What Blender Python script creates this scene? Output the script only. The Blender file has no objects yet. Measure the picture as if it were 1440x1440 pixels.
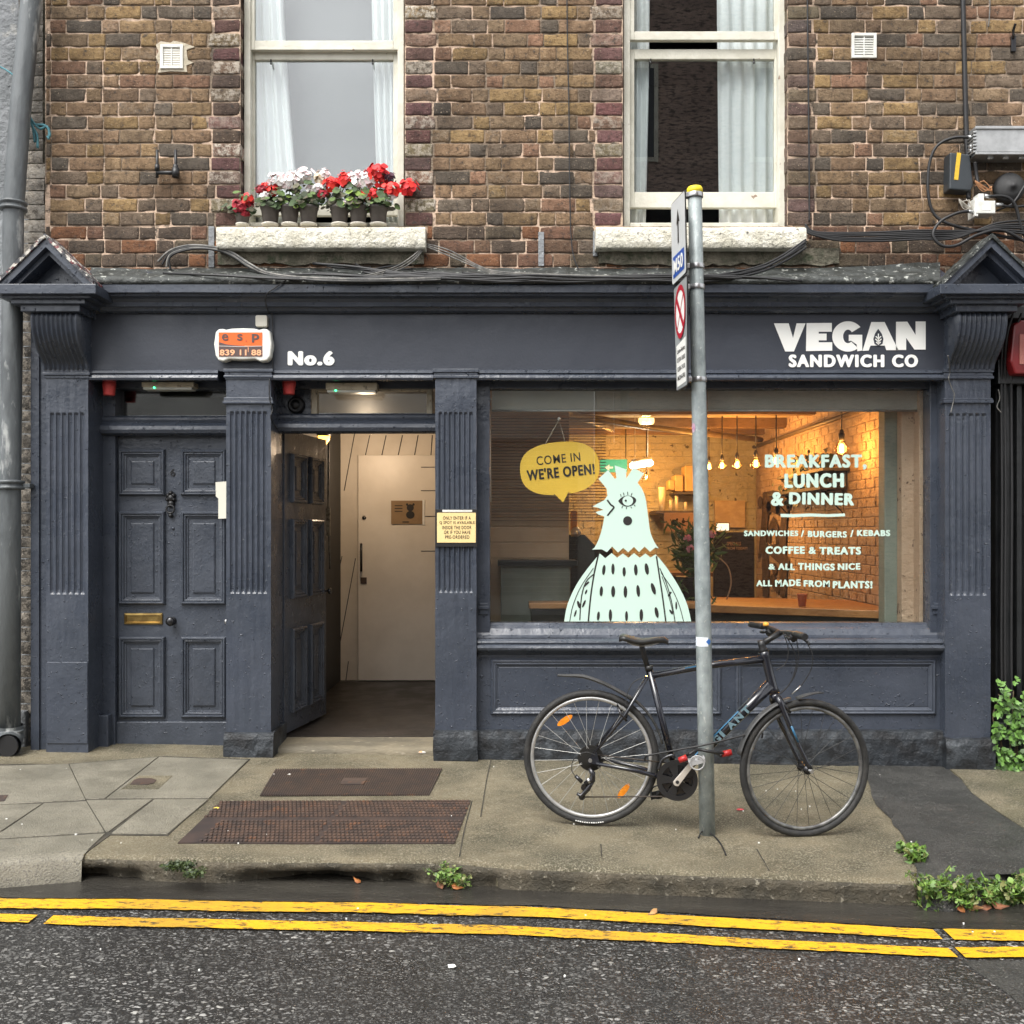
import bpy, bmesh, math, random
from mathutils import Vector, Matrix, noise

sc = bpy.context.scene
C = sc.collection
PI = math.pi
R = math.radians
RND = random.Random(7)

# ------------------------------------------------------------------ camera, world, sun
D, F, H, HY = 6.7, 1440.0, 1.46, 748.0
cd = bpy.data.cameras.new('camera'); cam = bpy.data.objects.new('camera', cd); C.objects.link(cam)
cam.location = (0, -D, H); cam.rotation_euler = (R(90), 0, 0)
cd.sensor_width = 36; cd.lens = 36.0; cd.shift_y = (HY - 720) / 1440.0
cd.clip_start = 0.05; cd.clip_end = 500
sc.camera = cam

w = bpy.data.worlds.new('World'); sc.world = w; w.use_nodes = True
nt = w.node_tree; bg = nt.nodes['Background']
sky = nt.nodes.new('ShaderNodeTexSky'); sky.sky_type = 'NISHITA'; sky.sun_disc = False
SUN_EL, SUN_ROT = R(58), R(212)
sky.sun_elevation = SUN_EL; sky.sun_rotation = SUN_ROT
sky.air_density = 1.0; sky.dust_density = 3.0; sky.ozone_density = 1.0
hs = nt.nodes.new('ShaderNodeHueSaturation'); hs.inputs['Saturation'].default_value = 0.12
nt.links.new(sky.outputs[0], hs.inputs['Color']); nt.links.new(hs.outputs[0], bg.inputs[0])
bg.inputs[1].default_value = 0.15
sl = bpy.data.lights.new('sun', 'SUN'); sl.energy = 1.35; sl.angle = R(34); sl.color = (1, 0.96, 0.9)
so = bpy.data.objects.new('sun', sl); C.objects.link(so)
sd = Vector((math.sin(SUN_ROT)*math.cos(SUN_EL), math.cos(SUN_ROT)*math.cos(SUN_EL), math.sin(SUN_EL)))
so.rotation_euler = sd.to_track_quat('Z', 'Y').to_euler(); so.location = (-4, -8, 14)
vs = sc.view_settings; vs.view_transform = 'Standard'; vs.look = 'None'; vs.gamma = 1; vs.use_curve_mapping = False
vs.exposure = 1.28

# ------------------------------------------------------------------ measuring helpers
def X(px, Y): return (px - 720) * (D + Y) / F
def Z(py, Y): return H + (HY - py) * (D + Y) / F
def P(px, py, Y): return Vector((X(px, Y), Y, Z(py, Y)))
SLOPE = -0.0187
def gz(x, y, fall=0.02, off=0.0): return SLOPE * x + fall * y + off
def G(px, py, fall=0.02, off=0.0):
    dx, dz = (px - 720) / F, (HY - py) / F
    t = (H - off + fall * D) / (fall + SLOPE * dx - dz)
    return Vector((t * dx, -D + t, H + t * dz))
ROAD_OFF = -0.155
def GR(px, py): return G(px, py, 0.0, ROAD_OFF)

# ------------------------------------------------------------------ mesh builder
class MB:
    def __init__(s): s.v = []; s.f = []; s.c = []; s.cur = None; s.smooth = []
    def _v(s, p): s.v.append(Vector(p)); s.c.append(s.cur); return len(s.v) - 1
    def poly(s, pts, sm=False):
        i = [s._v(p) for p in pts]; s.f.append(i); s.smooth.append(sm)
    def box(s, x0, x1, y0, y1, z0, z1):
        if x0 > x1: x0, x1 = x1, x0
        if y0 > y1: y0, y1 = y1, y0
        if z0 > z1: z0, z1 = z1, z0
        i = [s._v((x, y, z)) for z in (z0, z1) for y in (y0, y1) for x in (x0, x1)]
        for q in ((0,2,3,1),(4,5,7,6),(0,1,5,4),(2,6,7,3),(0,4,6,2),(1,3,7,5)):
            s.f.append([i[k] for k in q]); s.smooth.append(False)
    def pbox(s, px0, px1, py0, py1, Yf, Yb):      # front face given by where it is measured at depth Yf
        s.box(X(px0, Yf), X(px1, Yf), Yf, Yb, Z(py1, Yf), Z(py0, Yf))
    def prism(s, pts, ext):                        # polygon (3D pts) pushed along ext
        n = len(pts); ext = Vector(ext)
        a = [s._v(p) for p in pts]; b = [s._v(Vector(p) + ext) for p in pts]
        s.f.append(a); s.f.append(b[::-1]); s.smooth += [False, False]
        for k in range(n):
            s.f.append([a[k], a[(k+1) % n], b[(k+1) % n], b[k]][::-1]); s.smooth.append(False)
    def grid(s, rows, closed=False, sm=True):
        idx = [[s._v(p) for p in r] for r in rows]
        for a, b in zip(idx, idx[1:]):
            n = len(a); rng = range(n if closed else n - 1)
            for k in rng:
                s.f.append([a[k], a[(k+1) % n], b[(k+1) % n], b[k]]); s.smooth.append(sm)
        return idx
    def tube(s, pts, r, n=8, caps=True):
        pts = [Vector(p) for p in pts]
        rs = r if isinstance(r, (list, tuple)) else [r] * len(pts)
        rows = []; prev = None
        for k, p in enumerate(pts):
            t = (pts[min(k+1, len(pts)-1)] - pts[max(k-1, 0)])
            if t.length < 1e-9: t = Vector((0, 0, 1))
            t.normalize()
            if prev is None:
                up = Vector((0, 0, 1)) if abs(t.z) < 0.9 else Vector((1, 0, 0))
                nrm = t.cross(up).normalized()
            else:
                nrm = (prev - t * prev.dot(t))
                nrm = nrm.normalized() if nrm.length > 1e-6 else t.orthogonal().normalized()
            prev = nrm; bn = t.cross(nrm)
            rows.append([p + (nrm * math.cos(2*PI*j/n) + bn * math.sin(2*PI*j/n)) * rs[k] for j in range(n)])
        idx = s.grid(rows, closed=True)
        if caps:
            s.f.append(idx[0][::-1]); s.f.append(idx[-1]); s.smooth += [False, False]
    def lathe(s, prof, origin=(0,0,0), axis='z', n=20, cap=True):
        o = Vector(origin); rows = []
        for (r, h) in prof:
            row = []
            for j in range(n):
                a = 2*PI*j/n
                if axis == 'z': row.append(o + Vector((r*math.cos(a), r*math.sin(a), h)))
                elif axis == 'y': row.append(o + Vector((r*math.cos(a), h, r*math.sin(a))))
                else: row.append(o + Vector((h, r*math.cos(a), r*math.sin(a))))
            rows.append(row)
        idx = s.grid(rows, closed=True)
        if cap:
            s.f.append(idx[0]); s.f.append(idx[-1][::-1]); s.smooth += [False, False]
    def torus(s, cen, e1, e2, Rr, r, n=48, m=8, a0=0, a1=2*PI, sq=1.0):
        cen = Vector(cen); e1 = Vector(e1); e2 = Vector(e2); e3 = e1.cross(e2)
        full = abs(a1 - a0 - 2*PI) < 1e-6; rows = []
        for k in range(n + 1):
            a = a0 + (a1 - a0) * k / n
            d = e1 * math.cos(a) + e2 * math.sin(a)
            rows.append([cen + d * (Rr + r*math.cos(2*PI*j/m)) + e3 * (r*sq*math.sin(2*PI*j/m)) for j in range(m)])
        s.grid(rows, closed=True)
    def build(s, name, mat, parent=None, bevel=0, fix=True, seg=2):
        me = bpy.data.meshes.new(name)
        off = WM.get(parent.name, Matrix()) .inverted() if parent else Matrix()
        me.from_pydata([tuple(off @ v) for v in s.v], [], s.f)
        me.update()
        for p, sm in zip(me.polygons, s.smooth): p.use_smooth = sm
        if any(c is not None for c in s.c):
            at = me.color_attributes.new('Col', 'FLOAT_COLOR', 'POINT')
            for k, c in enumerate(s.c): at.data[k].color = c if c else (1, 1, 1, 1)
        if fix or bevel:
            bm = bmesh.new(); bm.from_mesh(me)
            bmesh.ops.recalc_face_normals(bm, faces=bm.faces)
            if bevel:
                ed = [e for e in bm.edges if len(e.link_faces) == 2 and e.calc_face_angle(0) > R(35)]
                bmesh.ops.bevel(bm, geom=ed, offset=bevel, segments=seg, profile=0.5, affect='EDGES', clamp_overlap=True)
            bm.to_mesh(me); bm.free()
        me.materials.append(mat)
        o = bpy.data.objects.new(name, me); C.objects.link(o)
        if parent:
            o.parent = parent; WM[o.name] = WM.get(parent.name, Matrix())
        return o
WM = {}
def thing(name, label, cat, loc=(0, 0, 0), group=None):
    o = bpy.data.objects.new(name, None); C.objects.link(o); o.location = loc; o.empty_display_size = 0.1
    WM[o.name] = Matrix.Translation(loc); tag(o, label, cat, group); return o
def tag(o, label, cat, group=None):
    o['label'] = label; o['category'] = cat
    if group: o['group'] = group
    return o
def structure(o): o['kind'] = 'structure'; return o
def spline(pts, n=8):
    pts = [Vector(p) for p in pts]; out = []
    for i in range(len(pts) - 1):
        p0, p1, p2, p3 = pts[max(i-1,0)], pts[i], pts[i+1], pts[min(i+2, len(pts)-1)]
        for k in range(n):
            t = k / n
            out.append(0.5*((2*p1) + (p2-p0)*t + (2*p0-5*p1+4*p2-p3)*t*t + (3*p1-p0-3*p2+p3)*t**3))
    out.append(pts[-1]); return out

# ------------------------------------------------------------------ materials
def _mix(nt, fac, a, b, mode='MIX'):
    m = nt.nodes.new('ShaderNodeMix'); m.data_type = 'RGBA'; m.blend_type = mode
    for sock, v in ((m.inputs[0], fac), (m.inputs[6], a), (m.inputs[7], b)):
        if isinstance(v, (int, float)): sock.default_value = v
        elif isinstance(v, tuple): sock.default_value = (v + (1,))[:4]
        else: nt.links.new(v, sock)
    return m.outputs[2]
def _noise(nt, co, scale, detail=5, rough=0.6, lo=0.4, hi=0.6):
    n = nt.nodes.new('ShaderNodeTexNoise'); n.inputs['Scale'].default_value = scale
    n.inputs['Detail'].default_value = detail; n.inputs['Roughness'].default_value = rough
    nt.links.new(co, n.inputs['Vector'])
    r = nt.nodes.new('ShaderNodeMapRange'); r.inputs[1].default_value = lo; r.inputs[2].default_value = hi
    nt.links.new(n.outputs[0], r.inputs[0]); return r.outputs[0], n.outputs[0]
def _scaled(nt, co, s):
    m = nt.nodes.new('ShaderNodeMapping'); m.inputs['Scale'].default_value = s
    nt.links.new(co, m.inputs['Vector']); return m.outputs[0]
def new_mat(name):
    m = bpy.data.materials.new(name); m.use_nodes = True
    nt = m.node_tree; b = nt.nodes['Principled BSDF']
    tc = nt.nodes.new('ShaderNodeTexCoord')
    return m, nt, b, tc.outputs['Object']
def _bump(nt, b, h, dist, strength=1.0, prev=None):
    bp = nt.nodes.new('ShaderNodeBump'); bp.inputs['Distance'].default_value = dist; bp.inputs['Strength'].default_value = strength
    nt.links.new(h, bp.inputs['Height'])
    if prev: nt.links.new(prev, bp.inputs['Normal'])
    nt.links.new(bp.outputs[0], b.inputs['Normal']); return bp.outputs[0]
def mat(name, c1, c2=None, scale=6, rng=(0.4, 0.6), stretch=None, c3=None, scale3=30, rng3=(0.6, 0.65), rough=0.5, rough2=None,
        bump=0, bscale=40, bump2=0, bscale2=200, metallic=0, attr=False, coat=0, emit=None, estr=0, spec=None, trans=0, blister=0):
    m, nt, b, co = new_mat(name)
    if stretch: co = _scaled(nt, co, stretch)
    col = None
    if attr:
        a = nt.nodes.new('ShaderNodeAttribute'); a.attribute_name = 'Col'; col = a.outputs['Color']
    base = col if col is not None else c1
    if c2:
        f, _ = _noise(nt, co, scale, lo=rng[0], hi=rng[1])
        col = _mix(nt, f, base, c2) if not attr else _mix(nt, f, base, c2, 'MULTIPLY')
    if c3:
        f3, _ = _noise(nt, co, scale3, lo=rng3[0], hi=rng3[1])
        col = _mix(nt, f3, col if col is not None else base, c3)
    if col is not None: nt.links.new(col, b.inputs['Base Color'])
    else: b.inputs['Base Color'].default_value = c1 + (1,)
    b.inputs['Roughness'].default_value = rough
    if rough2 is not None:
        f, _ = _noise(nt, co, scale * 1.7)
        r = nt.nodes.new('ShaderNodeMapRange'); nt.links.new(f, r.inputs[0]); r.inputs[3].default_value = rough; r.inputs[4].default_value = rough2
        nt.links.new(r.outputs[0], b.inputs['Roughness'])
    b.inputs['Metallic'].default_value = metallic
    if coat: b.inputs['Coat Weight'].default_value = coat
    if spec is not None: b.inputs['Specular IOR Level'].default_value = spec
    if trans: b.inputs['Transmission Weight'].default_value = trans
    if emit: b.inputs['Emission Color'].default_value = emit + (1,); b.inputs['Emission Strength'].default_value = estr
    prev = None
    if bump: _, raw = _noise(nt, co, bscale); prev = _bump(nt, b, raw, bump)
    if bump2: _, raw = _noise(nt, co, bscale2); prev = _bump(nt, b, raw, bump2, prev=prev)
    if blister: fb, _ = _noise(nt, co, 48, 2, 0.5, 0.66, 0.76); _bump(nt, b, fb, blister, prev=prev)
    return m
def glass_mat(name, tint=(0.93, 0.95, 0.94), refl=1.0, rough=0.0, ior=1.5):
    m = bpy.data.materials.new(name); m.use_nodes = True; nt = m.node_tree; nt.nodes.clear()
    out = nt.nodes.new('ShaderNodeOutputMaterial'); mx = nt.nodes.new('ShaderNodeMixShader')
    t = nt.nodes.new('ShaderNodeBsdfTransparent'); t.inputs[0].default_value = tint + (1,)
    g = nt.nodes.new('ShaderNodeBsdfGlossy'); g.inputs['Roughness'].default_value = rough
    lw_ = nt.nodes.new('ShaderNodeLayerWeight'); lw_.inputs['Blend'].default_value = 0.5
    pw = nt.nodes.new('ShaderNodeMath'); pw.operation = 'POWER'; pw.inputs[1].default_value = 5; nt.links.new(lw_.outputs['Facing'], pw.inputs[0])
    ml = nt.nodes.new('ShaderNodeMath'); ml.operation = 'MULTIPLY_ADD'; ml.inputs[1].default_value = .9 * refl; ml.inputs[2].default_value = .045 * refl; ml.use_clamp = True
    nt.links.new(pw.outputs[0], ml.inputs[0]); nt.links.new(ml.outputs[0], mx.inputs[0])
    nt.links.new(t.outputs[0], mx.inputs[1]); nt.links.new(g.outputs[0], mx.inputs[2]); nt.links.new(mx.outputs[0], out.inputs[0])
    return m

PAINT = mat('paint_slate', (0.052, 0.061, 0.081), (0.038, 0.046, 0.062), 2.2, (0.35, 0.65), c3=(0.15, 0.16, 0.165), scale3=52, rng3=(0.70, 0.73), rough=0.22, rough2=0.42, bump=0.011, bscale=5, bump2=0.0014, bscale2=42, blister=0.006)
PAINT_SMOOTH = mat('paint_fascia', (0.038, 0.044, 0.059), (0.031, 0.036, 0.049), 2, (0.3, 0.7), rough=0.42, rough2=0.55, bump=0.004, bscale=4, bump2=0.0008, bscale2=60)
PAINT_WORN = mat('paint_worn', (0.055, 0.064, 0.082), (0.041, 0.048, 0.062), 4, (0.4, 0.66), c3=(0.20, 0.20, 0.19), scale3=38, rng3=(0.71, 0.74), rough=0.26, rough2=0.42, bump=0.011, bscale=6, bump2=0.0015, bscale2=60, blister=0.004)
PLINTH = mat('plinth_paint', (0.024, 0.029, 0.035), (0.010, 0.011, 0.013), 9, (0.42, 0.6), c3=(0.075, 0.085, 0.095), scale3=6, rng3=(0.56, 0.72), rough=0.55, bump=0.014, bscale=14, bump2=0.005, bscale2=80)
LEAD = mat('lead_flashing', (0.042, 0.047, 0.045), (0.014, 0.016, 0.013), 9, c3=(0.36, 0.37, 0.34), scale3=26, rng3=(0.60, 0.66), rough=0.6, bump=0.02, bscale=20)
PEEL = mat('peeling_paint', (0.06, 0.06, 0.065), (0.16, 0.03, 0.035), 14, (0.52, 0.58), c3=(0.55, 0.52, 0.46), scale3=24, rng3=(0.54, 0.58), rough=0.6, bump=0.02, bscale=30)
CONC_SILL = mat('old_sill', (0.76, 0.73, 0.63), (0.56, 0.53, 0.43), 9, c3=(0.10, 0.095, 0.08), scale3=30, rng3=(0.585, 0.70), rough=0.9, bump=0.02, bscale=45)
WHITEWOOD = mat('old_white_wood', (0.66, 0.64, 0.55), (0.55, 0.53, 0.44), 5, c3=(0.28, 0.20, 0.14), scale3=15, rng3=(0.69, 0.71), rough=0.5, bump=0.004, bscale=30)
RENDER_GREY = mat('grey_render', (0.24, 0.25, 0.26), (0.15, 0.16, 0.165), 2.2, c3=(0.40, 0.39, 0.36), scale3=5, rng3=(0.6, 0.72), rough=0.9, bump=0.02, bscale=30)
RENDER_MUD = mat('flaking_render', (0.18, 0.16, 0.12), (0.09, 0.085, 0.06), 8, c3=(0.06, 0.07, 0.04), scale3=14, rng3=(0.55, 0.68), rough=0.95, bump=0.03, bscale=35)
PIPE = mat('pipe_paint', (0.125, 0.137, 0.142), (0.072, 0.08, 0.084), 5, (0.45, 0.6), stretch=(1, 1, 0.3), c3=(0.34, 0.35, 0.34), scale3=9, rng3=(0.58, 0.66), rough=0.45, bump=0.006, bscale=30)
BLACKPL = mat('black_plastic', (0.012, 0.012, 0.013), rough=0.45)
CABLE = mat('cable_black', (0.014, 0.014, 0.015), rough=0.5)
CABLE_GREY = mat('cable_grey', (0.22, 0.21, 0.19), (0.09, 0.09, 0.085), 20, rough=0.6)
BLACKPAINT = mat('black_gloss', (0.009, 0.010, 0.011), (0.016, 0.017, 0.018), 3, rough=0.35, bump=0.006, bscale=10)
WHITEPL = mat('white_plastic', (0.72, 0.72, 0.68), (0.6, 0.6, 0.55), 12, rough=0.4)
GALV = mat('galvanised', (0.36, 0.40, 0.40), (0.22, 0.255, 0.255), 22, (0.35, 0.65), stretch=(1, 1, 0.6), c3=(0.5, 0.52, 0.5), scale3=60, rng3=(0.62, 0.68), rough=0.55, metallic=0.35, bump=0.001, bscale=60)
ALU = mat('aluminium', (0.55, 0.56, 0.56), (0.45, 0.46, 0.46), 14, rough=0.4, metallic=0.75)
STEEL = mat('steel', (0.5, 0.5, 0.5), rough=0.3, metallic=0.9)
RED = mat('red_plastic', (0.72, 0.09, 0.085), (0.58, 0.06, 0.06), 15, rough=0.4)
YELLOW = mat('yellow_plastic', (0.78, 0.62, 0.02), rough=0.5)
LETTER = mat('letter_white', (0.86, 0.86, 0.82), rough=0.5)
MINT = mat('mint_vinyl', (0.53, 0.69, 0.60), rough=0.5)
INK = mat('dark_ink', (0.016, 0.013, 0.012), rough=0.6)
GLASS = glass_mat('window_glass')
UPGLASS = glass_mat('upstairs_glass', (0.92, 0.94, 0.94), 2.6)
SHOPGLASS = glass_mat('shop_glass', (0.95, 0.96, 0.95), 1.45)
# ------------------------------------------------------------------ ground
def mat_road():
    m, nt, b, co = new_mat('road_chippings')
    flat = _scaled(nt, co, (0.8, 1.0, 0.2))
    nz = nt.nodes.new('ShaderNodeTexNoise'); nz.inputs['Scale'].default_value = 30; nt.links.new(flat, nz.inputs['Vector'])
    wob = _mix(nt, 0.035, flat, nz.outputs['Color'], 'ADD')
    def chips(scale, thr0, thr1, dens0, dens1):
        v = nt.nodes.new('ShaderNodeTexVoronoi'); v.inputs['Scale'].default_value = scale; nt.links.new(wob, v.inputs['Vector'])
        sp = nt.nodes.new('ShaderNodeSeparateColor'); nt.links.new(v.outputs['Color'], sp.inputs[0])
        r = nt.nodes.new('ShaderNodeValToRGB'); e = r.color_ramp.elements
        e[0].position = 0; e[0].color = (0.022, 0.022, 0.021, 1); e[1].position = 1; e[1].color = (0.46, 0.45, 0.41, 1)
        for p, c in ((0.36, 0.03), (0.50, 0.10), (0.78, 0.20), (0.93, 0.36)):
            k = e.new(p); k.color = (c, c*0.985, c*0.94, 1)
        nt.links.new(sp.outputs[0], r.inputs[0])
        mr = nt.nodes.new('ShaderNodeMapRange'); mr.inputs[1].default_value = thr0; mr.inputs[2].default_value = thr1
        mr.inputs[3].default_value = 1; mr.inputs[4].default_value = 0; nt.links.new(v.outputs['Distance'], mr.inputs[0])
        return r.outputs[0], mr.outputs[0], sp.outputs[1]
    c1, m1, h1 = chips(60, 0.36, 0.5, 0, 0)
    c2, m2, h2 = chips(120, 0.36, 0.5, 0, 0)
    f, _ = _noise(nt, _scaled(nt, co, (.6, 1.1, 1)), 1.7, 6, 0.7, 0.38, 0.60)
    big = nt.nodes.new('ShaderNodeMath'); big.operation = 'MULTIPLY'; nt.links.new(m1, big.inputs[0])
    fm = nt.nodes.new('ShaderNodeMapRange'); fm.inputs[3].default_value = 1.0; fm.inputs[4].default_value = 0.10; nt.links.new(f, fm.inputs[0]); nt.links.new(fm.outputs[0], big.inputs[1])
    sm = nt.nodes.new('ShaderNodeMath'); sm.operation = 'MULTIPLY'; sm.inputs[1].default_value = 0.42; nt.links.new(m2, sm.inputs[0])
    a = _mix(nt, sm.outputs[0], (0.022, 0.021, 0.020), c2)
    a = _mix(nt, big.outputs[0], a, c1)
    nt.links.new(a, b.inputs['Base Color'])
    fr, _ = _noise(nt, co, 2.5, 4, 0.6, 0.4, 0.65)
    rr = nt.nodes.new('ShaderNodeMapRange'); rr.inputs[3].default_value = 0.18; rr.inputs[4].default_value = 0.42; nt.links.new(fr, rr.inputs[0])
    nt.links.new(rr.outputs[0], b.inputs['Roughness'])
    ad = nt.nodes.new('ShaderNodeMath'); ad.operation = 'MULTIPLY'; nt.links.new(m1, ad.inputs[0]); nt.links.new(h1, ad.inputs[1])
    p = _bump(nt, b, ad.outputs[0], 0.007); _, raw = _noise(nt, co, 120); _bump(nt, b, raw, 0.004, prev=p)
    return m
def mat_paintline():
    m, nt, b, co = new_mat('yellow_road_paint')
    f, raw = _noise(nt, _scaled(nt, co, (0.55, 1.6, 1)), 26, 8, 0.8, 0.53, 0.585)
    f2, _ = _noise(nt, co, 2.2, 4, 0.6, 0.45, 0.62)
    y = _mix(nt, f2, (0.70, 0.375, 0.012), (0.50, 0.28, 0.025))
    wm = nt.nodes.new('ShaderNodeMath'); wm.operation = 'MULTIPLY'; nt.links.new(f, wm.inputs[0]); wm.inputs[1].default_value = 0.95
    nt.links.new(_mix(nt, wm.outputs[0], y, (0.03, 0.029, 0.027)), b.inputs['Base Color'])
    b.inputs['Roughness'].default_value = 0.5
    _, r2 = _noise(nt, co, 70); _bump(nt, b, r2, 0.006)
    return m
ROAD = mat_road(); YLINE = mat_paintline()
CONC = mat('pavement_concrete', (0.250, 0.210, 0.132), (0.098, 0.088, 0.052), 1.9, (0.39, 0.61), c3=(0.43, 0.385, 0.285), scale3=120, rng3=(0.48, 0.66), rough=0.66, rough2=0.34, bump=0.02, bscale=60, bump2=0.012, bscale2=220)
CONC_DK = mat('kerb_concrete', (0.135, 0.115, 0.08), (0.06, 0.053, 0.038), 7, (0.35, 0.62), c3=(0.34, 0.31, 0.24), scale3=40, rng3=(0.60, 0.70), rough=0.8, bump=0.02, bscale=40, bump2=0.008, bscale2=130)
GRANITE = mat('granite_slab', (0.25, 0.23, 0.178), (0.16, 0.148, 0.112), 3.5, (0.35, 0.65), c3=(0.11, 0.10, 0.085), scale3=120, rng3=(0.50, 0.66), rough=0.55, rough2=0.34, bump=0.008, bscale=120)
JOINT = mat('slab_joint', (0.06, 0.052, 0.038), (0.03, 0.027, 0.02), 12, rough=0.9)
TARMAC = mat('patch_tarmac', (0.058, 0.057, 0.052), (0.034, 0.034, 0.031), 3, c3=(0.20, 0.195, 0.175), scale3=110, rng3=(0.57, 0.68), rough=0.5, rough2=0.32, bump=0.022, bscale=95, bump2=0.02, bscale2=9)
GUTTER = mat('wet_gutter', (0.050, 0.046, 0.038), (0.026, 0.024, 0.021), 3, (0.35, 0.62), stretch=(0.4, 1.6, 1), c3=(0.11, 0.10, 0.085), scale3=60, rng3=(0.64, 0.7), rough=0.28, rough2=0.12, bump=0.006, bscale=60)
IRON = mat('rusty_iron', (0.075, 0.050, 0.038), (0.045, 0.034, 0.03), 8, c3=(0.15, 0.075, 0.04), scale3=14, rng3=(0.58, 0.7), rough=0.6, bump=0.004, bscale=60)
STEPM = mat('step_stone', (0.20, 0.17, 0.115), (0.12, 0.105, 0.075), 5, stretch=(0.4, 1, 1), c3=(0.33, 0.29, 0.22), scale3=30, rng3=(0.62, 0.7), rough=0.75, bump=0.012, bscale=50)
HALLFLOOR = mat('hall_floor', (0.030, 0.025, 0.022), (0.018, 0.016, 0.015), 3, rough=0.5, rough2=0.35)

# road (one sheet to far beyond the frame)
mb = MB(); xs = [-40, -12, -6] + [-5 + 0.5*k for k in range(21)] + [6, 12, 40]
mb.grid([[(x, y, SLOPE*max(-8, min(8, x)) + ROAD_OFF) for x in xs] for y in (0.0, -1.5, -3, -5, -7, -10, -13)])
structure(mb.build('road', ROAD))
kerb_px = [(-400, 1213), (-60, 1213), (0, 1212), (60, 1207), (120, 1202), (290, 1207), (450, 1208), (635, 1209), (720, 1217), (1000, 1227), (1290, 1239)]
FRONT = [(1291, 1238), (1320, 1242), (1352, 1240), (1400, 1231), (1445, 1222), (1600, 1222), (1900, 1224)]
kerb_w = [G(*p) for p in kerb_px]; front_w = [G(*p) for p in FRONT]
def kerbY(x):
    for a, b in zip(kerb_w, kerb_w[1:]):
        if a.x <= x <= b.x: return a.y + (b.y - a.y) * (x - a.x) / (b.x - a.x)
    if x < kerb_w[0].x: return kerb_w[0].y
    for a, b in zip(front_w, front_w[1:]):
        if a.x <= x <= b.x: return a.y + (b.y - a.y) * (x - a.x) / (b.x - a.x)
    return front_w[-1].y
def roadz(x): return SLOPE*max(-8, min(8, x)) + ROAD_OFF
# pavement: a concrete sheet with a rounded worn edge and a kerb face
XE = kerb_w[-1].x                              # the concrete kerb stops here
mb = MB(); rows = []
x = -8.0
while x < 8:
    ky = kerbY(x) + (.05 if x > XE else 0); row = []
    brk = max(0, noise.noise((x*1.7, 3.1, 0)) + .25 + .3*noise.noise((x*9, 1, 2))) if -2.2 < x < -0.05 else 0
    for t in (0, .12, .25, .38, .5, .62, .74, .84, .92, .97):
        y = 0.6 + (ky - 0.6) * t
        row.append((x, y, gz(x, y) + 0.004*noise.noise((x*1.5, y*1.5, 0))))
    n1 = noise.noise((x*9, 0, 5)); n2 = noise.noise((x*14, 7, 5))
    g0 = gz(x, ky); rz = roadz(x)
    row.append((x, ky + 0.022 + 0.006*n1, g0 - 0.001))
    row.append((x, ky + 0.004 + 0.006*n1, g0 - 0.010 - 0.004*n2))
    row.append((x, ky - 0.004 + 0.008*n2, g0 - 0.030))
    row.append((x, ky - 0.002 + 0.012*n1 + 0.02*brk, g0 - 0.055))
    row.append((x, ky + 0.004 + 0.012*n2 + 0.15*brk, g0 - 0.080))
    row.append((x, ky + 0.004 + 0.010*n1 + 0.18*brk, rz - 0.03))
    rows.append(row)
    x += 0.03
mb.grid(rows)
structure(mb.build('pavement', CONC))
# the kerb face: a darker stained band of its own a few mm proud of the sheet
mb = MB(); rows = []; x = -1.99
while x < XE - 0.002:
    ky = kerbY(x); brk = max(0, noise.noise((x*1.7, 3.1, 0)) + .25 + .3*noise.noise((x*9, 1, 2))) if -2.2 < x < -0.05 else 0
    n1 = noise.noise((x*9, 0, 5)); n2 = noise.noise((x*14, 7, 5)); g0 = gz(x, ky); rz = roadz(x)
    rows.append([(x, ky - 0.003 + 0.006*n1, g0 - 0.018 - 0.004*n2), (x, ky - 0.010 + 0.008*n2, g0 - 0.032), (x, ky - 0.008 + 0.012*n1 + 0.02*brk, g0 - 0.056),
                 (x, ky - 0.002 + 0.012*n2 + 0.15*brk, g0 - 0.081), (x, ky - 0.004 + 0.010*n1 + 0.175*brk, rz - 0.03)])
    x += 0.02
mb.grid(rows); structure(mb.build('kerb', CONC_DK))
def sheet(name, px, m, h=0.004, ground=G, bev=0):
    mb = MB(); pts = [ground(*p) for p in px]
    mb.prism([p + Vector((0, 0, h)) for p in pts], (0, 0, -0.03)); return structure(mb.build(name, m))
# tarmac patch laid over the concrete, with a wavering edge
edge = [(1206, 1064), (1214, 1082), (1222, 1102), (1229, 1128), (1246, 1146), (1259, 1163), (1274, 1183), (1284, 1207), (1289.5, 1235)]
edge2 = [(1326, 1064), (1334, 1082), (1352, 1098), (1368, 1116), (1402, 1142), (1442, 1166), (1520, 1190), (1640, 1210), (1800, 1223)]
mb = MB(); ea = spline([G(*p) for p in edge], 6); eb = spline([G(*p) for p in edge2], 6); rows = []
for p, q_ in zip(ea, eb):
    row = []
    for k in range(13):
        t = k/12; c = p + (q_ - p)*t; jag = .012*noise.noise((p.y*9, k*.1, 0)) if k in (0, 12) else 0
        row.append(c + Vector((jag, 0, .0045 + (0 if k in (0, 12) else .004 + .004*noise.noise((c.x*3, c.y*3, 0))))))
    rows.append(row)
mb.grid(rows)
fr_ = spline([p.copy() for p in front_w], 14); rows = []
for p in fr_:
    n1 = noise.noise((p.x*6, 2, 1)); n2 = noise.noise((p.x*15, 4, 1))
    rows.append([p + Vector((0, .10, .006)), p + Vector((0, .02, .009)), p + Vector((0, -.012 + .012*n1, -.004)), p + Vector((0, -.030 + .02*n1 + .01*n2, -.035)), p + Vector((0, -.036 + .025*n1 + .014*n2, -.07)), Vector((p.x, p.y - .05 + .03*n2, roadz(p.x) - .01))])
mb.grid(rows); structure(mb.build('tarmac_patch', TARMAC))
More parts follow.
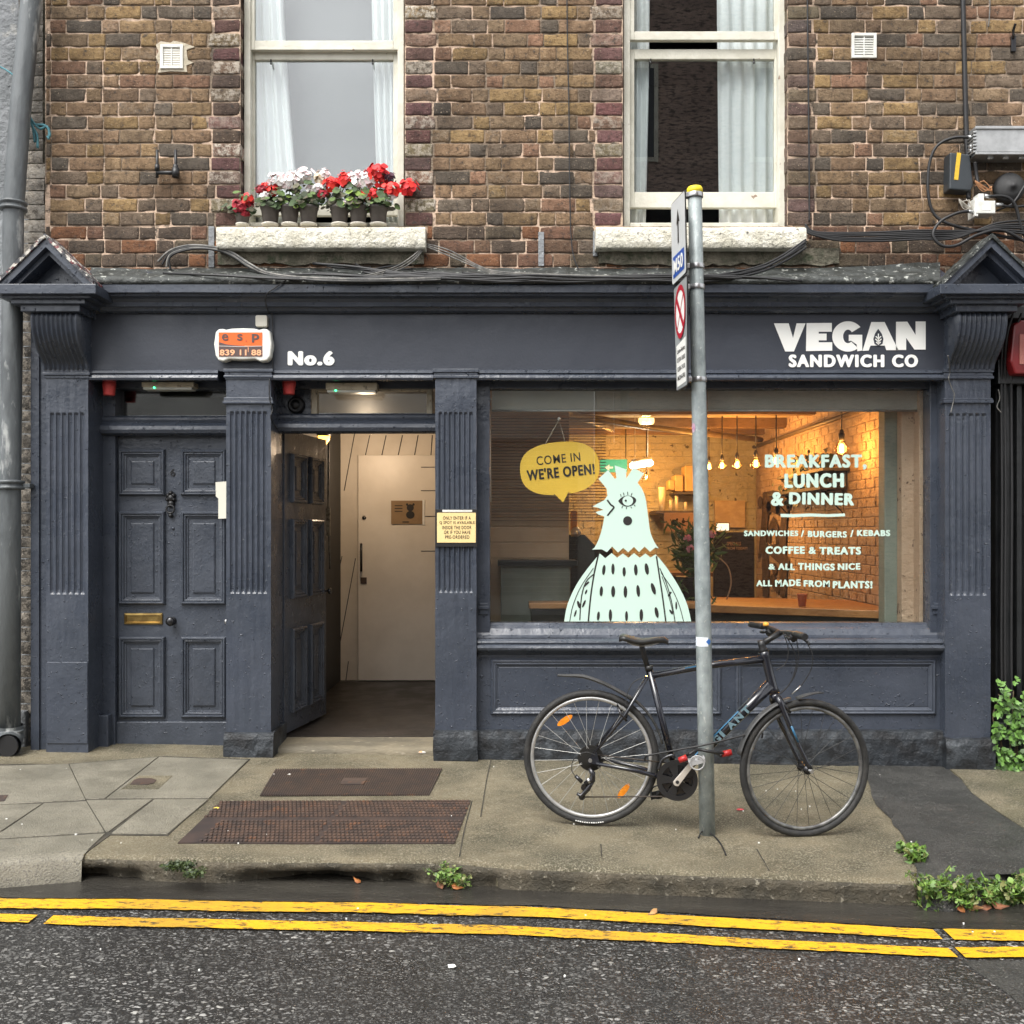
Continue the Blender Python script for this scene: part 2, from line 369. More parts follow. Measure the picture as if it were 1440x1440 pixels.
sheet('pavement_corner', [(1328, 1077), (1352, 1096), (1366, 1116), (1402, 1142), (1442, 1168), (1700, 1180), (1700, 1080), (1440, 1074)], CONC, 0.008)
# granite slabs at the left
slabs = [[(98, 1076), (222, 1066), (148, 1124), (121, 1125)], [(224, 1066), (349, 1070), (294, 1123.5), (150, 1124)],
         [(122, 1127), (214, 1126), (153, 1171), (149, 1171)], [(217, 1126), (293, 1125.5), (236, 1174), (157, 1173.5)],
         [(-60, 1080), (96, 1076), (120, 1126), (-60, 1136)], [(-140, 1138), (59, 1132), (2, 1170), (-140, 1181)],
         [(62, 1131.5), (121, 1128.5), (147, 1171.5), (-20, 1182), (5, 1170.5)], [(-220, 1192), (-22, 1184), (148, 1174), (122, 1198.5), (60, 1203), (0, 1208), (-220, 1210)]]
mb = MB(); mb.prism([G(*p) + Vector((0, 0, 0.003)) for p in [(-230, 1076), (90, 1075), (230, 1064), (352, 1068), (236, 1176), (155, 1175), (122, 1199), (-230, 1211)]], (0, 0, -0.02))
structure(mb.build('slab_bed', JOINT))
mb = MB()
for s_ in slabs: mb.prism([G(*p) + Vector((0, 0, 0.008)) for p in s_], (0, 0, -0.02))
structure(mb.build('paving_slabs', GRANITE, bevel=0.002))
mb = MB(); fr = [G(px, py) for px, py in kerb_px[:5]]
ins = [(-400, 1213), (-60, 1213), (0, 1212), (60, 1207), (118, 1202.5)]
fr = [G(*p) for p in ins]
mb.grid([[p + Vector((0, 0.055, 0.0075)), p + Vector((0, 0.004, 0.004)), p + Vector((0, -0.022, -0.018)), p + Vector((0, -0.032, -0.14))] for p in fr])
structure(mb.build('granite_kerb', GRANITE))
# gutter and double yellow lines
gut = [(-300, 1240), (0, 1238), (300, 1240), (720, 1250), (1100, 1262), (1290, 1274), (1460, 1276), (1750, 1280)]
low = [(-300, 1262), (0, 1263), (360, 1268), (720, 1274), (1000, 1288), (1300, 1306), (1460, 1309), (1750, 1314)]
mb = MB(); A = spline([GR(*p) for p in gut], 8); B = spline([GR(*p) for p in low], 8)
mb.grid([[p + Vector((0, 0.14, 0.004)), p + Vector((0, 0, 0.004)), q + Vector((0, 0.02*noise.noise((q.x*5, 0, 0)), 0.004))] for p, q in zip(A, B)])
structure(mb.build('gutter', GUTTER))
def yline(pts, halfpx, seed):
    mb = MB(); c = spline([GR(*p) for p in pts], 40); rows = []
    for p in c:
        j1 = 0.007*noise.noise((p.x*14, seed, 0)) + .012*noise.noise((p.x*2.2, seed, 3)); j2 = 0.008*noise.noise((p.x*17, seed+5, 0)) + .012*noise.noise((p.x*2.2, seed, 3))
        sc_ = (D + p.y)/F; hw = halfpx*sc_ * (D + p.y) / (H - ROAD_OFF)
        rows.append([p + Vector((0, hw + j1, 0.0085)), p + Vector((0, 0, 0.0085)), p + Vector((0, -hw + j2, 0.0085))])
    mb.grid(rows); structure(mb.build('yellow_line', YLINE))
yline([(-200, 1270), (0, 1272), (360, 1277), (720, 1284), (1000, 1299), (1318, 1316)], 6.8, 1)
yline([(1334, 1316.5), (1440, 1317.5), (1800, 1320)], 7.4, 2)
yline([(68, 1296), (360, 1303), (720, 1311), (1000, 1326), (1340, 1342)], 6.2, 3)
yline([(-300, 1293), (-40, 1293), (46, 1295)], 5.5, 4)
yline([(1350, 1342), (1440, 1342), (1800, 1344)], 7.0, 5)
# smooth reinstated trench in the road at the lower right
mb = MB(); mb.prism([GR(*p) + Vector((0, 0, 0.0042)) for p in [(1352, 1352), (1700, 1356), (1900, 1470), (1490, 1470), (1420, 1400)]], (0, 0, -0.02))
structure(mb.build('road_patch', TARMAC))

# ------------------------------------------------------------------ the shop building
bld = thing('shop_building', 'brown brick house with a dark slate-blue shopfront lettered for sandwiches and two sash windows above', 'building', (0, 0, 0))
def mat_brick():
    m, nt, b, co = new_mat('old_stock_brick')
    a = nt.nodes.new('ShaderNodeAttribute'); a.attribute_name = 'Col'
    f1, _ = _noise(nt, co, 13, 7, 0.75, 0.42, 0.60)
    c = _mix(nt, f1, a.outputs['Color'], _mix(nt, 1.0, a.outputs['Color'], (0.58, 0.54, 0.50), 'MULTIPLY'))
    f2, _ = _noise(nt, co, 26, 8, 0.8, 0.545, 0.64)
    c = _mix(nt, f2, c, (0.050, 0.043, 0.037))
    f5, _ = _noise(nt, _scaled(nt, co, (1, 1, .45)), 2.3, 5, 0.65, 0.44, 0.72)
    c = _mix(nt, f5, c, _mix(nt, 1.0, c, (0.50, 0.48, 0.46), 'MULTIPLY'))
    f4, _ = _noise(nt, co, 75, 4, 0.6, 0.64, 0.69)
    c = _mix(nt, f4, c, (0.42, 0.33, 0.23))
    f3, _ = _noise(nt, co, 22, 7, 0.78, 0.46, 0.56)
    mu = nt.nodes.new('ShaderNodeMath'); mu.operation = 'MULTIPLY'; nt.links.new(f3, mu.inputs[0]); nt.links.new(a.outputs['Alpha'], mu.inputs[1])
    c = _mix(nt, mu.outputs[0], c, (0.52, 0.46, 0.38))
    nt.links.new(c, b.inputs['Base Color']); b.inputs['Roughness'].default_value = 0.9
    _, r1 = _noise(nt, co, 45, 6, 0.7); p = _bump(nt, b, r1, 0.02); _, r2 = _noise(nt, co, 150); _bump(nt, b, r2, 0.006, prev=p)
    return m
BRICK = mat_brick()
MORTAR = mat('mortar', (0.60, 0.44, 0.325), (0.235, 0.18, 0.13), 1.9, (0.45, 0.56), c3=(0.10, 0.08, 0.06), scale3=11, rng3=(0.52, 0.62), rough=0.95, bump=0.014, bscale=70)
OPEN = [(337, 570, 350), (875, 1108, 350)]
SILLS = [(304, 598), (838, 1134)]
ROW = 19.36; rb = random.Random(11)
BC = [(.270, .188, .112), (.295, .205, .115), (.325, .225, .110), (.255, .172, .110), (.290, .172, .115), (.245, .178, .115), (.335, .230, .112), (.190, .145, .108), (.135, .112, .090), (.115, .097, .080), (.285, .192, .120), (.265, .182, .110)]
def brick(mb, px0, px1, z0, z1, col, white=0.0, depth=0.05):
    x0, x1 = X(px0, 0), X(px1, 0)
    if x1 - x0 < 0.02: return
    mb.cur = col + (white,)
    s = rb.random()*100; off = rb.uniform(-0.003, 0.001); sk = rb.uniform(-0.003, 0.003)
    us = [0, 0.06, 0.3, 0.5, 0.7, 0.94, 1]; vv = [0, 0.13, 0.5, 0.87, 1]; rows = []
    for j, v in enumerate([None] + vv + [None]):
        row = []
        for i, u in enumerate([None] + us + [None]):
            bu = min(max(u if u is not None else (0 if i == 0 else 1), 0), 1); bv = v if v is not None else (0 if j == 0 else 1)
            xx = x0 + (x1-x0)*bu; zz = z0 + (z1-z0)*bv
            n = noise.noise((xx*22 + s, zz*22, s)); n2 = noise.noise((xx*14, s, zz*14 + 9))
            e = (bu in (0, 1)) or (bv in (0, 1)); cor = (bu in (0, 1)) and (bv in (0, 1))
            ch = max(0, noise.noise((xx*9 + s, zz*13, s + 4)) - .18)
            y = off + 0.003*n + (0.0012 + .024*ch if e else 0) + (0.003 if cor else 0)
            if e: xx += 0.0045*n2; zz += 0.0042*n + sk*(bu-0.5)
            if u is None or v is None: y = depth
            row.append((xx, y, zz))
        rows.append(row)
    mb.grid(rows)
mb = MB(); holes = MB()
k = -17
for k in range(-17, 6):
    yb = 298.3 + ROW*k*1.0; yt = yb - ROW
    if yb < -30: continue
    z0, z1 = Z(yb, 0) + 0.0046, Z(yt, 0) - 0.0046
    even = k % 2 == 0
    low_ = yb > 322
    segs = []
    if yb <= 322:
        q = 41 if even else 36
        segs = [(64, 337, None, 'L'), (570, 875, 'L', 'R2'), (1108, 1560, 'R2', None)]
    elif yb <= 352: segs = [(64, 303, None, None), (600, 836, None, None), (1136, 1560, None, None)]
    else: segs = [(64, 1560, None, None)]
    for (a, b_, ql, qr) in segs:
        qw = (42 if even else 38) + rb.uniform(-4, 4)
        for side, ed in ((ql, a), (qr, b_)):
            if side is None: continue
            if side == 'L': col, wh = (((.26, .19, .13), 1.0) if even else ((.150, .082, .072), 0.0))
            else: col, wh = (((.26, .19, .13), 0.6) if even else ((.19, .105, .088), 0.0))
            if side == 'R2' and ed == 1108: col, wh = (((.20, .15, .10), 0.35 if rb.random() > .6 else .05) if even else ((.16, .11, .088), 0.0))
            col = tuple(c*rb.uniform(.85, 1.15) for c in col)
            wh *= rb.choice((1, .8, .6, .35, .1))
            j = rb.uniform(-1.0, 1.0)
            if ed == a:
                brick(mb, a + j, a + qw - 2.2, z0, z1, col, wh, 0.10)
                a2 = a + qw
            else:
                brick(mb, ed - qw + 2.2, ed + j, z0, z1, col, wh, 0.10); b2 = ed - qw
        s0 = a + (qw if ql else 0); s1 = b_ - (qw if qr else 0)
        px = s0 - ((17 if even else 43) if ql is None else 0); hd = even ^ (ql is not None)
        while px < s1 - 3:
            wd = (24 if hd else 50) + rb.uniform(-1.5, 1.5)
            e = min(px + wd, s1)
            if s1 - e < 9: e = s1
            a0 = max(px, s0)
            if e - a0 > 3:
                dark = noise.noise((px*0.006, yb*0.01, 2.0))
                col = rb.choice(BC); kf = rb.uniform(.85, 1.15) * (1 + 0.25*dark)
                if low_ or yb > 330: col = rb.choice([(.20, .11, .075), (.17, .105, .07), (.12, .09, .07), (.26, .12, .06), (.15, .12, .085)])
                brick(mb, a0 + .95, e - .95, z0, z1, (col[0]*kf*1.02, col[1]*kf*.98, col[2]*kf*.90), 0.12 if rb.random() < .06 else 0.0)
            px = e; hd = not hd
mb.build('brick_wall', BRICK, bld)
# mortar bed behind the bricks, with the two window openings left out
mb = MB(); zt, zb = Z(-40, 0), 2.95
def msheet(pa, pb, za, zb_):
    xa, xb = X(pa, 0), X(pb, 0); nx = max(2, int((xb-xa)/.05)); nz_ = max(2, int((za-zb_)/.05))
    mb.grid([[(xa + (xb-xa)*i/nx, 0.0048 + 0.0026*noise.noise((xa + i*.31, j*.27, 1)), zb_ + (za-zb_)*j/nz_) for i in range(nx+1)] for j in range(nz_+1)])
zs = Z(318, 0)
msheet(63, 338, zt, zs); msheet(569, 876, zt, zs); msheet(1107, 1560, zt, zs)
msheet(63, 1560, zs, zb)
for pa, pb in ((337, 570), (875, 1108)):        # reveals
    for p, d in ((pa, -1), (pb, 1)): mb.box(X(p, 0) + d*0.03, X(p, 0) + d*0.006, 0.02, 0.24, zs, zt)
mb.build('mortar_bed', MORTAR, bld)
# core of the upper wall (stops light), rough pier at the left corner
mb = MB(); zc = 2.9
for a, b_ in ((40, 330), (577, 868), (1115, 1600)): mb.box(X(a, .06), X(b_, .06), .06, .30, zc, zt + .6)
mb.box(X(330, .06), X(577, .06), .06, .30, zc, Z(322, .06)); mb.box(X(868, .06), X(1115, .06), .06, .30, zc, Z(322, .06))
mb.build('wall_core', RENDER_MUD, bld)
mb = MB(); rq = random.Random(5); y = 1062
while y > -20:
    hgt = rq.uniform(15, 21); g = rq.uniform(.10, .2) if y < 215 or y > 395 else rq.uniform(.25, .5)
    mb.cur = (g, g*.93, g*.82, 0.5 if y > 215 else 0.05)
    x0, x1 = X(28, .03), X((62 if y < 390 else 66) + rq.uniform(-1, 6 if y > 215 else 0), .03)
    rows = []
    for j in range(4):
        rows.append([(x0 + (x1-x0)*i/4, .012 + 0.008*noise.noise((i*1.3, j*1.1, y)) + (0.006 if j in (0, 3) else 0), Z(y, .03) + (Z(y-hgt+1.5, .03) - Z(y, .03))*j/3 + .003*noise.noise((i, j, y*3))) for i in range(5)])
    mb.grid(rows); y -= hgt
mb.build('corner_pier', BRICK, bld)

# sills, flaking render below them, lead flashing
def rough_box(mb, px0, px1, py0, py1, Yf, Yb, amp=0.004, seed=0, nx=26):
    x0, x1 = X(px0, Yf), X(px1, Yf); z0, z1 = Z(py1, Yf), Z(py0, Yf); sec = []
    prof = [(Yb, z0), (Yf+.008, z0), (Yf, z0+.008), (Yf, z0+(z1-z0)*.35), (Yf, z0+(z1-z0)*.7), (Yf, z1-.010), (Yf+.010, z1), (Yb, z1)]
    rows = []
    for i in range(nx+1):
        x = x0 + (x1-x0)*i/nx
        rows.append([(x, y + (amp*noise.noise((x*9+seed, z*25, 1)) if 0 < k < 7 else 0), z + (amp*noise.noise((x*11+seed, k*3.1, 4)) if 0 < k < 7 else 0)) for k, (y, z) in enumerate(prof)])
    mb.grid(rows); mb.poly(rows[0]); mb.poly(rows[-1][::-1])
for a, b_ in SILLS:
    mb = MB(); rough_box(mb, a, b_, 319, 349, -0.10, 0.2, 0.004, a); mb.build('window_sill', CONC_SILL, bld)
for (a, b_, t0, lo) in ((306, 596, 348, 371), (842, 1180, 349, 372)):
    mb = MB(); up = [(a + (b_-a)*i/40, t0) for i in range(41)]
    dn = [(px, lo + 7*noise.noise((px*.03, 3, 0)) + 3*noise.noise((px*.12, 1, 0))) for px, _ in up[::-1]]
    mb.prism([P(px, py, -0.022) for px, py in up + dn], (0, .03, 0)); mb.build('render_patch', RENDER_MUD, bld)
mb = MB(); rows = []
for i in range(121):
    px = 128 + (1322-128)*i/120
    wv = 3.2*noise.noise((px*.012, 1, 0)) + 2.2*noise.noise((px*.05, 2, 0))
    rr_ = -8*max(0, (px-1150)/170.)
    rows.append([P(px, 377 + wv + rr_, -0.012), P(px, 381 + wv*1.2 + rr_*.6, -0.05), P(px, 386 + wv, -0.16), P(px, 388 + wv*.7, -0.27), P(px, 391 + wv*.5, -0.296), P(px, 396.5 + 1.0*noise.noise((px*.2, 5, 0)), -0.30), P(px, 399, -0.292)])
mb.grid(rows); mb.build('lead_flashing', LEAD, bld)
# vertical timber/iron straps left on the wall below the sills
mb = MB(); mb.pbox(757, 765, 326, 374, -0.012, 0.01); mb.build('wall_batten', RENDER_GREY, bld, bevel=.002)
mb = MB(); mb.pbox(293, 301, 318, 376, -0.014, 0.01); mb.build('wall_batten', RENDER_GREY, bld, bevel=.002)
mb = MB(); mb.pbox(834, 840, 325, 360, -0.012, 0.01); mb.build('wall_batten', RENDER_GREY, bld, bevel=.002)

# cornice and fascia (profiles run along X)
def sweep(mb, px0, px1, prof, n=60, amp=0.0015, seed=0, Yref=None):
    """prof: list of (Y, py); ends measured at px0/px1 at Yref"""
    Yr = Yref if Yref is not None else prof[0][0]
    x0, x1 = X(px0, Yr), X(px1, Yr); rows = []
    for i in range(n+1):
        x = x0 + (x1-x0)*i/n
        rows.append([(x, y + amp*noise.noise((x*2.5, k*2.2, seed)), Z(py, y) + amp*noise.noise((x*2.1, k*1.7, seed+3))) for k, (y, py) in enumerate(prof)])
    mb.grid(rows, sm=False); mb.poly(rows[0]); mb.poly(rows[-1][::-1])
mb = MB(); sweep(mb, 132, 1318, [(.05, 376), (-.27, 398), (-.29, 400), (-.29, 411), (-.275, 412.5), (-.265, 413), (-.262, 416), (-.225, 420), (-.205, 425), (-.20, 431), (-.175, 432), (-.165, 437), (-.145, 440), (-.12, 441), (.05, 441)], 80, .002)
mb.build('cornice', PAINT, bld)
mb = MB(); sweep(mb, 118, 1332, [(.1, 437), (-.12, 437), (-.12, 470), (-.12, 500), (-.12, 522), (.1, 522)], 60, .0015, 5); mb.build('fascia', PAINT_SMOOTH, bld)
mb = MB()
for a, b_ in ((124, 320), (384, 613), (668, 1330)):
    sweep(mb, a, b_, [(.08, 520), (-.125, 520), (-.142, 521), (-.145, 524.5), (-.135, 526), (-.150, 527.5), (-.156, 531), (-.15, 534), (-.12, 536), (.08, 536)], 40, .0012, a)
mb.build('fascia_moulding', PAINT, bld)
# pilasters
FLUTE_PALE = mat('pale_flute_paint', (0.20, 0.21, 0.22), (0.48, 0.48, 0.47), 60, (.45, .55), rough=.35)  # pale mottled colour of the flute stops
def pilaster(px0, px1, Yf, Yb, top, f0, f1, bot, n=6, seed=0):
    x0, x1 = X(px0, Yf), X(px1, Yf); wd = x1-x0; mg = wd*.07
    cols = [0.0, mg*.7]; us = []
    for g in range(n):
        a = mg + (wd-2*mg)*g/n; gw = (wd-2*mg)/n
        for t in (.10, .18, .3, .5, .7, .82, .90): us.append((a + gw*t, math.sin(PI*(t-.10)/.8)**0.7 if .10 < t < .90 else 0))
    cs = [(0, 0), (mg*.6, 0)] + us + [(wd-mg*.6, 0), (wd, 0)]
    zs_ = []
    zT, zB, za, zb_ = Z(top, Yf), Z(bot, Yf), Z(f0, Yf), Z(f1, Yf)
    for i in range(5): zs_.append((zT + (za-zT)*i/4, 0))
    zs_.append((za-.016, 1))
    for i in range(1, 40): zs_.append((za-.016 + (zb_+.03-za+.016)*i/39, 1))
    zs_ += [(zb_+.012, .75), (zb_, 0)]
    for i in range(1, 20): zs_.append((zb_ + (zB-zb_)*i/19, 0))
    rows = []
    for z, f in zs_:
        r = [(x0 + .001, Yb, z)]
        for k, (u, d) in enumerate(cs):
            nn = noise.noise((u*30+seed, z*3, seed)) * .0018 + noise.noise((u*60, z*22, seed+3)) * .0010
            r.append((x0 + u + (.0025*noise.noise((z*5, seed, 1)) if k in (0, len(cs)-1) else 0), Yf + .013*d*f + nn, z))
        r.append((x1 - .001, Yb, z)); rows.append(r)
    mb = MB(); mb.grid(rows, sm=False); o = mb.build('pilaster', PAINT, bld)
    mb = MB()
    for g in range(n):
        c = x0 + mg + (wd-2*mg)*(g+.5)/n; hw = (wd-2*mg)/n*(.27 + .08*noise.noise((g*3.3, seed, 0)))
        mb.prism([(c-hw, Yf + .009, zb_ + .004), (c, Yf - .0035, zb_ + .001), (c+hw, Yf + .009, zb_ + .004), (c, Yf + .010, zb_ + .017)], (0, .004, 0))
    mb.build('flute_stop', FLUTE_PALE, o); return o
def capital(parent, px0, px1, py, Yf, prof, name='capital'):
    mb = MB(); x0, x1 = X(px0, Yf), X(px1, Yf)
    for (d, a, b_) in prof: mb.box(x0 - d, x1 + d, Yf - d, Yf + .06, Z(b_, Yf), Z(a, Yf))
    return mb.build(name, PAINT, parent, bevel=.003)
def plinth(parent, px0, px1, py0, py1, Yf, Yb, seed=0):
    x0, x1 = X(px0, Yf), X(px1, Yf); z0, z1 = Z(py1, Yf), Z(py0, Yf); n = max(4, int((x1-x0)/.03)); prof = [(Yf + .012, 0), (Yf, .12), (Yf-.003, .45), (Yf, .8), (Yf+.012, .98), (Yf+.04, 1.0), (Yb, 1.0)]
    mb = MB(); rows = []
    for i in range(n+1):
        x = x0 + (x1-x0)*i/n
        rows.append([(x + (.006*noise.noise((t*5, seed, y)) if i in (0, n) else 0), y + (.009*noise.noise((x*13, t*4, seed)) if k < 6 else 0), z0 + (z1-z0)*t + (.006*noise.noise((x*15, 2, seed)) if t > .7 else 0)) for k, (y, t) in enumerate(prof)])
    rows = [[(rows[0][k][0], Yb, rows[0][k][2]) for k in range(len(prof))]] + rows + [[(rows[-1][k][0], Yb, rows[-1][k][2]) for k in range(len(prof))]]
    mb.grid(rows, sm=False); return mb.build('plinth', PLINTH, parent)
P1 = pilaster(65, 124, -.15, .16, 520, 580, 836, 1062, 6, 1)
P2 = pilaster(318, 381, -.15, .30, 520, 578, 835, 1068, 7, 2)
P3 = pilaster(612, 670, -.15, .30, 520, 579, 834, 1066, 7, 3)
P4 = pilaster(1329, 1393, -.15, .12, 520, 581, 838, 1076, 6, 4)
capital(P1, 65, 124, 520, -.15, [(.012, 519, 524), (.018, 524, 528), (.008, 528, 532)])
capital(P2, 318, 381, 520, -.15, [(.016, 519, 523.5), (.008, 523.5, 528), (.014, 528, 531.5), (.006, 531.5, 534), (.012, 559, 564), (.018, 564, 568)])
capital(P3, 612, 670, 520, -.15, [(.016, 519, 524), (.008, 524, 528), (.014, 528, 532)])
capital(P4, 1329, 1393, 520, -.15, [(.016, 519, 524), (.010, 524, 529), (.016, 529, 533), (.010, 560, 563), (.014, 563, 567)])
mb = MB(); mb.pbox(66, 123, 931, 1046, -.156, -.10); mb.build('base_block', PAINT, P1, bevel=.004)
plinth(P2, 314, 384, 1031, 1075, -.19, .2, 3); plinth(P3, 609, 671.5, 1028, 1075, -.19, .1, 5); plinth(P4, 1331, 1400, 1039, 1090, -.19, .1, 9)
# the board standing beside the left pilaster
mb = MB(); mb.pbox(43, 55, 440, 1061, -.10, .09); mb.pbox(55.6, 66, 440, 1061, -.085, .09); mb.build('side_board', PAINT, bld, bevel=.003)
# consoles
def console(x0, x1, nfl, seed):
    prof = [(-.335, 439), (-.345, 444), (-.345, 452), (-.338, 462), (-.322, 472), (-.298, 482), (-.268, 491), (-.235, 499), (-.205, 506), (-.185, 512), (-.178, 517), (-.172, 520)]
    prof = spline([(y, 0, Z(py, y)) for y, py in prof], 3)
    cs = [(0, 0)]; wd = x1-x0
    for g in range(nfl):
        for t in (.05, .18, .35, .5, .65, .82, .95): cs.append((wd*(.04 + .92*(g + t)/nfl), math.sin(PI*(t-.05)/.9) if .05 < t < .95 else 0))
    cs.append((wd, 0)); rows = []
    for p in prof:
        r = [(x0, -.1, p.z)] + [(x0 + u, p.x + .014*d + .003*noise.noise((u*40, p.z*20, seed)), p.z) for u, d in cs] + [(x1, -.1, p.z)]
        rows.append(r)
    mb = MB(); mb.grid(rows, sm=True)
    mb.poly(rows[0]); mb.poly(rows[-1])
    return mb.build('console_bracket', PAINT, bld)
xl0, xl1 = X(63, -.15), X(126, -.15); xr0, xr1 = X(1330, -.15), X(1396, -.15)
console(xl0, xl1, 9, 1); console(xr0, xr1, 9, 2)
# pediments: slab, bed mould, gabled block with raking mouldings
def pediment(xa, xb, seed):
    xc = (xa + xb)/2; pd = bld
    mb = MB(); mb.box(xa-.03, xb+.03, -.37, -.05, Z(427, -.37), Z(439, -.35)+.0); mb.box(xa-.075, xb+.075, -.40, -.05, Z(419, -.40), Z(427, -.40)); mb.box(xa-.12, xb+.12, -.43, -.05, Z(413, -.43), Z(419, -.43))
    mb.box(xa-.17, xb+.17, -.47, -.02, Z(399, -.47), Z(413, -.47))
    o = mb.build('pediment', PAINT, pd, bevel=.004)
    zb_ = Z(399, -.47) ; ap = zb_ + .285; hw = (xb-xa)/2 + .14
    mb = MB(); mb.prism([(xc-hw, -.26, zb_), (xc+hw, -.26, zb_), (xc, -.26, ap-.01)], (0, .26, 0)); mb.build('gable_block', PAINT, o)
    def rake(name, i0, i1, Yf, m, amp=0.0):
        mb = MB()
        for sgn in (-1, 1):
            k = (ap - zb_)/hw
            def pt(t, ins): # t 0 at eave .. 1 at apex
                return (xc + sgn*(hw*(1-t)), zb_ + (ap-zb_)*t - ins)
            n = 14; rows = []
            for j in range(n+1):
                t = j/n; a = pt(t, i0); b2 = pt(t, i1)
                a = (a[0], a[1] + amp*noise.noise((t*9, seed, sgn))); 
                za, zb2 = max(a[1], zb_ + .002), max(b2[1], zb_ + .001)
                rows.append([(a[0], -.24, za), (a[0], Yf, za), (b2[0], Yf, zb2), (b2[0], -.24, zb2)])
            mb.grid(rows, sm=False); mb.poly(rows[0]); mb.poly(rows[-1])
        return mb.build(name, m, o)
    rake('raking_moulding', -.002, .050, -.43, PAINT); rake('raking_moulding', .052, .088, -.385, PAINT)
    rake('gable_capping', -.030, -.004, -.445, PEEL if seed == 1 else LEAD, .016)
    return o
pediment(xl0 - .02, xl1, 1); pediment(xr0, xr1 + .02, 2)

# panelled doors
def panel(mb, T, x0, x1, z0, z1, rings):
    """T maps (x, out, z) to world; rings (inset, outwards)"""
    rows = []
    for ins, dy in rings:
        rows.append([T(a, dy, b_) for a, b_ in ((x0+ins, z0+ins), (x1-ins, z0+ins), (x1-ins, z1-ins), (x0+ins, z1-ins))])
    idx = mb.grid(rows, closed=True, sm=False); mb.f.append(idx[-1]); mb.smooth.append(False)
RINGS = [(0, 0), (.003, .020), (.010, .028), (.018, .027), (.021, .017), (.028, .020), (.034, .018), (.037, .008), (.048, .006), (.051, -.004), (.076, -.004), (.079, .008), (.086, .010)]
YD = .14
def Tfront(x, d, z): return (x, YD - d, z)
mb = MB(); mb.pbox(160, 330, 610, 1050, YD, YD+.05); door = mb.build('panel_door', PAINT_WORN, bld, bevel=.003)
for (a, b_, c_, d_) in ((168, 233, 632, 697), (255, 319, 632, 697), (168, 233, 719, 850), (255, 319, 719, 850), (168, 233, 895, 1009), (255, 319, 895, 1009)):
    mb = MB(); panel(mb, Tfront, X(a, YD), X(b_, YD), Z(d_, YD), Z(c_, YD), RINGS); mb.build('door_panel', PAINT_WORN, door)
mb = MB(); mb.box(X(158, YD), X(330, YD), YD-.022, YD+.02, Z(1049, YD), Z(1014, YD)); mb.build('weather_board', PAINT_WORN, door, bevel=.006)
BRASS = mat('tarnished_brass', (0.42, 0.29, 0.10), (0.26, 0.17, 0.06), 20, rough=0.35, metallic=0.85)
mb = MB(); panel(mb, Tfront, X(175, YD), X(229, YD), Z(878, YD), Z(862, YD), [(0, 0), (.002, .010), (.014, .012), (.018, .004), (.03, .004)]); mb.build('letterbox', BRASS, door)
DKMETAL = mat('dark_metal', (0.055, 0.055, 0.058), rough=0.25, metallic=0.8)
mb = MB(); kc = P(243, 873, YD); mb.lathe([(.026, 0), (.026, -.006), (.012, -.010), (.012, -.03), (.026, -.04), (.031, -.052), (.028, -.064), (.014, -.072), (.001, -.073)], kc, 'y', 20); mb.build('door_knob', DKMETAL, door)
mb = MB(); kp = P(241, 712, YD)     # lion knocker: rosette, ring and striker
for dx, dz, r in ((0, .055, .03), (-.018, .072, .016), (.018, .072, .016), (0, .088, .016), (-.022, .045, .014), (.022, .045, .014), (0, .018, .026)):
    mb.lathe([(r, 0), (r*.9, -.016), (r*.5, -.026), (.001, -.03)], kp + Vector((dx, 0, dz)), 'y', 12)
mb.torus(kp + Vector((0, -.022, -.02)), (1, 0, 0), (0, 0, 1), .026, .007, 20, 8); mb.lathe([(.014, 0), (.013, -.026), (.001, -.03)], kp + Vector((0, 0, -.062)), 'y', 12)
mb.build('door_knocker', BLACKPL, door)
mb = MB(); mb.lathe([(.011, 0), (.010, -.006), (.001, -.009)], P(243.5, 743, YD), 'y', 12); mb.build('spy_hole', PAINT, door)
mb = MB(); mb.lathe([(.016, 0), (.015, -.008), (.001, -.010)], P(318.5, 874, YD), 'y', 14); mb.build('door_lock', STEEL, door)
# frame round the left door, transom light
mb = MB(); mb.pbox(142, 162, 536, 1062, .09, .25); mb.build('door_jamb', PAINT, bld, bevel=.003)
mb = MB(); mb.pbox(127, 152, 1006, 1066, .02, .20); mb.build('skirting_block', PAINT, bld, bevel=.006)
LINT = [(.2, 584), (.09, 585), (.075, 587), (.07, 590), (.075, 593.5), (.055, 595), (.035, 599), (.03, 604), (.04, 609), (.06, 611), (.09, 613), (.2, 613)]
mb = MB(); sweep(mb, 142, 330, LINT, 20, .001, 3); mb.build('door_lintel', PAINT, bld)
mb = MB(); sweep(mb, 388, 625, [(y, py - 3) for y, py in LINT], 20, .001, 8); mb.build('door_lintel', PAINT, bld)
DKROOM = mat('dark_room', (0.05, 0.047, 0.043), (0.03, 0.028, 0.026), 3, rough=0.9)
mb = MB(); mb.pbox(126, 330, 536, 546, .10, .26); mb.pbox(380, 625, 536, 546, .10, .26); mb.build('door_head', PAINT, bld, bevel=.003)
def transom(a, b_, c_, d_, inner, fm):
    Y = .15; mb = MB()
    mb.pbox(a, a+inner, c_, d_, Y, Y+.06); mb.pbox(b_-inner, b_, c_, d_, Y, Y+.06); mb.pbox(a+inner, b_-inner, c_, c_+inner*.6, Y, Y+.06); mb.pbox(a+inner, b_-inner, d_-inner*.6, d_, Y, Y+.06)
    t = mb.build('transom_window', fm, bld, bevel=.003)
    mb = MB(); mb.pbox(a+inner-.4, b_-inner+.4, c_, d_, Y+.03, Y+.036); mb.build('pane', UPGLASS, t); return t
transom(150, 330, 544, 590, 6, PAINT)
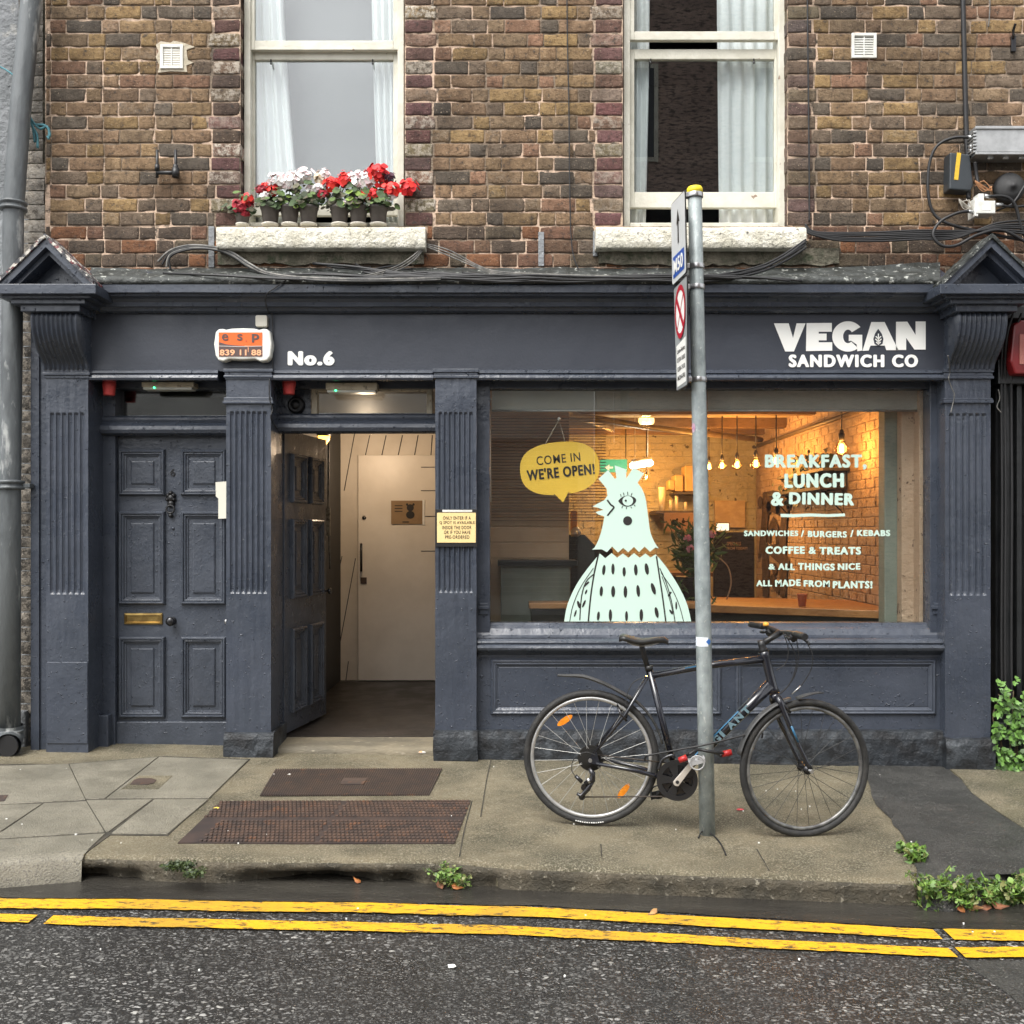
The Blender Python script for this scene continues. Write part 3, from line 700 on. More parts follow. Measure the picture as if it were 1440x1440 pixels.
CREAMOLD = mat('old_cream_wood', (0.50, 0.44, 0.33), (0.36, 0.31, 0.23), 8, c3=(0.12, 0.10, 0.08), scale3=20, rng3=(0.58, 0.66), rough=0.7, bump=.006)
transom(438, 608, 545, 587, 8, CREAMOLD)
mb = MB(); mb.pbox(380, 437, 545, 590, .16, .24); mb.build('transom_panel', PAINT, bld)
# open leaf of the shop door, swung into the hall
hinge = Vector((X(400, .2), .2, 0)); th = R(10); LW = .80; zl0, zl1 = Z(1033, .2), Z(604, .2)
eu = Vector((math.sin(th), math.cos(th), 0)); en = Vector((math.cos(th), -math.sin(th), 0))
def Tleaf(u, d, z): return hinge + eu*u + en*d + Vector((0, 0, z))
mb = MB()
c = [Tleaf(u, d, z) for z in (zl0, zl1) for d in (-.045, 0) for u in (0, LW)]
i = [mb._v(p) for p in c]
for q in ((0,2,3,1),(4,5,7,6),(0,1,5,4),(2,6,7,3),(0,4,6,2),(1,3,7,5)): mb.f.append([i[k] for k in q]); mb.smooth.append(False)
leaf = mb.build('open_door', PAINT_WORN, bld, bevel=.003)
for a, b_ in ((.10, .36), (.44, .70)):
    for zz0, zz1 in ((1.66, 2.0), (1.0, 1.55), (.22, .80)):
        mb = MB(); panel(mb, Tleaf, a, b_, zz0, zz1, [(r*1.1, d) for r, d in RINGS]); mb.build('door_panel', PAINT_WORN, leaf)
mb = MB(); mb.lathe([(.02, 0), (.02, .01), (.008, .012), (.008, .03), (.022, .04), (.024, .055), (.001, .06)], Tleaf(.74, 0, 1.02), 'x', 14); mb.build('door_knob', DKMETAL, leaf)
# hall: floor, step, walls, ceiling
HZ = .075
mb = MB(); mb.box(-1.62, -.50, .235, 3.0, HZ-.1, HZ); mb.build('hall_floor', HALLFLOOR, bld)
mb = MB(); rows = []
for i in range(31):
    x = X(386, -.1) + (X(612, -.1) - X(386, -.1))*i/30
    n1 = .004*noise.noise((x*7, 1, 0))
    rows.append([(x, .24, HZ - .004), (x, .02, HZ - .012 + n1), (x, -.03, HZ - .016 + n1), (x, -.05, HZ - .03 + n1), (x, -.055, HZ - .05), (x, -.06 + n1, -.03)])
mb.grid(rows); mb.build('door_step', STEPM, bld)
HALLWALL = mat('hall_boarding', (0.74, 0.67, 0.57), (0.66, 0.59, 0.49), 3, rough=0.5)
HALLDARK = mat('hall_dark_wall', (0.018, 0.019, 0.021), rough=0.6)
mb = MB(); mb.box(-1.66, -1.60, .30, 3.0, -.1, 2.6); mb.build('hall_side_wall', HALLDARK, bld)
mb = MB(); mb.box(-.505, -.489, .31, 3.0, -.1, 2.6); mb.build('hall_side_wall', HALLWALL, bld)
mb = MB(); mb.box(-1.62, -.49, 2.86, 2.92, -.1, 2.6); hb = mb.build('hall_back_wall', HALLWALL, bld)
mb = MB()                                         # slanting joints of the boarding
def hp(px, py, Y=2.858): return P(px, py, Y)
for (a, b_, c_, d_) in ((499, 608, 484, 690), (520, 612, 514, 640), (543, 612, 537, 640), (566, 612, 560, 640), (588, 612, 583, 640), (608, 612, 606, 640), (500, 785, 478, 905), (490, 930, 486, 960), (481, 782, 477, 800)):
    mb.tube([hp(a, b_), hp(c_, d_)], .004, 5)
for y in (657, 690, 726, 775): mb.tube([hp(592, y, 2.797), hp(625, y, 2.797)], .0035, 5)
mb.build('board_joint', HALLDARK, hb)
DOORWHITE = mat('hall_door_paint', (0.80, 0.74, 0.65), (0.73, 0.67, 0.58), 2.5, rough=0.42)
mb = MB(); mb.pbox(503.5, 660, 640, 957, 2.80, 2.85); hd_ = mb.build('inner_door', DOORWHITE, bld, bevel=.004)
mb = MB(); mb.tube([hp(508, 765, 2.80), hp(508, 765, 2.75), hp(508, 803, 2.75), hp(508, 803, 2.80)], .011, 8); mb.build('pull_handle', DKMETAL, hd_)
mb = MB(); mb.lathe([(.02, 0), (.018, -.01), (.001, -.012)], hp(512, 728, 2.80), 'y', 12); mb.build('door_lock', DKMETAL, hd_)
mb = MB(); mb.pbox(507, 515.5, 812, 821, 2.79, 2.80); mb.build('key_plate', IRON, hd_)
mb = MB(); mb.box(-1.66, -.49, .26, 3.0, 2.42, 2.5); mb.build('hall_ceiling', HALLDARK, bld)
# shop window: frame, mullion, two panes
YG = .06
mb = MB()
mb.pbox(668, 689, 536, 905, -.02, .10); mb.pbox(1308, 1332, 536, 905, -.02, .10)
win = mb.build('shop_window', PAINT, bld, bevel=.004)
mb = MB(); mb.pbox(686, 1310, 535, 546.5, .0, .10); mb.build('window_head', PAINT, win, bevel=.003)
mb = MB(); mb.pbox(984, 994.5, 546, 876, .03, .09); mb.build('mullion', PAINT, win, bevel=.003)
mb = MB(); sweep(mb, 672, 1330, [(.12, 874), (.035, 876), (.03, 879), (-.005, 884), (-.03, 893), (-.035, 897), (.12, 897)], 60, .0015, 2); mb.build('bottom_rail', PAINT, win)
for a, b_ in ((688, 985), (994, 1309)):
    mb = MB(); mb.pbox(a, b_, 546, 877, YG, YG+.006); mb.build('pane', SHOPGLASS, win)
mb = MB()   # little turned bases on the frame
for px in (680, 1319):
    mb = MB(); mb.pbox(px-6, px+6, 848, 852, -.035, 0); mb.pbox(px-7.5, px+7.5, 852, 857, -.04, 0); mb.pbox(px-6, px+6, 857, 864, -.03, 0); mb.build('frame_bead', PAINT, win, bevel=.003)
# stall riser
mb = MB(); sweep(mb, 673, 1332, [(.1, 897), (-.06, 897.5), (-.105, 899), (-.12, 901.5), (-.125, 904), (-.118, 906.5), (-.135, 908), (-.142, 911.5), (-.135, 914.5), (-.11, 917), (-.09, 919), (-.075, 921), (-.075, 924), (.1, 925)], 110, .003, 4); mb.build('window_ledge', PAINT_WORN, bld)
YS = -.07
def Tst(x, d, z): return (x, YS - d, z)
mb = MB(); mb.pbox(669, 1332, 922, 1050, YS, .1); sr = mb.build('stall_riser', PAINT, bld)
SR = [(0, 0), (.004, .012), (.012, .018), (.022, .012), (.030, .014), (.042, .004), (.050, -.0), (.056, .002)]
for a, b_ in ((690, 1014), (1034, 1316)):
    mb = MB(); panel(mb, Tst, X(a, YS), X(b_, YS), Z(1005, YS), Z(927, YS), SR); mb.build('riser_panel', PAINT, sr)
plinth(bld, 670, 1331, 1028, 1085, -.13, .1, 13)
# interior of the shop
CREAMBRICK = None
def mat_paintbrick(name, c1, c2, spots, sc_=9.0):
    m, nt, b, co = new_mat(name)
    mp = nt.nodes.new('ShaderNodeMapping'); mp.inputs['Rotation'].default_value = (R(90), 0, 0) ; nt.links.new(co, mp.inputs['Vector'])
    f, _ = _noise(nt, co, 2.5, 5, 0.6, 0.35, 0.65)
    c = _mix(nt, f, c1, c2)
    f2, _ = _noise(nt, co, 15, 5, 0.65, 0.625, 0.66); c = _mix(nt, f2, c, spots)
    f3, _ = _noise(nt, _scaled(nt, co, (1, 1, .3)), 9, 4, 0.6, 0.68, 0.70); c = _mix(nt, f3, c, spots)
    nt.links.new(c, b.inputs['Base Color']); b.inputs['Roughness'].default_value = .8
    _, r1 = _noise(nt, co, 30); _bump(nt, b, r1, .012); return m
PBRICK = mat_paintbrick('painted_interior_brick', (0.50, 0.375, 0.27), (0.40, 0.29, 0.20), (0.09, 0.05, 0.03))
PBRICK2 = mat_paintbrick('painted_back_brick', (0.46, 0.44, 0.32), (0.36, 0.33, 0.22), (0.08, 0.07, 0.05))
def brick_face(mb, x0, x1, z0, z1, T, seed, bw=.21, bh=.075):
    z = z0; row = 0
    while z < z1:
        x = x0 - (bw/2 if row % 2 else 0) - .05*abs(noise.noise((row*1.7, seed, 3)))
        while x < x1:
            a, b_ = max(x, x0), min(x + bw, x1)
            if b_ - a > .02:
                d = .003*noise.noise((x*5, z*5, seed)); e = .0025
                rows = [[T(a+e, d-.002, z+e), T(b_-e, d-.002, z+e)], [T(a+e+.006, d, z+e+.006), T(b_-e-.006, d, z+e+.006)], [T(a+e+.006, d, z+bh-e-.006), T(b_-e-.006, d, z+bh-e-.006)], [T(a+e, d-.002, z+bh-e), T(b_-e, d-.002, z+bh-e)]]
                mb.grid(rows, sm=False)
            x += bw
        z += bh; row += 1
RX = 2.80; BY = 5.0; CZ = 2.62
mb = MB(); mb.box(RX, RX+.06, .1, BY+.1, -.2, CZ); brick_face(mb, .12, BY, 0, CZ, lambda u, d, z: (RX - .004 - d - .008, u, z), 1); mb.build('interior_side_wall', PBRICK, bld)
mb = MB(); mb.box(-.49, RX, BY, BY+.06, -.2, CZ); brick_face(mb, -.45, RX-.02, 0, CZ, lambda u, d, z: (u, BY - .004 - d - .008, z), 2); mb.build('interior_back_wall', PBRICK2, bld)
mb = MB(); mb.box(-.488, -.44, .12, BY, -.2, CZ); mb.build('interior_side_wall', PBRICK2, bld)
CEIL = mat('interior_ceiling', (0.52, 0.44, 0.28), (0.42, 0.34, 0.2), 3, rough=.8)
mb = MB(); mb.box(-3.1, 3.0, .1, BY+.1, CZ, CZ+.25); cl = mb.build('interior_ceiling', CEIL, bld)
mb = MB()
for y, hgt, wd in ((.95, .05, .06), (1.7, .10, .14), (2.7, .08, .12), (3.7, .1, .14), (4.6, .08, .12)): mb.box(-.44, RX, y, y+wd, CZ-hgt, CZ)
mb.build('ceiling_beam', mat('beam_wood', (0.22, 0.14, 0.07), (0.14, 0.085, 0.04), 5, stretch=(.3, 1, 1), rough=.7), cl, bevel=.005)
PIPED = mat('ceiling_pipe_dark', (0.10, 0.075, 0.045), rough=.5)
mb = MB(); mb.tube(spline([(-.2, 2.2, 2.50), (.6, 2.3, 2.47), (1.4, 3.0, 2.44), (2.7, 4.4, 2.46)], 6), .03, 8); mb.tube([(2.74, .5, 2.42), (2.74, 4.9, 2.42)], .02, 8); mb.tube([(.1, 1.2, 2.5), (1.0, 3.6, 2.5)], .035, 8); mb.build('ceiling_pipe', PIPED, cl)
mb = MB(); mb.box(-.44, RX, .12, BY, -.25, -.04); mb.build('interior_floor', HALLFLOOR, bld)
SAGE = mat('sage_paint', (0.20, 0.235, 0.20), (0.17, 0.20, 0.17), 4, rough=.6)
mb = MB(); mb.pbox(1244, 1262, 540, 890, .30, .42); mb.pbox(1262, 1266, 540, 890, .32, .42); mb.build('interior_post', SAGE, bld, bevel=.006)
mb = MB(); mb.pbox(1268, 1292, 540, 880, .22, .34); mb.pbox(1293, 1340, 540, 880, .12, .34); mb.build('window_reveal', PBRICK, bld, bevel=.004)
# closing of the facade between the shop ceiling and the brick wall, sides and back of the house
mb = MB(); mb.box(-3.1, 3.1, .101, .28, CZ+.001, 2.96); mb.box(-3.1, 3.2, .3, .36, 2.96, 3.0)
mb.box(-3.16, -3.10, .1, 5.1, -.3, 6.2); mb.box(3.1, 3.16, .1, 5.1, -.3, 6.2); mb.box(-3.1, 3.1, 5.1, 5.16, -.3, 6.2); mb.box(-3.1, 3.1, .3, 5.1, 6.0, 6.1)
mb.build('rear_walls', RENDER_MUD, bld)
mb = MB(); mb.box(-3.09, -1.68, .6, .65, -.2, CZ); mb.box(-3.09, -1.7, .2, .6, CZ-.2, CZ-.15); mb.build('hall_partition', DKROOM, bld)
# sash windows upstairs
ROOM = mat('upstairs_room', (0.060, 0.058, 0.058), (0.04, 0.04, 0.042), 2, rough=.9)
def sash(a, b_, rails, brail):
    Y = .085; mb = MB()
    mb.pbox(a, a+9, -60, 319, Y, .24); mb.pbox(b_-9, b_, -60, 319, Y, .24)
    mb.pbox(a+9, b_-9, 313, 319.5, Y-.01, .24)
    fr = mb.build('sash_window', WHITEWOOD, bld, bevel=.004)
    (u0, u1), (l0, l1) = rails
    def sash_mb(y0, y1, t, Ys, bh):
        mb = MB(); st = 6.5
        mb.pbox(a+8.5, a+8.5+st, y0, y1, Ys, Ys+.038); mb.pbox(b_-8.5-st, b_-8.5, y0, y1, Ys, Ys+.038)
        return mb
    mb = sash_mb(-60, u1, 0, .105, 0); mb.pbox(a+15, b_-15, u0, u1, .103, .142); s1 = mb.build('upper_sash', WHITEWOOD, fr, bevel=.003)
    mb = MB(); mb.pbox(a+14, b_-14, -60, u0+1, .122, .126); mb.build('upper_pane', UPGLASS, fr)
    mb = sash_mb(l0, brail[1], 0, .150, 0); mb.pbox(a+15, b_-15, l0, l1, .148, .188); mb.pbox(a+15, b_-15, brail[0], brail[1], .148, .188)
    s2 = mb.build('lower_sash', WHITEWOOD, fr, bevel=.003)
    mb = MB(); mb.pbox(a+14, b_-14, l1-1, brail[0]+1, .168, .172); mb.build('lower_pane', UPGLASS, fr)
    mb = MB()
    for p in (a+38, b_-44): mb.tube([P(p, l1, .150), P(p, l1+4, .14), P(p, l1+6, .128)], .006, 6)
    mb.build('sash_lift', DKMETAL, fr)
    mb = MB(); xa, xb = X(a-20, .25), X(b_+20, .25); z0, z1 = Z(326, .25), Z(-90, .25)
    mb.box(xa-.06, xa, .26, 2.6, z0, z1); mb.box(xb, xb+.06, .26, 2.6, z0, z1); mb.box(xa, xb, 2.6, 2.66, z0, z1); mb.box(xa, xb, .26, 2.6, z0-.05, z0); mb.box(xa, xb, .26, 2.6, z1, z1+.05)
    mb.build('room', ROOM, fr)
    return fr
sash(343, 568, ((57, 70), (72, 84)), (288, 303))
sash(877, 1104, ((44, 56), (69, 83)), (270, 292))

# ------------------------------------------------------------------ lettering
_dg = None
def text_geo(s, bold=0.0, spacing=1.0):
    """filled outlines of the words; heavy weights are several slightly shifted layers, a fraction of a millimetre apart"""
    sh = [(0, 0)]; off = bold
    if bold > .05:
        d = bold*.72; off = .004; sh = [(-d, 0), (d, 0), (0, d*.55), (0, -d*.55), (-d*.6, d*.5), (d*.6, d*.5), (-d*.6, -d*.5), (d*.6, -d*.5)]
    cu = bpy.data.curves.new('txt', 'FONT'); cu.body = s; cu.offset = off; cu.space_character = spacing; cu.resolution_u = 4
    o = bpy.data.objects.new('txt', cu); C.objects.link(o)
    dg = bpy.context.evaluated_depsgraph_get(); me = bpy.data.meshes.new_from_object(o.evaluated_get(dg))
    v0 = [v.co.copy() for v in me.vertices]; f0 = [list(p.vertices) for p in me.polygons]
    bpy.data.objects.remove(o); bpy.data.curves.remove(cu); bpy.data.meshes.remove(me)
    vs_ = []; fs = []
    for k, (dx, dy) in enumerate(sh):
        n = len(vs_); vs_ += [(v.x + dx, v.y + dy, k) for v in v0]; fs += [[n + i for i in f] for f in f0]
    x0 = min(v[0] for v in vs_); x1 = max(v[0] for v in vs_); y0 = min(v[1] for v in vs_); y1 = max(v[1] for v in vs_)
    return [((a-x0)/(x1-x0), (b_-y0)/(y1-y0), k) for a, b_, k in vs_], fs
def add_text(mb, s, px0, px1, py0, py1, Y, bold=0.0, spacing=1.0, rot=0.0, T=None):
    vs_, fs = text_geo(s, bold, spacing); cx, cy = (px0+px1)/2, (py0+py1)/2
    base = len(mb.v)
    for u, v, k in vs_:
        x = px0 + (px1-px0)*u - cx; y = py1 + (py0-py1)*v - cy
        xr = x*math.cos(rot) + y*math.sin(rot); yr = -x*math.sin(rot) + y*math.cos(rot)
        mb._v(T(cx+xr, cy+yr, k) if T else P(cx+xr, cy+yr, Y - .00025*k))
    for f in fs: mb.f.append([base+k for k in f]); mb.smooth.append(False)
def add_poly(mb, pts, Y, T=None): mb.poly([T(*p) if T else P(p[0], p[1], Y) for p in pts])
def ell(cx, cy, rx, ry, n=16, rot=0):
    return [(cx + rx*math.cos(a)*math.cos(rot) - ry*math.sin(a)*math.sin(rot), cy + rx*math.cos(a)*math.sin(rot) + ry*math.sin(a)*math.cos(rot)) for a in [2*PI*k/n for k in range(n)]]
YF = -.1245
z5 = lambda p: (1060 + p[0]/3.789, 400 + p[1]/3.789)
mb = MB()
for g in ([(107, 207), (186, 207), (209, 285), (228, 207), (276, 207), (214, 357), (167, 357)],
          [(281, 206), (416, 205), (416, 252), (346, 252), (346, 262), (388, 262), (388, 298), (346, 298), (346, 308), (418, 308), (418, 353), (278, 355)],
          [(758, 199), (818, 198), (862, 268), (862, 197), (916, 197), (916, 347), (856, 347), (812, 285), (812, 349), (757, 349)]):
    add_poly(mb, [z5(p) for p in g], YF)
gc = (502, 277)
outer = [(gc[0] + 84*math.cos(R(a)), gc[1] - 81*math.sin(R(a))) for a in range(38, 311, 8)]
inner = [(gc[0] + 26*math.cos(R(a)), gc[1] - 36*math.sin(R(a))) for a in range(38, 311, 8)]
for k in range(len(outer)-1): add_poly(mb, [z5(outer[k]), z5(outer[k+1]), z5(inner[k+1]), z5(inner[k])], YF)
add_poly(mb, [z5(p) for p in [(506, 268), (578, 268), (578, 352), (552, 356), (548, 320), (519, 300), (506, 302)]], YF)
add_poly(mb, [z5(p) for p in [(626, 200), (697, 200), (770, 350), (706, 350), (698, 326), (622, 326), (612, 352), (579, 354)]], YF)
leafp = [(663, 236), (682, 262), (691, 290), (686, 316), (664, 330), (643, 316), (637, 290), (646, 262)]
mb.build('lettering', LETTER, bld)
mb = MB(); add_poly(mb, [z5(p) for p in leafp], YF-.002); mb.build('leaf_emblem', PAINT_SMOOTH, bld)
mb = MB()
def bar(mb, a, b_, w, Y, f=None):
    a = Vector((a[0], a[1])); b_ = Vector((b_[0], b_[1])); d = (b_-a).normalized(); n = Vector((-d.y, d.x))*w/2
    q = [a+n, b_+n, b_-n, a-n]; add_poly(mb, [f(p) if f else (p.x, p.y) for p in q], Y)
for a, b_ in (((664, 262), (664, 322)), ((664, 290), (650, 276)), ((664, 290), (678, 276)), ((664, 306), (648, 290)), ((664, 306), (680, 290)), ((664, 318), (652, 306)), ((664, 318), (676, 306))): bar(mb, a, b_, 6, YF-.004, z5)
mb.build('leaf_vein', LETTER, bld)
mb = MB(); add_text(mb, 'SANDWICH CO', 1109, 1291, 498.5, 516.5, YF, .09, 1.22); mb.build('lettering', LETTER, bld)
mb = MB(); add_text(mb, 'No.6', 404.5, 470.5, 493.5, 514, YF, .11, 1.2); mb.build('lettering', LETTER, bld)
# vinyl lettering and the hen on the shop glass
YV = YG - .003
mb = MB()
for s, a, b_, c_, d_, r, bo in (('BREAKFAST,', 1075.6, 1219, 639, 660.5, 0, .075), ('LUNCH', 1103, 1187, 665.5, 686, .01, .085), ('&', 1084, 1102.5, 692, 711.5, 0, .06), ('DINNER', 1109.5, 1201.5, 693, 710, -.02, .08),
        ('SANDWICHES', 1046, 1122.6, 746, 754, .0, .075), ('/', 1126, 1131, 745.5, 755, 0, .04), ('BURGERS', 1136, 1191, 746.7, 755.7, -.015, .08), ('/', 1195.5, 1200.5, 745, 755, 0, .04), ('KEBABS', 1205, 1252, 745.2, 754, 0, .08),
        ('COFFEE', 1076.5, 1132, 768.3, 779, 0, .08), ('&', 1137, 1147.5, 769, 779, 0, .05), ('TREATS', 1152, 1211, 769, 780, 0, .08), ('&', 1080.7, 1090, 793, 801, 0, .05), ('ALL', 1094, 1118, 792.3, 801.5, -.02, .075), ('THINGS', 1122, 1174, 792, 802, -.02, .08), ('NICE', 1178, 1210, 792, 801.5, .02, .075),
        ('ALL', 1063.5, 1086, 816, 824.5, 0, .075), ('MADE', 1090, 1126, 815, 824.5, .03, .08), ('FROM', 1130, 1167, 816, 825.5, -.02, .08), ('PLANTS!', 1171, 1227, 817, 827.5, 0, .075)):
    if s in ('BREAKFAST,', 'LUNCH', 'SANDWICHES', 'COFFEE', 'ALL') or (s == '&' and c_ != 769): mb = MB()
    if s in ('BREAKFAST,', 'LUNCH', 'DINNER', 'KEBABS', 'TREATS', 'NICE', 'PLANTS!'): add_text(mb, s, a, b_, c_, d_, YV, bo*1.15, 1.2, r); mb.build('window_lettering', MINT, win); continue
    if s == 'ALL' and c_ < 800: mb = mbk
    add_text(mb, s, a, b_, c_, d_, YV, bo*1.15, 1.2, r); mbk = mb
mb = MB(); add_poly(mb, [(1097.5, 722.5), (1115, 723), (1140, 722), (1165, 723), (1188, 722), (1188.5, 726), (1165, 727), (1140, 726.3), (1115, 727.5), (1098, 727)], YV)
mb.build('lettering_rule', MINT, win)
z1 = lambda p: (670 + p[0]/3.891, 520 + p[1]/3.891)
def smooth_pts(pts, n=4): return [(v.x, v.y) for v in spline([(a, b_, 0) for a, b_ in pts], n)]
head = [(630, 984)] + smooth_pts([(645, 975), (668, 930), (688, 865), (700, 803)], 4) + [(690, 799), (668, 792), (650, 779), (695, 766), (672, 757), (635, 748), (665, 731), (700, 713)] + [(716, 690), (712, 650), (668, 597), (720, 548), (757, 596)] + [(766, 592), (756, 523), (820, 545), (820, 594), (858, 533), (917, 568), (882, 618)] + smooth_pts([(905, 648), (924, 700), (938, 790), (950, 880), (972, 940), (998, 978)], 4)[0:] + [(978, 972), (950, 996), (920, 967), (890, 998), (862, 969), (830, 999), (803, 974), (775, 1000), (742, 967), (714, 998), (685, 982)]
body = [(675, 1006), (705, 1031), (740, 1003), (770, 1028), (801, 1005), (832, 1029), (862, 1003), (893, 1028), (925, 1005), (952, 1027), (980, 1010)] + smooth_pts([(1000, 1030), (1060, 1110), (1115, 1200), (1155, 1290), (1175, 1377)], 4) + [(480, 1377)] + smooth_pts([(480, 1377), (498, 1285), (545, 1180), (610, 1085), (675, 1006)], 4)[:-1]
mb = MB(); add_poly(mb, [z1(p) for p in head], YV); add_poly(mb, [z1(p) for p in body], YV); hen = mb.build('hen_decal', MINT, win)
mb = MB(); YI = YV - .002
for cx, cy, rx, ry, ro in ((697, 1095, 9, 28, .1), (747, 1090, 9, 30, 0), (808, 1105, 9, 26, 0), (872, 1095, 10, 31, -.05), (932, 1090, 11, 32, -.15), (683, 1212, 9, 28, .05), (748, 1213, 11, 31, 0), (815, 1215, 10, 33, 0), (885, 1210, 10, 33, -.1), (968, 1198, 11, 33, -.3), (667, 1347, 8, 25, .1), (733, 1343, 9, 33, 0), (821, 1348, 8, 28, 0), (902, 1342, 10, 33, 0), (986, 1328, 10, 30, -.2), (541, 1333, 5, 20, .3), (588, 1280, 6, 22, .4), (560, 1285, 8, 22, -.3), (600, 1215, 5, 14, .4), (1093, 1290, 5, 22, .0), (1065, 1325, 6, 16, -.6)):
    add_poly(mb, [z1(p) for p in ell(cx, cy, rx, ry, 14, ro)], YI)
def stroke(pts, w):
    pts = [Vector((a, b_)) for a, b_ in smooth_pts(pts, 4)]; L = []; Rr = []
    for k, p in enumerate(pts):
        d = (pts[min(k+1, len(pts)-1)] - pts[max(0, k-1)]).normalized(); n = Vector((-d.y, d.x))*w/2; L.append(p+n); Rr.append(p-n)
    for k in range(len(pts)-1): add_poly(mb, [z1((q.x, q.y)) for q in (L[k], L[k+1], Rr[k+1], Rr[k])], YI)
stroke([(668, 1010), (645, 1110), (625, 1240), (612, 1376)], 8); stroke([(985, 1020), (1000, 1120), (1018, 1240), (1036, 1376)], 8)
stroke([(640, 1085), (570, 1190), (528, 1290), (510, 1376)], 4); stroke([(1003, 1085), (1040, 1170), (1070, 1280), (1086, 1376)], 5); stroke([(1010, 1110), (1070, 1200), (1110, 1290), (1133, 1376)], 4)
stroke([(640, 1120), (600, 1160), (575, 1240), (565, 1370)], 6); stroke([(615, 1160), (590, 1185)], 10); stroke([(1015, 1130), (1050, 1230), (1075, 1330)], 4); stroke([(1050, 1240), (1065, 1215)], 9)
stroke([(716, 712), (735, 738), (752, 752), (735, 775), (716, 798)], 9)
add_poly(mb, [z1(p) for p in smooth_pts([(775, 718), (795, 698), (825, 688), (858, 695), (874, 712), (862, 735), (830, 748), (797, 740), (775, 718)], 3)[:-1]], YI)
add_poly(mb, [z1(p) for p in ell(827, 826, 25, 25, 20)], YI)
for a, b_ in (((792, 694), (788, 680)), ((808, 688), (804, 672)), ((828, 685), (827, 668)), ((848, 688), (851, 674)), ((800, 745), (795, 757)), ((822, 750), (820, 762)), ((845, 748), (849, 758)), ((862, 738), (869, 747))): bar(mb, a, b_, 4, YI, z1)
mb.build('hen_marking', INK, win)
mb = MB(); add_poly(mb, [z1(p) for p in ell(828, 717, 29, 27, 18)], YI-.002); mb.build('hen_eye', MINT, win)
mb = MB(); add_poly(mb, [z1(p) for p in ell(817, 716, 6, 6, 10)], YI-.004); mb.build('hen_pupil', INK, win)
# ------------------------------------------------------------------ neighbours and the far side of the street
nb = thing('neighbour_house', 'grey rendered house wall at the left edge behind the leaning downpipe', 'building', (X(0, .1), .1, 0))
mb = MB(); n = 30; rows = []
for j in range(60):
    z = -.3 + 6.6*j/59
    rows.append([(-9 + (X(46, 0.09)+9)*i/n, .075 + .012*noise.noise((i*.9, z*2, 3)), z) for i in range(n+1)])
mb.grid(rows); mb.build('wall', RENDER_GREY, nb)
mb = MB(); mb.pbox(-300, 36, 1000, 1080, -.03, .05); mb.build('plinth', RENDER_GREY, nb, bevel=.01)
rn = thing('neighbour_shop', 'black painted neighbouring shopfront at the right edge above the ivy', 'building', (X(1440, 0), 0, 0))
mb = MB(); mb.box(X(1400, -.02), 9, -.02, .4, -.3, 2.98); mb.build('wall', BLACKPAINT, rn)
mb = MB(); mb.box(X(1540, 0), 9, 0.0, .4, 2.98, 6.3); mb.build('upper_wall', RENDER_MUD, rn)
for a, b_, y0, y1, f in ((1410, 1424, 540, 980, -.09), (1430, 1437, 540, 980, -.07), (1444, 1470, 530, 1010, -.06), (1480, 1640, 560, 1010, -.05)):
    mb = MB(); mb.pbox(a, b_, y0, y1, f, 0); mb.build('pilaster_strip', BLACKPAINT, rn, bevel=.006)
mb = MB(); mb.pbox(1404, 1800, 505, 540, -.12, 0); mb.pbox(1404, 1800, 430, 448, -.14, 0); mb.build('fascia_board', BLACKPAINT, rn, bevel=.006)
mb = MB(); mb.pbox(1402, 1800, 1020, 1090, -.12, 0); mb.build('plinth', PLINTH, rn, bevel=.01)
rs = thing('lightbox_sign', 'red box sign cut off by the right edge beside the console bracket', 'sign', P(1440, 490, -.3))
SIGNRED = mat('sign_red', (0.20, 0.012, 0.014), (0.13, 0.01, 0.01), 6, rough=.35)
mb = MB(); mb.prism([P(px, py, -.20) for px, py in ((1426, 456), (1436, 450), (1600, 450), (1600, 530), (1428, 526), (1421, 508))], (0, .2, 0)); mb.build('sign_box', SIGNRED, rs, bevel=.01)
mb = MB(); mb.pbox(1434, 1560, 470, 512, -.205, -.195); mb.build('sign_face', mat('sign_face_pink', (.42, .16, .13), (.35, .1, .08), 5, rough=.4), rs)
FARB = mat('far_brick', (0.46, 0.34, 0.28), (0.34, 0.25, 0.21), 3, c3=(.10, .08, .07), scale3=18, rng3=(.5, .6), stretch=(.4, .4, 1.5), rough=.9)
fb = thing('opposite_house', 'dark brick house across the street seen mirrored in the right upstairs window', 'building', (4, -11.9, 0))
mb = MB(); mb.box(1.55, 9, -12.4, -11.9, -.3, 13.5); mb.build('wall', FARB, fb)
for x, z in ((1.7, 5.4), (1.7, 8.3), (4.4, 5.4), (4.4, 8.3), (7, 5.4)):
    mb = MB(); mb.box(x, x+1.0, -11.9, -11.86, z, z+1.8); w_ = mb.build('window', WHITEWOOD, fb); mb = MB(); mb.box(x+.08, x+.92, -11.86, -11.85, z+.08, z+1.72); mb.build('pane', mat('far_pane', (.03, .035, .04), rough=.1), w_)
lw = thing('opposite_shed', 'low pale building with slatted shutters across the street mirrored in the shop glass', 'building', (-3, -11.9, 0))
mb = MB(); mb.box(-10, 1.5, -12.4, -11.9, -.3, 4.3); mb.build('wall', mat('pale_render', (.62, .61, .57), (.52, .51, .48), 1.5, rough=.9), lw)
mb = MB(); 
for k in range(34): mb.box(-6.5, 1.2, -11.9, -11.87 + .012*(k % 2), .3 + k*.085, .3 + k*.085 + .07)
mb.build('shutter', mat('shutter_slats', (.30, .29, .28), rough=.4), lw)
mb = MB(); mb.box(-12, 12, -13, -9.6, -.35, -.06); structure(mb.build('far_pavement', CONC))

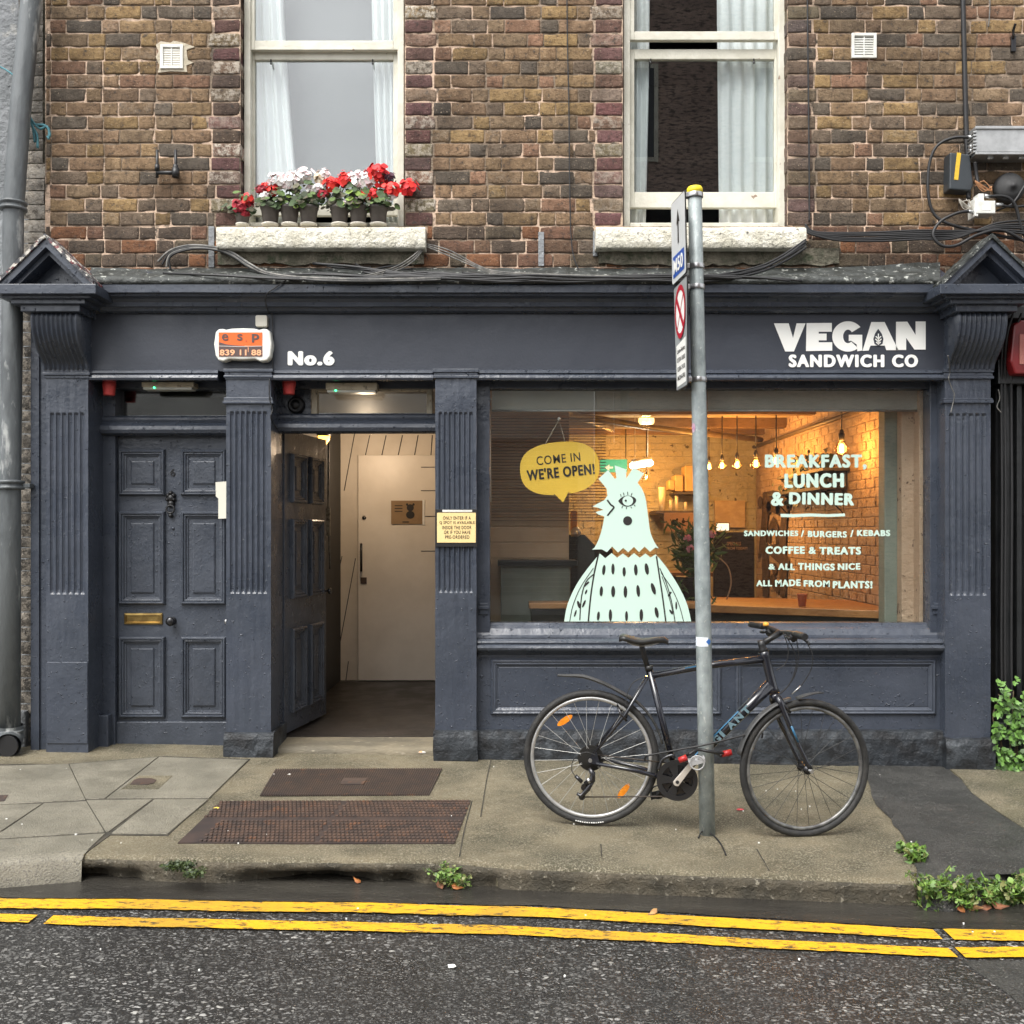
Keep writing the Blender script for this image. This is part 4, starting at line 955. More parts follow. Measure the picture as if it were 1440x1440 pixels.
# ------------------------------------------------------------------ downpipe, wall fittings
dp = thing('downpipe', 'weathered grey downpipe leaning up the left edge of the photo', 'drainpipe', P(15, 1040, -.16))
Yp = -.16
mb = MB(); mb.tube([P(50, -60, Yp), P(44, 0, Yp), P(29, 150, Yp), P(19, 292, Yp), P(18, 380, Yp), P(14.5, 680, Yp), P(14, 1040, Yp)], [X(734, Yp)]*7, 20); mb.build('pipe', PIPE, dp)
for cx, cy in ((18.5, 290), (14.5, 682), (14, 1032)):
    mb = MB(); c = P(cx, cy, Yp); mb.lathe([(.07, -.03), (.085, -.026), (.085, -.012), (.074, -.008), (.074, .008), (.085, .012), (.085, .026), (.07, .03)], c, 'z', 22, cap=True); mb.build('collar', PIPE, dp)
mb = MB(); mb.tube(spline([P(14, 1020, Yp), P(14, 1034, Yp), P(13, 1042, Yp-.04), P(11, 1049, Yp-.12)], 5), .078, 18, caps=False); mb.build('outlet_shoe', PIPE, dp)
mb = MB(); mb.lathe([(.066, -.12), (.066, -.10)], P(11, 1049, Yp-.12) + Vector((0, .11, 0)), 'y', 18); mb.build('outlet_mouth', BLACKPL, dp)
mb = MB(); mb.pbox(30, 42, 680, 686, Yp, .03); mb.build('bracket', PIPE, dp, bevel=.003)
TEAL = mat('teal_rope', (.10, .26, .30), (.06, .17, .2), 40, rough=.9)
mb = MB()
for pts in ([(43, 166), (46, 178), (52, 190), (53, 208)], [(44, 168), (50, 175), (62, 176), (69, 183), (68, 196)], [(45, 170), (56, 181), (66, 178), (70, 190), (66, 193)], [(42, 164), (47, 184), (49, 200)]):
    mb.tube(spline([P(a, b_, -.08) for a, b_ in pts], 5), .008, 6)
tag(mb.build('frayed_rope', TEAL), 'frayed teal rope tied round the downpipe at the house corner', 'rope')
mb = MB(); mb.tube(spline([P(-5, 92, -.05), P(8, 98, -.07), P(22, 108, -.08)], 5), .006, 6); tag(mb.build('rope_end', TEAL), 'thin teal rope end on the grey wall left of the downpipe', 'rope')
def vent(px0, px1, py0, py1, lab):
    v = thing('air_vent', lab, 'vent', P((px0+px1)/2, py1, 0), 'square louvred vents in the brick wall')
    mb = MB(); y = -.016; e = 4
    mb.pbox(px0, px0+e, py0, py1, y, .01); mb.pbox(px1-e, px1, py0, py1, y, .01); mb.pbox(px0+e, px1-e, py0, py0+e, y, .01); mb.pbox(px0+e, px1-e, py1-e, py1, y, .01); mb.pbox((px0+px1)/2-.8, (px0+px1)/2+.8, py0+e, py1-e, y+.004, .01)
    mb.build('frame', WHITEPL, v, bevel=.002)
    mb = MB(); mb.pbox(px0+e, px1-e, py0+e, py1-e, .0, .006); mb.build('backing', BLACKPL, v)
    n = 8; hh = (py1-py0-2*e)/n
    mb = MB()
    for k in range(n): mb.pbox(px0+e, px1-e, py0+e+hh*k, py0+e+hh*(k+.58), -.008, .0)
    mb.build('louvre', WHITEPL, v)
vent(225, 257, 62, 96, 'cream louvred vent set in patched mortar left of the flower window')
vent(1198, 1233, 46, 81, 'white louvred vent right of the second upstairs window')
mb = MB(); rr = [(219, 63), (226, 58), (240, 60), (244, 57), (258, 60), (274, 66), (262, 70), (264, 84), (272, 88), (262, 92), (263, 101), (240, 100), (222, 102), (224, 92), (219, 80), (223, 72)]
mb.prism([P(a, b_, -.006) for a, b_ in rr], (0, .02, 0)); mb.build('vent_mortar', mat('fresh_mortar', (.52, .46, .36), (.42, .37, .28), 14, rough=.95, bump=.01), bld)
pb = thing('pipe_bracket', 'black iron H-shaped pipe bracket on the brick left of the flower window', 'bracket', P(237, 243, 0))
mb = MB()
for px in (221, 247): mb.tube([P(px, 211, -.06), P(px, 250, -.06)], .010, 8); mb.lathe([(.016, -.02), (.016, .02)], P(px, 236, -.06), 'z', 10)
mb.build('prong', BLACKPL, pb)
mb = MB(); mb.tube([P(220, 243, -.06), P(252, 243, -.06)], .013, 8); mb.tube([P(247, 243, -.06), P(247, 243, .01)], .014, 8); mb.lathe([(.024, -.03), (.024, .03)], P(247, 243, -.06), 'z', 10); mb.build('crossbar', BLACKPL, pb)
mb = MB(); mb.pbox(1422.5, 1429, 50, 72, -.02, .0); mb.tube([P(1425, 54, -.02), P(1425, 42, -.07), P(1428, 33, -.09)], .009, 6); tag(mb.build('wall_hook', DKMETAL, bevel=.002), 'small steel hook bracket screwed to the brick near the top right', 'hook')
# ------------------------------------------------------------------ cables
def cable(pts, r, label, m=None, n=10, name='cable', grp=None, wob=0.0):
    c = spline([P(a, b_, y) for a, b_, y in pts], n); s_ = RND.random()*50
    if wob: c = [p + Vector((0, -abs(wob*noise.noise((p.x*4, s_, 0))), wob*noise.noise((p.x*3, s_, 7)))) for p in c]
    mb = MB(); mb.tube(c, r, 6); return tag(mb.build(name, m or CABLE), label, 'cable', grp)
cable([(797, -40, -.02), (798, 60, -.02), (800, 150, -.022), (801, 250, -.02), (803, 330, -.022), (808, 365, -.03), (820, 384, -.06), (850, 391, -.25)], .0045, 'thin dark cable running straight down the brick between the two upstairs windows', CABLE)
cable([(1135, -40, -.015), (1136, 60, -.018), (1137, 150, -.016), (1138, 250, -.018), (1138, 312, -.02)], .0055, 'thin dark cable dropping down the brick right of the second upstairs window', CABLE)
cable([(1353, -40, -.05), (1355, 40, -.05), (1357, 120, -.05), (1359, 195, -.05), (1361, 230, -.06), (1362, 280, -.06)], .016, 'thick black cable dropping to the utility boxes at the top right', CABLE)
cable([(1391, -30, -.02), (1392, 10, -.02), (1390, 38, -.015)], .004, 'short pale wire hanging down the brick at the top right', CABLE_GREY)
bund = 'black cables lying along the top of the shop cornice'
for k in range(9):
    o = k*1.1
    a = [(440 + 20*k, 372 + o*.5, -.05), (520, 377 + o, -.2), (600, 385 + .5*o, -.32), (700, 390 + .6*o, -.33), (800, 391 - .3*o + 4, -.33), (900, 392 + .7*o - 3, -.33), (1000, 388 + .4*o, -.32), (1060, 377 + .7*o, -.26), (1100, 360 + .9*o, -.18), (1133, 337 + 1.2*o, -.12)]
    if k % 3 == 1: a = a[:6]
    if k % 3 == 2: a = a[2:]
    a = [(px, py + 2.6*math.sin(px*.013 + k*1.7), y) for px, py, y in a]
    cable(a, .0065 if k % 4 else .009, 'one black cable in the tangled bundle sagging along the cornice below the brickwork', CABLE, 8, 'cable', bund, .010)
for k in range(7):
    o = 70*k
    cable([(230 + o, 384 + 2*math.sin(k), -.20), (300 + o, 388 + 2*math.sin(k*2.1), -.31), (420 + o, 391 + 2*math.cos(k*1.3), -.33), (560 + o, 389.5 + 3*math.sin(k*1.9), -.335), (690 + o, 393 + 2*math.cos(k*3.1), -.335), (800 + o*.6, 391 + 2*math.sin(k), -.33), (960 + o*.4, 392 + 2*math.cos(k), -.33)], .0075, 'one loose black cable lying along the lead edge of the cornice', CABLE, 8, 'cable', 'loose cables on the lead edge of the cornice', .008)
for k in range(4):
    cable([(222+6*k, 368+4*k, -.05), (240, 352+3*k, -.06), (268, 345+2*k, -.07), (300, 347+1.5*k, -.07), (325, 354+2*k, -.07), (352, 371+2*k, -.10), (380, 384+k, -.25), (440, 391+k, -.34), (520, 393+k, -.34), (620, 391+k, -.34)], .007, 'one cable of the arched bunch below the flower window sill', CABLE if k % 2 else CABLE_GREY, 8, 'cable', 'cables arching below the flower window sill', .004)
for k in range(3):
    cable([(597, 345+2*k, -.06), (580, 360+4*k, -.1), (556, 375+3*k, -.2), (520, 386+2*k, -.31), (478, 390, -.32)], .004, 'one thin pale wire drooping left from the corner of the flower window sill', CABLE_GREY, 8, 'wire', 'pale wires drooping left of the sill corner')
    cable([(600, 343+2*k, -.05), (632, 352+4*k, -.07), (672, 373+2*k, -.12), (702, 382+2*k, -.30), (780, 386+k, -.33), (860, 388, -.33)], .004, 'one thin pale wire drooping right from the corner of the flower window sill', CABLE_GREY, 8, 'wire', 'pale wires drooping right of the sill corner')
for k in range(6):
    cable([(1132, 316+2*k, -.05), (1145, 326 + k, -.06), (1180, 327+2.2*k, -.07), (1230, 327+2.4*k, -.08), (1290, 324+2.6*k, -.10), (1345, 325+2*k, -.12), (1400, 325-2*k, -.15), (1450, 330-4*k, -.15)], .007, 'one black cable in the bunch sagging from the right sill to the utility boxes', CABLE, 8, 'cable', 'cables from the right sill to the boxes', .005)
cable([(1362, 193, -.12), (1340, 194, -.10), (1318, 205, -.09), (1307, 230, -.08), (1305, 270, -.08), (1313, 300, -.08), (1335, 315, -.1), (1380, 326, -.12), (1440, 338, -.14)], .010, 'black cable looping from the grey metal cabinet down past the black junction box', CABLE)
cable([(1362, 297, -.16), (1345, 300, -.16), (1322, 312, -.16), (1312, 330, -.17), (1324, 345, -.18), (1345, 345, -.18), (1375, 330, -.18), (1410, 324, -.16), (1450, 345, -.15)], .010, 'black cable looping low from the cream junction box over the gable', CABLE)
cable([(1391, 276, -.16), (1415, 277, -.16), (1428, 290, -.16), (1436, 320, -.15), (1450, 350, -.14)], .010, 'black cable curving right from the cream junction box', CABLE)
cable([(1404, 288, -.14), (1425, 291, -.14), (1450, 288, -.12)], .008, 'short black cable leaving the right side of the cream junction box', CABLE)
cable([(1371, 228, -.12), (1373, 245, -.11), (1376, 262, -.12)], .011, 'short stub of cable under the corner of the grey metal cabinet', CABLE)
cable([(1452, 240, -.10), (1440, 262, -.11), (1425, 285, -.12), (1412, 292, -.12), (1402, 296, -.12)], .007, 'black cable curving past the round black cover to the junction box', CABLE)
for k, (c, lab) in enumerate((((.45, .42, .36), 'pale loose wire curled under the black junction box'), ((.45, .22, .10), 'copper coloured loose wires above the cream junction box'))):
    mb = MB(); m_ = mat('loose_wire', c, rough=.5)
    for j in range(4):
        bx, by = (1358, 288) if k == 0 else (1383, 262); a = RND.uniform(0, 6)
        mb.tube(spline([P(bx + 12*math.cos(a + t*1.6 + j) * (1 if k else .8), by + 6*math.sin(a + 2.1*t + j)*1.4, -.12 - .01*j) for t in range(5)], 6), .0025, 5)
    tag(mb.build('loose_wire', m_), lab, 'wire')
for (px, seed, lab) in ((1408, 1, 'nearest'), (1413, 2, 'middle'), (1422, 3, 'outer')):
    cable([(px+6+seed*3, 440, -.2), (px+2, 480, -.17), (px, 560, -.10), (px+1, 700, -.10), (px, 900, -.1), (px+1, 985, -.1)], .008, 'black cable down the black shopfront at the right, ' + {'nearest': 'hugging the pilaster', 'middle': 'between two others', 'outer': 'farthest from the pilaster'}[lab], CABLE, 8, 'cable', None, .006)
cable([(1333, 500, -.36), (1336, 522, -.2), (1334, 532, -.2), (1338, 545, -.18), (1342, 556, -.17), (1337, 580, -.17)], .0028, 'frayed pale string dangling at the top of the right pilaster', CABLE_GREY, 8, 'string')
cable([(1404, 548, -.17), (1406, 560, -.16), (1402, 572, -.16), (1408, 580, -.16)], .0028, 'frayed pale string beside the right pilaster on the black shopfront', CABLE_GREY, 8, 'string')
cable([(402, 394, -.31), (388, 404, -.31), (375, 414, -.30), (374, 428, -.24), (378, 440, -.16), (383, 446, -.14), (383, 520, -.135), (379, 535, -.16), (379, 560, -.17), (383, 575, -.165), (381, 588, -.165), (390, 604, .02)], .004, 'thin dark cable hanging from the cornice past the alarm box to the open doorway', CABLE)
# utility boxes
def bolt(mb, p, r=.012): mb.lathe([(r, 0), (r, -.012)], p, 'y', 8)
cb = thing('utility_cabinet', 'grey ribbed metal utility cabinet mounted on the brick at the top right', 'cabinet', P(1440, 218, -.1))
mb = MB(); mb.pbox(1372, 1560, 181, 214, -.14, 0); mb.build('case', ALU, cb, bevel=.005)
mb = MB()
for k in range(7): mb.pbox(1369, 1374, 184+4.6*k, 186.6+4.6*k, -.15, -.02)
mb.pbox(1372, 1560, 177, 181, -.15, 0); mb.pbox(1372, 1560, 214, 217, -.15, 0); mb.build('flange', ALU, cb, bevel=.002)
mb = MB()
for px in (1392, 1414, 1436): mb.tube([P(px, 215, -.1), P(px, 222, -.1)], .014, 8); mb.tube([P(px-4, 222, -.1), P(px+4, 222, -.1)], .012, 8)
mb.build('gland', ALU, cb)
mb = MB()
for py in (193, 206, 212): mb.tube([P(1360 + (py > 200)*3, py, -.1), P(1372, py, -.1)], .012, 8)
mb.build('connector', ALU, cb)
jb = thing('junction_box', 'charcoal plastic junction box with a tilted yellow label on the brick', 'box', P(1350, 265, 0))
mb = MB(); mb.prism([P(a, b_, -.10) for a, b_ in ((1336, 214), (1364, 217), (1369, 260), (1366, 268), (1335, 266))], (0, .1, 0)); mb.build('case', mat('charcoal_plastic', (.035, .042, .048), rough=.45), jb, bevel=.008)
mb = MB(); mb.prism([P(a, b_, -.1025) for a, b_ in ((1346, 214.5), (1351.7, 215), (1347.5, 253), (1341.7, 252.5))], (0, .003, 0)); mb.build('label', mat('label_yellow', (.72, .45, .03), (.6, .38, .03), 60, rough=.5), jb)
wj = thing('splitter_box', 'small cream cast splitter box with cable plugs above the right gable', 'box', P(1385, 300, -.1))
mb = MB(); mb.pbox(1373, 1400, 282, 300, -.17, -.06); mb.pbox(1371, 1376, 278, 304, -.165, -.06); mb.pbox(1376, 1384, 272, 283, -.16, -.08); mb.build('case', WHITEPL, wj, bevel=.004)
mb = MB()
for a, b_, c_, d_ in ((1384, 275, 1392, 277), (1400, 288, 1410, 288), (1358, 297, 1371, 298)): mb.tube([P(a, b_, -.14), P(c_, d_, -.14)], .012, 8)
mb.build('plug', ALU, wj)
mb = MB(); mb.pbox(1382, 1393, 289, 295, -.172, -.168); mb.build('label', LETTER, wj)
dc = thing('round_cover', 'round matt black cover on the wall right of the splitter box', 'cover', P(1417, 262, 0))
mb = MB(); mb.lathe([(.098, 0), (.098, -.03), (.088, -.05), (.05, -.068), (.016, -.074), (.016, -.085), (.001, -.087)], P(1417, 266, -.02), 'y', 32); mb.build('dome', mat('black_rubber', (.028, .028, .03), (.05, .05, .05), 6, rough=.7), dc)

# ------------------------------------------------------------------ fittings on the shopfront
ab = thing('alarm_box', 'white alarm box with an orange and brown face reading esp on the fascia', 'alarm', P(340, 508, -.12))
def rbox(px0, px1, py0, py1, Yf, Yb, r, wav=0):
    pts = []
    for cx, cy, a0 in ((px1-r, py0+r, -90), (px1-r, py1-r, 0), (px0+r, py1-r, 90), (px0+r, py0+r, 180)):
        for k in range(5): a = R(a0 + 22.5*k); pts.append((cx + r*math.cos(a), cy + r*math.sin(a)))
    return pts
mb = MB(); pts = [(303, 467), (307, 462.5), (313, 462), (318, 463.5), (325, 461.8), (342, 461.2), (357, 461.8), (364, 463.5), (370, 462), (376, 462.6), (380, 467), (382, 484), (380, 501), (375, 507), (366, 508), (358, 504.5), (341, 505.5), (322, 504.5), (314, 508), (307, 506.5), (303, 500), (300.5, 484)]
mb.prism([P(a, b_, -.195) for a, b_ in pts], (0, .08, 0)); mb.build('case', mat('alarm_white', (.78, .78, .72), rough=.35), ab, bevel=.010, seg=3)
ORANGE = mat('alarm_orange', (.80, .13, .012), rough=.4); BROWN = mat('alarm_brown', (.09, .055, .05), rough=.4)
mb = MB(); mb.pbox(307.6, 368.6, 467.5, 501, -.1985, -.19); mb.build('face', ORANGE, ab)
mb = MB(); add_poly(mb, [(308, 480.8), (318, 484.2), (330, 485.6), (345, 486.5), (368.4, 486.5), (368.4, 500.8), (308, 500.8)], -.2005); mb.build('face_band', BROWN, ab)
mb = MB(); add_poly(mb, [(308, 486), (340, 487), (368, 486.3), (368, 487.2), (340, 488), (308, 487)], -.2015); mb.build('face_line', mat('pale_line', (.5, .45, .42), rough=.5), ab)
mb = MB()
for s, a, b_ in (('e', 312, 321), ('s', 333.5, 341)): add_text(mb, s, a, b_, 469.5, 479, -.2012, .012)
add_text(mb, 'p', 354, 364.5, 469.5, 481.5, -.2012, .03); bar(mb, (346, 478), (346, 481), .7, -.2012); mb.build('face_letters', BROWN, ab)
mb = MB(); add_text(mb, '839 11 88', 309, 367.5, 491.5, 500, -.2025, .03, 1.05); bar(mb, (349, 486), (349, 495), .8, -.2025); bar(mb, (344, 486.5), (352, 486.5), .8, -.2025); mb.build('face_number', mat('pale_orange', (.9, .42, .22), rough=.4), ab)
mb = MB(); mb.prism([P(a, b_, -.16) for a, b_ in rbox(359, 375.5, 443, 459, 0, 0, 2.5)], (0, .04, 0)); tag(mb.build('sensor_box', mat('ivory_plastic', (.62, .59, .50), rough=.4), bevel=.004), 'small square ivory sensor box just above the alarm box', 'sensor')
def beacon(px, py0, py1, lab):
    b_ = thing('red_beacon', lab, 'beacon', P(px, py0, -.02), 'red cup beacons over the doors')
    mb = MB(); r = .042; c = P(px, py1, .0); hgt = Z(py0, 0) - Z(py1, 0)
    mb.lathe([(r*.82, 0), (r*.86, .004), (r*.95, hgt*.5), (r*1.0, hgt*.55), (r*1.03, hgt), (r*.9, hgt+.004)], c, 'z', 24); mb.build('lens', RED, b_)
    mb = MB(); mb.lathe([(r*.8, hgt+.004), (r*.8, hgt+.02)], c, 'z', 20); mb.build('base', BLACKPL, b_)
beacon(153.5, 535, 556, 'red cup beacon above the closed panelled door at the left')
beacon(406.5, 535, 554.5, 'red cup beacon above the open doorway beside the camera')
def strip_light(a, b_, y0, y1, lab, green):
    t = thing('strip_light', lab, 'light', P((a+b_)/2, y0, .05), 'strip lights over the doors')
    mb = MB(); mb.pbox(a, b_, y0, y1-4, -.03, .08); mb.build('housing', CREAMOLD, t, bevel=.004)
    mb = MB(); mb.pbox(a+2, b_-2, y1-4, y1, -.02, .07); mb.build('diffuser', mat('diffuser_dull', (.5, .5, .45), rough=.3), t, bevel=.005)
    mb = MB(); c = P(green, y1-3, -.022); mb.lathe([(.006, 0), (.005, -.006), (.001, -.008)], c, 'y', 10); mb.build('indicator', mat('green_led', (.02, .4, .15), emit=(.05, 1, .35), estr=2.5), t)
strip_light(199, 272, 537, 548, 'cream strip light over the closed panelled door', 217)
strip_light(458, 530, 538, 552, 'cream strip light with green glow over the open doorway', 472)
cm = thing('dome_camera', 'round black security camera in the panel beside the transom', 'camera', P(417, 570, .1))
mb = MB(); mb.lathe([(.058, 0), (.056, -.02), (.048, -.035), (.036, -.036), (.034, -.03), (.028, -.045), (.016, -.055), (.001, -.058)], P(417, 570, .155), 'y', 24); mb.build('housing', BLACKPL, cm)
nt_ = thing('notice', 'yellow notice about entering only if a spot is available, on the middle pilaster', 'sign', P(641, 764, -.165))
mb = MB(); mb.pbox(612, 671, 716, 769, -.160, -.145); mb.build('backing', BLACKPL, nt_, bevel=.001)
mb = MB(); mb.pbox(614.5, 669, 721, 763, -.1635, -.159); mb.build('board', mat('notice_yellow', (.80, .60, .28), (.76, .56, .25), 5, rough=.5), nt_)
mb = MB()
for k, (s, a, b_) in enumerate((('ONLY ENTER IF A', 623, 662), ('Q SPOT IS AVAILABLE', 618, 667.5), ('INSIDE THE DOOR', 622, 663), ('OR IF YOU HAVE', 624.5, 661.5), ('PRE-ORDERED', 626, 660))):
    add_text(mb, s, a, b_, 726.0 + 6.7*k, 730.8 + 6.7*k, -.1650, .012, 1.12)
mb.build('notice_lettering', INK, nt_)
mb = MB(); mb.pbox(622, 664, 717, 720, -.163, -.16); mb.build('tape', WHITEPL, nt_)
mb = MB(); c = [(303, 678), (318.5, 677), (318.5, 729), (307, 729.5), (307, 701), (303.5, 698)]; mb.prism([P(a, b_, .088) for a, b_ in c], (0, .006, 0))
tag(mb.build('paper_strip', mat('cream_paper', (.72, .70, .60), rough=.8)), 'cream paper strip hanging at the right edge of the closed panelled door', 'paper')
mb = MB(); c = P(243, 664, YD); add_text(mb, '6', 239.5, 246.5, 659, 670, YD-.004, .02); mb.build('door_number', DKMETAL, door)

# ------------------------------------------------------------------ hall things
bl = thing('bulkhead_lamp', 'lit amber bulkhead lamp above the open shop door leaf', 'lamp', P(451, 616, 1.8))
BLITE = mat('lamp_glow', (.9, .7, .4), emit=(1.0, .52, .10), estr=2.2)
c0 = P(451, 613.5, 1.8)
mb = MB(); mb.lathe([(.078, .0), (.074, -.03), (.05, -.065), (.001, -.075)], c0, 'z', 20); o = mb.build('lens', BLITE, bl); o.scale = (1, .7, 1)
mb = MB(); mb.lathe([(.085, 0), (.085, .03), (.06, .04)], c0, 'z', 20); mb.tube([c0 + Vector((0, 0, .03)), c0 + Vector((0, 0, .3))], .012, 8); mb.build('housing', BLACKPL, bl)
def plight(name, loc, e, col, parent=None, r=.05):
    l = bpy.data.lights.new(name, 'POINT'); l.energy = e; l.color = col; l.shadow_soft_size = r
    o = bpy.data.objects.new(name, l); C.objects.link(o); o.location = loc
    if parent: o.parent = parent; o.location = Vector(loc) - WM[parent.name].translation
    return o
HALL_W = 7.0
plight('lamp_light', c0 + Vector((.34, .25, -.12)), HALL_W, (1, .74, .5), bl, .06)
mb = MB(); mb.tube([P(462, 622, 1.5), P(461.5, 715, 1.5), P(464, 800, 1.5)], .007, 6); tag(mb.build('conduit', CABLE_GREY), 'pale conduit running down behind the open door leaf', 'pipe')
mb = MB(); mb.pbox(454, 464, 714, 753, 1.48, 1.5); tag(mb.build('hall_poster', mat('poster_tan', (.42, .38, .3), (.12, .1, .08), 30, rough=.8)), 'narrow pale poster on the dark wall behind the open door leaf', 'poster')
ps = thing('poster', 'tan poster with a small dark figure taped to the white inner door', 'poster', hp(570, 735, 2.79))
mb = MB(); mb.pbox(550, 594, 704, 737, 2.788, 2.797); mb.build('sheet', mat('kraft_paper', (.30, .20, .11), (.26, .17, .09), 6, rough=.8), ps)
mb = MB(); Tq = None
for e_ in (ell(577, 714, 5, 5), ell(577, 724, 6, 5.5), ell(572.5, 709.5, 1.6, 1.8), ell(581.5, 709.5, 1.6, 1.8)): add_poly(mb, e_, 2.785)
for k in range(3): bar(mb, (555, 711 + 4*k), (566, 711 + 4*k), 1.1, 2.785)
bar(mb, (566, 734), (575, 734), 1.5, 2.785); mb.build('print', INK, ps)
mb = MB(); mb.pbox(594, 597, 703, 738, 2.79, 2.797); mb.build('tape', LETTER, ps)

# ------------------------------------------------------------------ curtains and blinds upstairs
CURT = mat('white_curtain', (.86, .88, .87), (.80, .83, .83), 4, stretch=(3, 3, .3), rough=.9)
def curtain(top, bot, Y, lab, seed, nf=5):
    mb = MB(); rows = []
    for j in range(19):
        t = j/18; a = top[0] + (bot[0]-top[0])*t**1.6; b_ = top[1] + (bot[1]-top[1])*t**1.6; py = -70 + (316+70)*t
        rows.append([Vector((X(a + (b_-a)*i/40, Y), Y + .022*math.sin(i/40*nf*2*PI + .5*math.sin(t*3+seed)) + .01*noise.noise((i*.2, t*3, seed)), Z(py, Y))) for i in range(41)])
    mb.grid(rows)
    o = mb.build('curtain', CURT); sm = o.modifiers.new('thick', 'SOLIDIFY'); sm.thickness = .003
    tag(o, lab, 'curtain')
curtain((352, 396), (354, 424), .25, 'white curtain flaring out at the left of the flower window', 1, 4)
curtain((522, 562), (533, 562), .25, 'white curtain gathered at the right of the flower window', 2, 4)
curtain((884, 914), (884, 908), .25, 'narrow white curtain at the left of the window behind the street sign', 3, 2)
curtain((1008, 1096), (1012, 1096), .25, 'wide white curtain at the right of the window behind the street sign', 4, 5)
gb = thing('grey_blind', 'flat pale grey blind drawn behind the flower window curtains', 'blind', P(455, 250, .45))
mb = MB(); mb.pbox(346, 566, -70, 300, .45, .455); mb.build('fabric', mat('blind_grey', (.17, .178, .182), (.15, .158, .162), 2, rough=.8), gb)
mb = MB(); mb.tube([P(346, 300, .452), P(566, 300, .452)], .012, 8); mb.build('bottom_bar', ALU, gb)

# ------------------------------------------------------------------ geraniums on the sill
POT = mat('pot_brown', (.115, .10, .09), (.085, .072, .066), 14, rough=.6); SAUCER = mat('saucer_cream', (.62, .58, .5), rough=.6)
LEAFM = mat('geranium_leaf', (.07, .11, .04), None, attr=True, c3=(.035, .05, .02), scale3=40, rng3=(.5, .7), rough=.75)
PETAL = mat('petals', (.5, .02, .02), None, attr=True, rough=.6)
def leaf_at(mb, p, nrm, size, col, rnd, kind='round'):
    nrm = Vector(nrm).normalized(); t = nrm.orthogonal().normalized(); a = rnd.uniform(0, 2*PI); b_ = nrm.cross(t)
    e1 = t*math.cos(a) + b_*math.sin(a); e2 = nrm.cross(e1); mb.cur = col + (1,)
    if kind == 'round': ring = [(math.cos(k*PI/4), math.sin(k*PI/4)) for k in range(8)]; ring = [(x*(1 + .12*math.sin(k*2.9)), y*(1+.12*math.sin(k*2.9))) for k, (x, y) in enumerate(ring)]
    elif kind == 'long': ring = [(-1, 0), (-.4, .17), (.3, .16), (1, 0), (.3, -.16), (-.4, -.17)]
    else: ring = [(-.9, 0), (-.5, .55), (.1, .5), (.3, .3), (1.0, 0), (.3, -.3), (.1, -.5), (-.5, -.55)]
    c = [p + (e1*x + e2*y)*size + nrm*size*(.22*(x*x + y*y) - .15*abs(y)) for x, y in ring]
    ci = mb._v(p); ids = [mb._v(q) for q in c]
    for k in range(len(ids)): mb.f.append([ci, ids[k], ids[(k+1) % len(ids)]]); mb.smooth.append(True)
def head_mb(c, r, cols, rnd, n=46):
    mb = MB()
    for k in range(n):
        d = Vector((rnd.gauss(0, 1), rnd.gauss(0, 1) - .3, rnd.gauss(0, 1))).normalized()*(1 if rnd.random() < .75 else rnd.uniform(1.1, 1.45))
        col = rnd.choice(cols); kf = rnd.uniform(.75, 1.15)
        leaf_at(mb, c + Vector((d.x*r*1.05, d.y*r*.8, d.z*r*.85))*rnd.uniform(.6, 1), d + Vector((rnd.uniform(-.35, .35), rnd.uniform(-.9, 0), rnd.uniform(-.1, .7))), r*rnd.uniform(.28, .42), tuple(min(1, q*kf) for q in col), rnd)
    return mb
REDS = [(.74, .015, .018), (.62, .01, .014), (.82, .04, .025)]; DREDS = [(.40, .012, .03), (.30, .01, .022)]; WHITES = [(.92, .86, .84), (.90, .70, .71), (.93, .90, .86)]; CREAMS = [(.62, .48, .32), (.7, .62, .48)]; PURP = [(.05, .01, .025), (.08, .012, .03)]
z2 = lambda p: (320 + p[0]/5.143, 210 + p[1]/5.143)
YSI = -.02
potspec = [(341, 'dark pot at the far left end of the sill with deep red geraniums hanging over', [((140, 362), .034, 'R'), ((80, 412), .034, 'D'), ((125, 450), .028, 'D'), ((160, 400), .02, 'D')]),
           (380, 'brown pot with red geraniums and pale pink heads, first upright pot from the left', [((240, 290), .027, 'D'), ((285, 265), .027, 'R'), ((332, 290), .036, 'R'), ((365, 215), .042, 'W'), ((270, 335), .025, 'W')]),
           (407.5, 'brown pot with bright green leaves under big pale pink heads', [((430, 240), .040, 'W'), ((470, 205), .038, 'W'), ((548, 185), .042, 'W')]),
           (434, 'brown pot with cream and white geraniums standing left of the gap between pots', [((600, 285), .026, 'W'), ((650, 275), .026, 'W'), ((670, 210), .032, 'C'), ((697, 180), .03, 'W'), ((750, 250), .040, 'R'), ((690, 322), .024, 'D')]),
           (477.6, 'brown pot with a single round red head standing right of the gap between pots', [((850, 218), .042, 'R'), ((905, 205), .034, 'W'), ((840, 378), .012, 'W')]),
           (504, 'brown pot with drooping pale green leaf under pink and white heads', [((940, 235), .040, 'W'), ((1000, 215), .044, 'W'), ((1003, 325), .033, 'R'), ((1062, 328), .031, 'R')]),
           (532, 'brown pot at the right end with the tallest red geranium', [((1085, 165), .052, 'R'), ((1105, 235), .036, 'R'), ((1170, 205), .03, 'P'), ((1185, 288), .044, 'R'), ((1305, 278), .046, 'R'), ((1180, 335), .024, 'W')])]
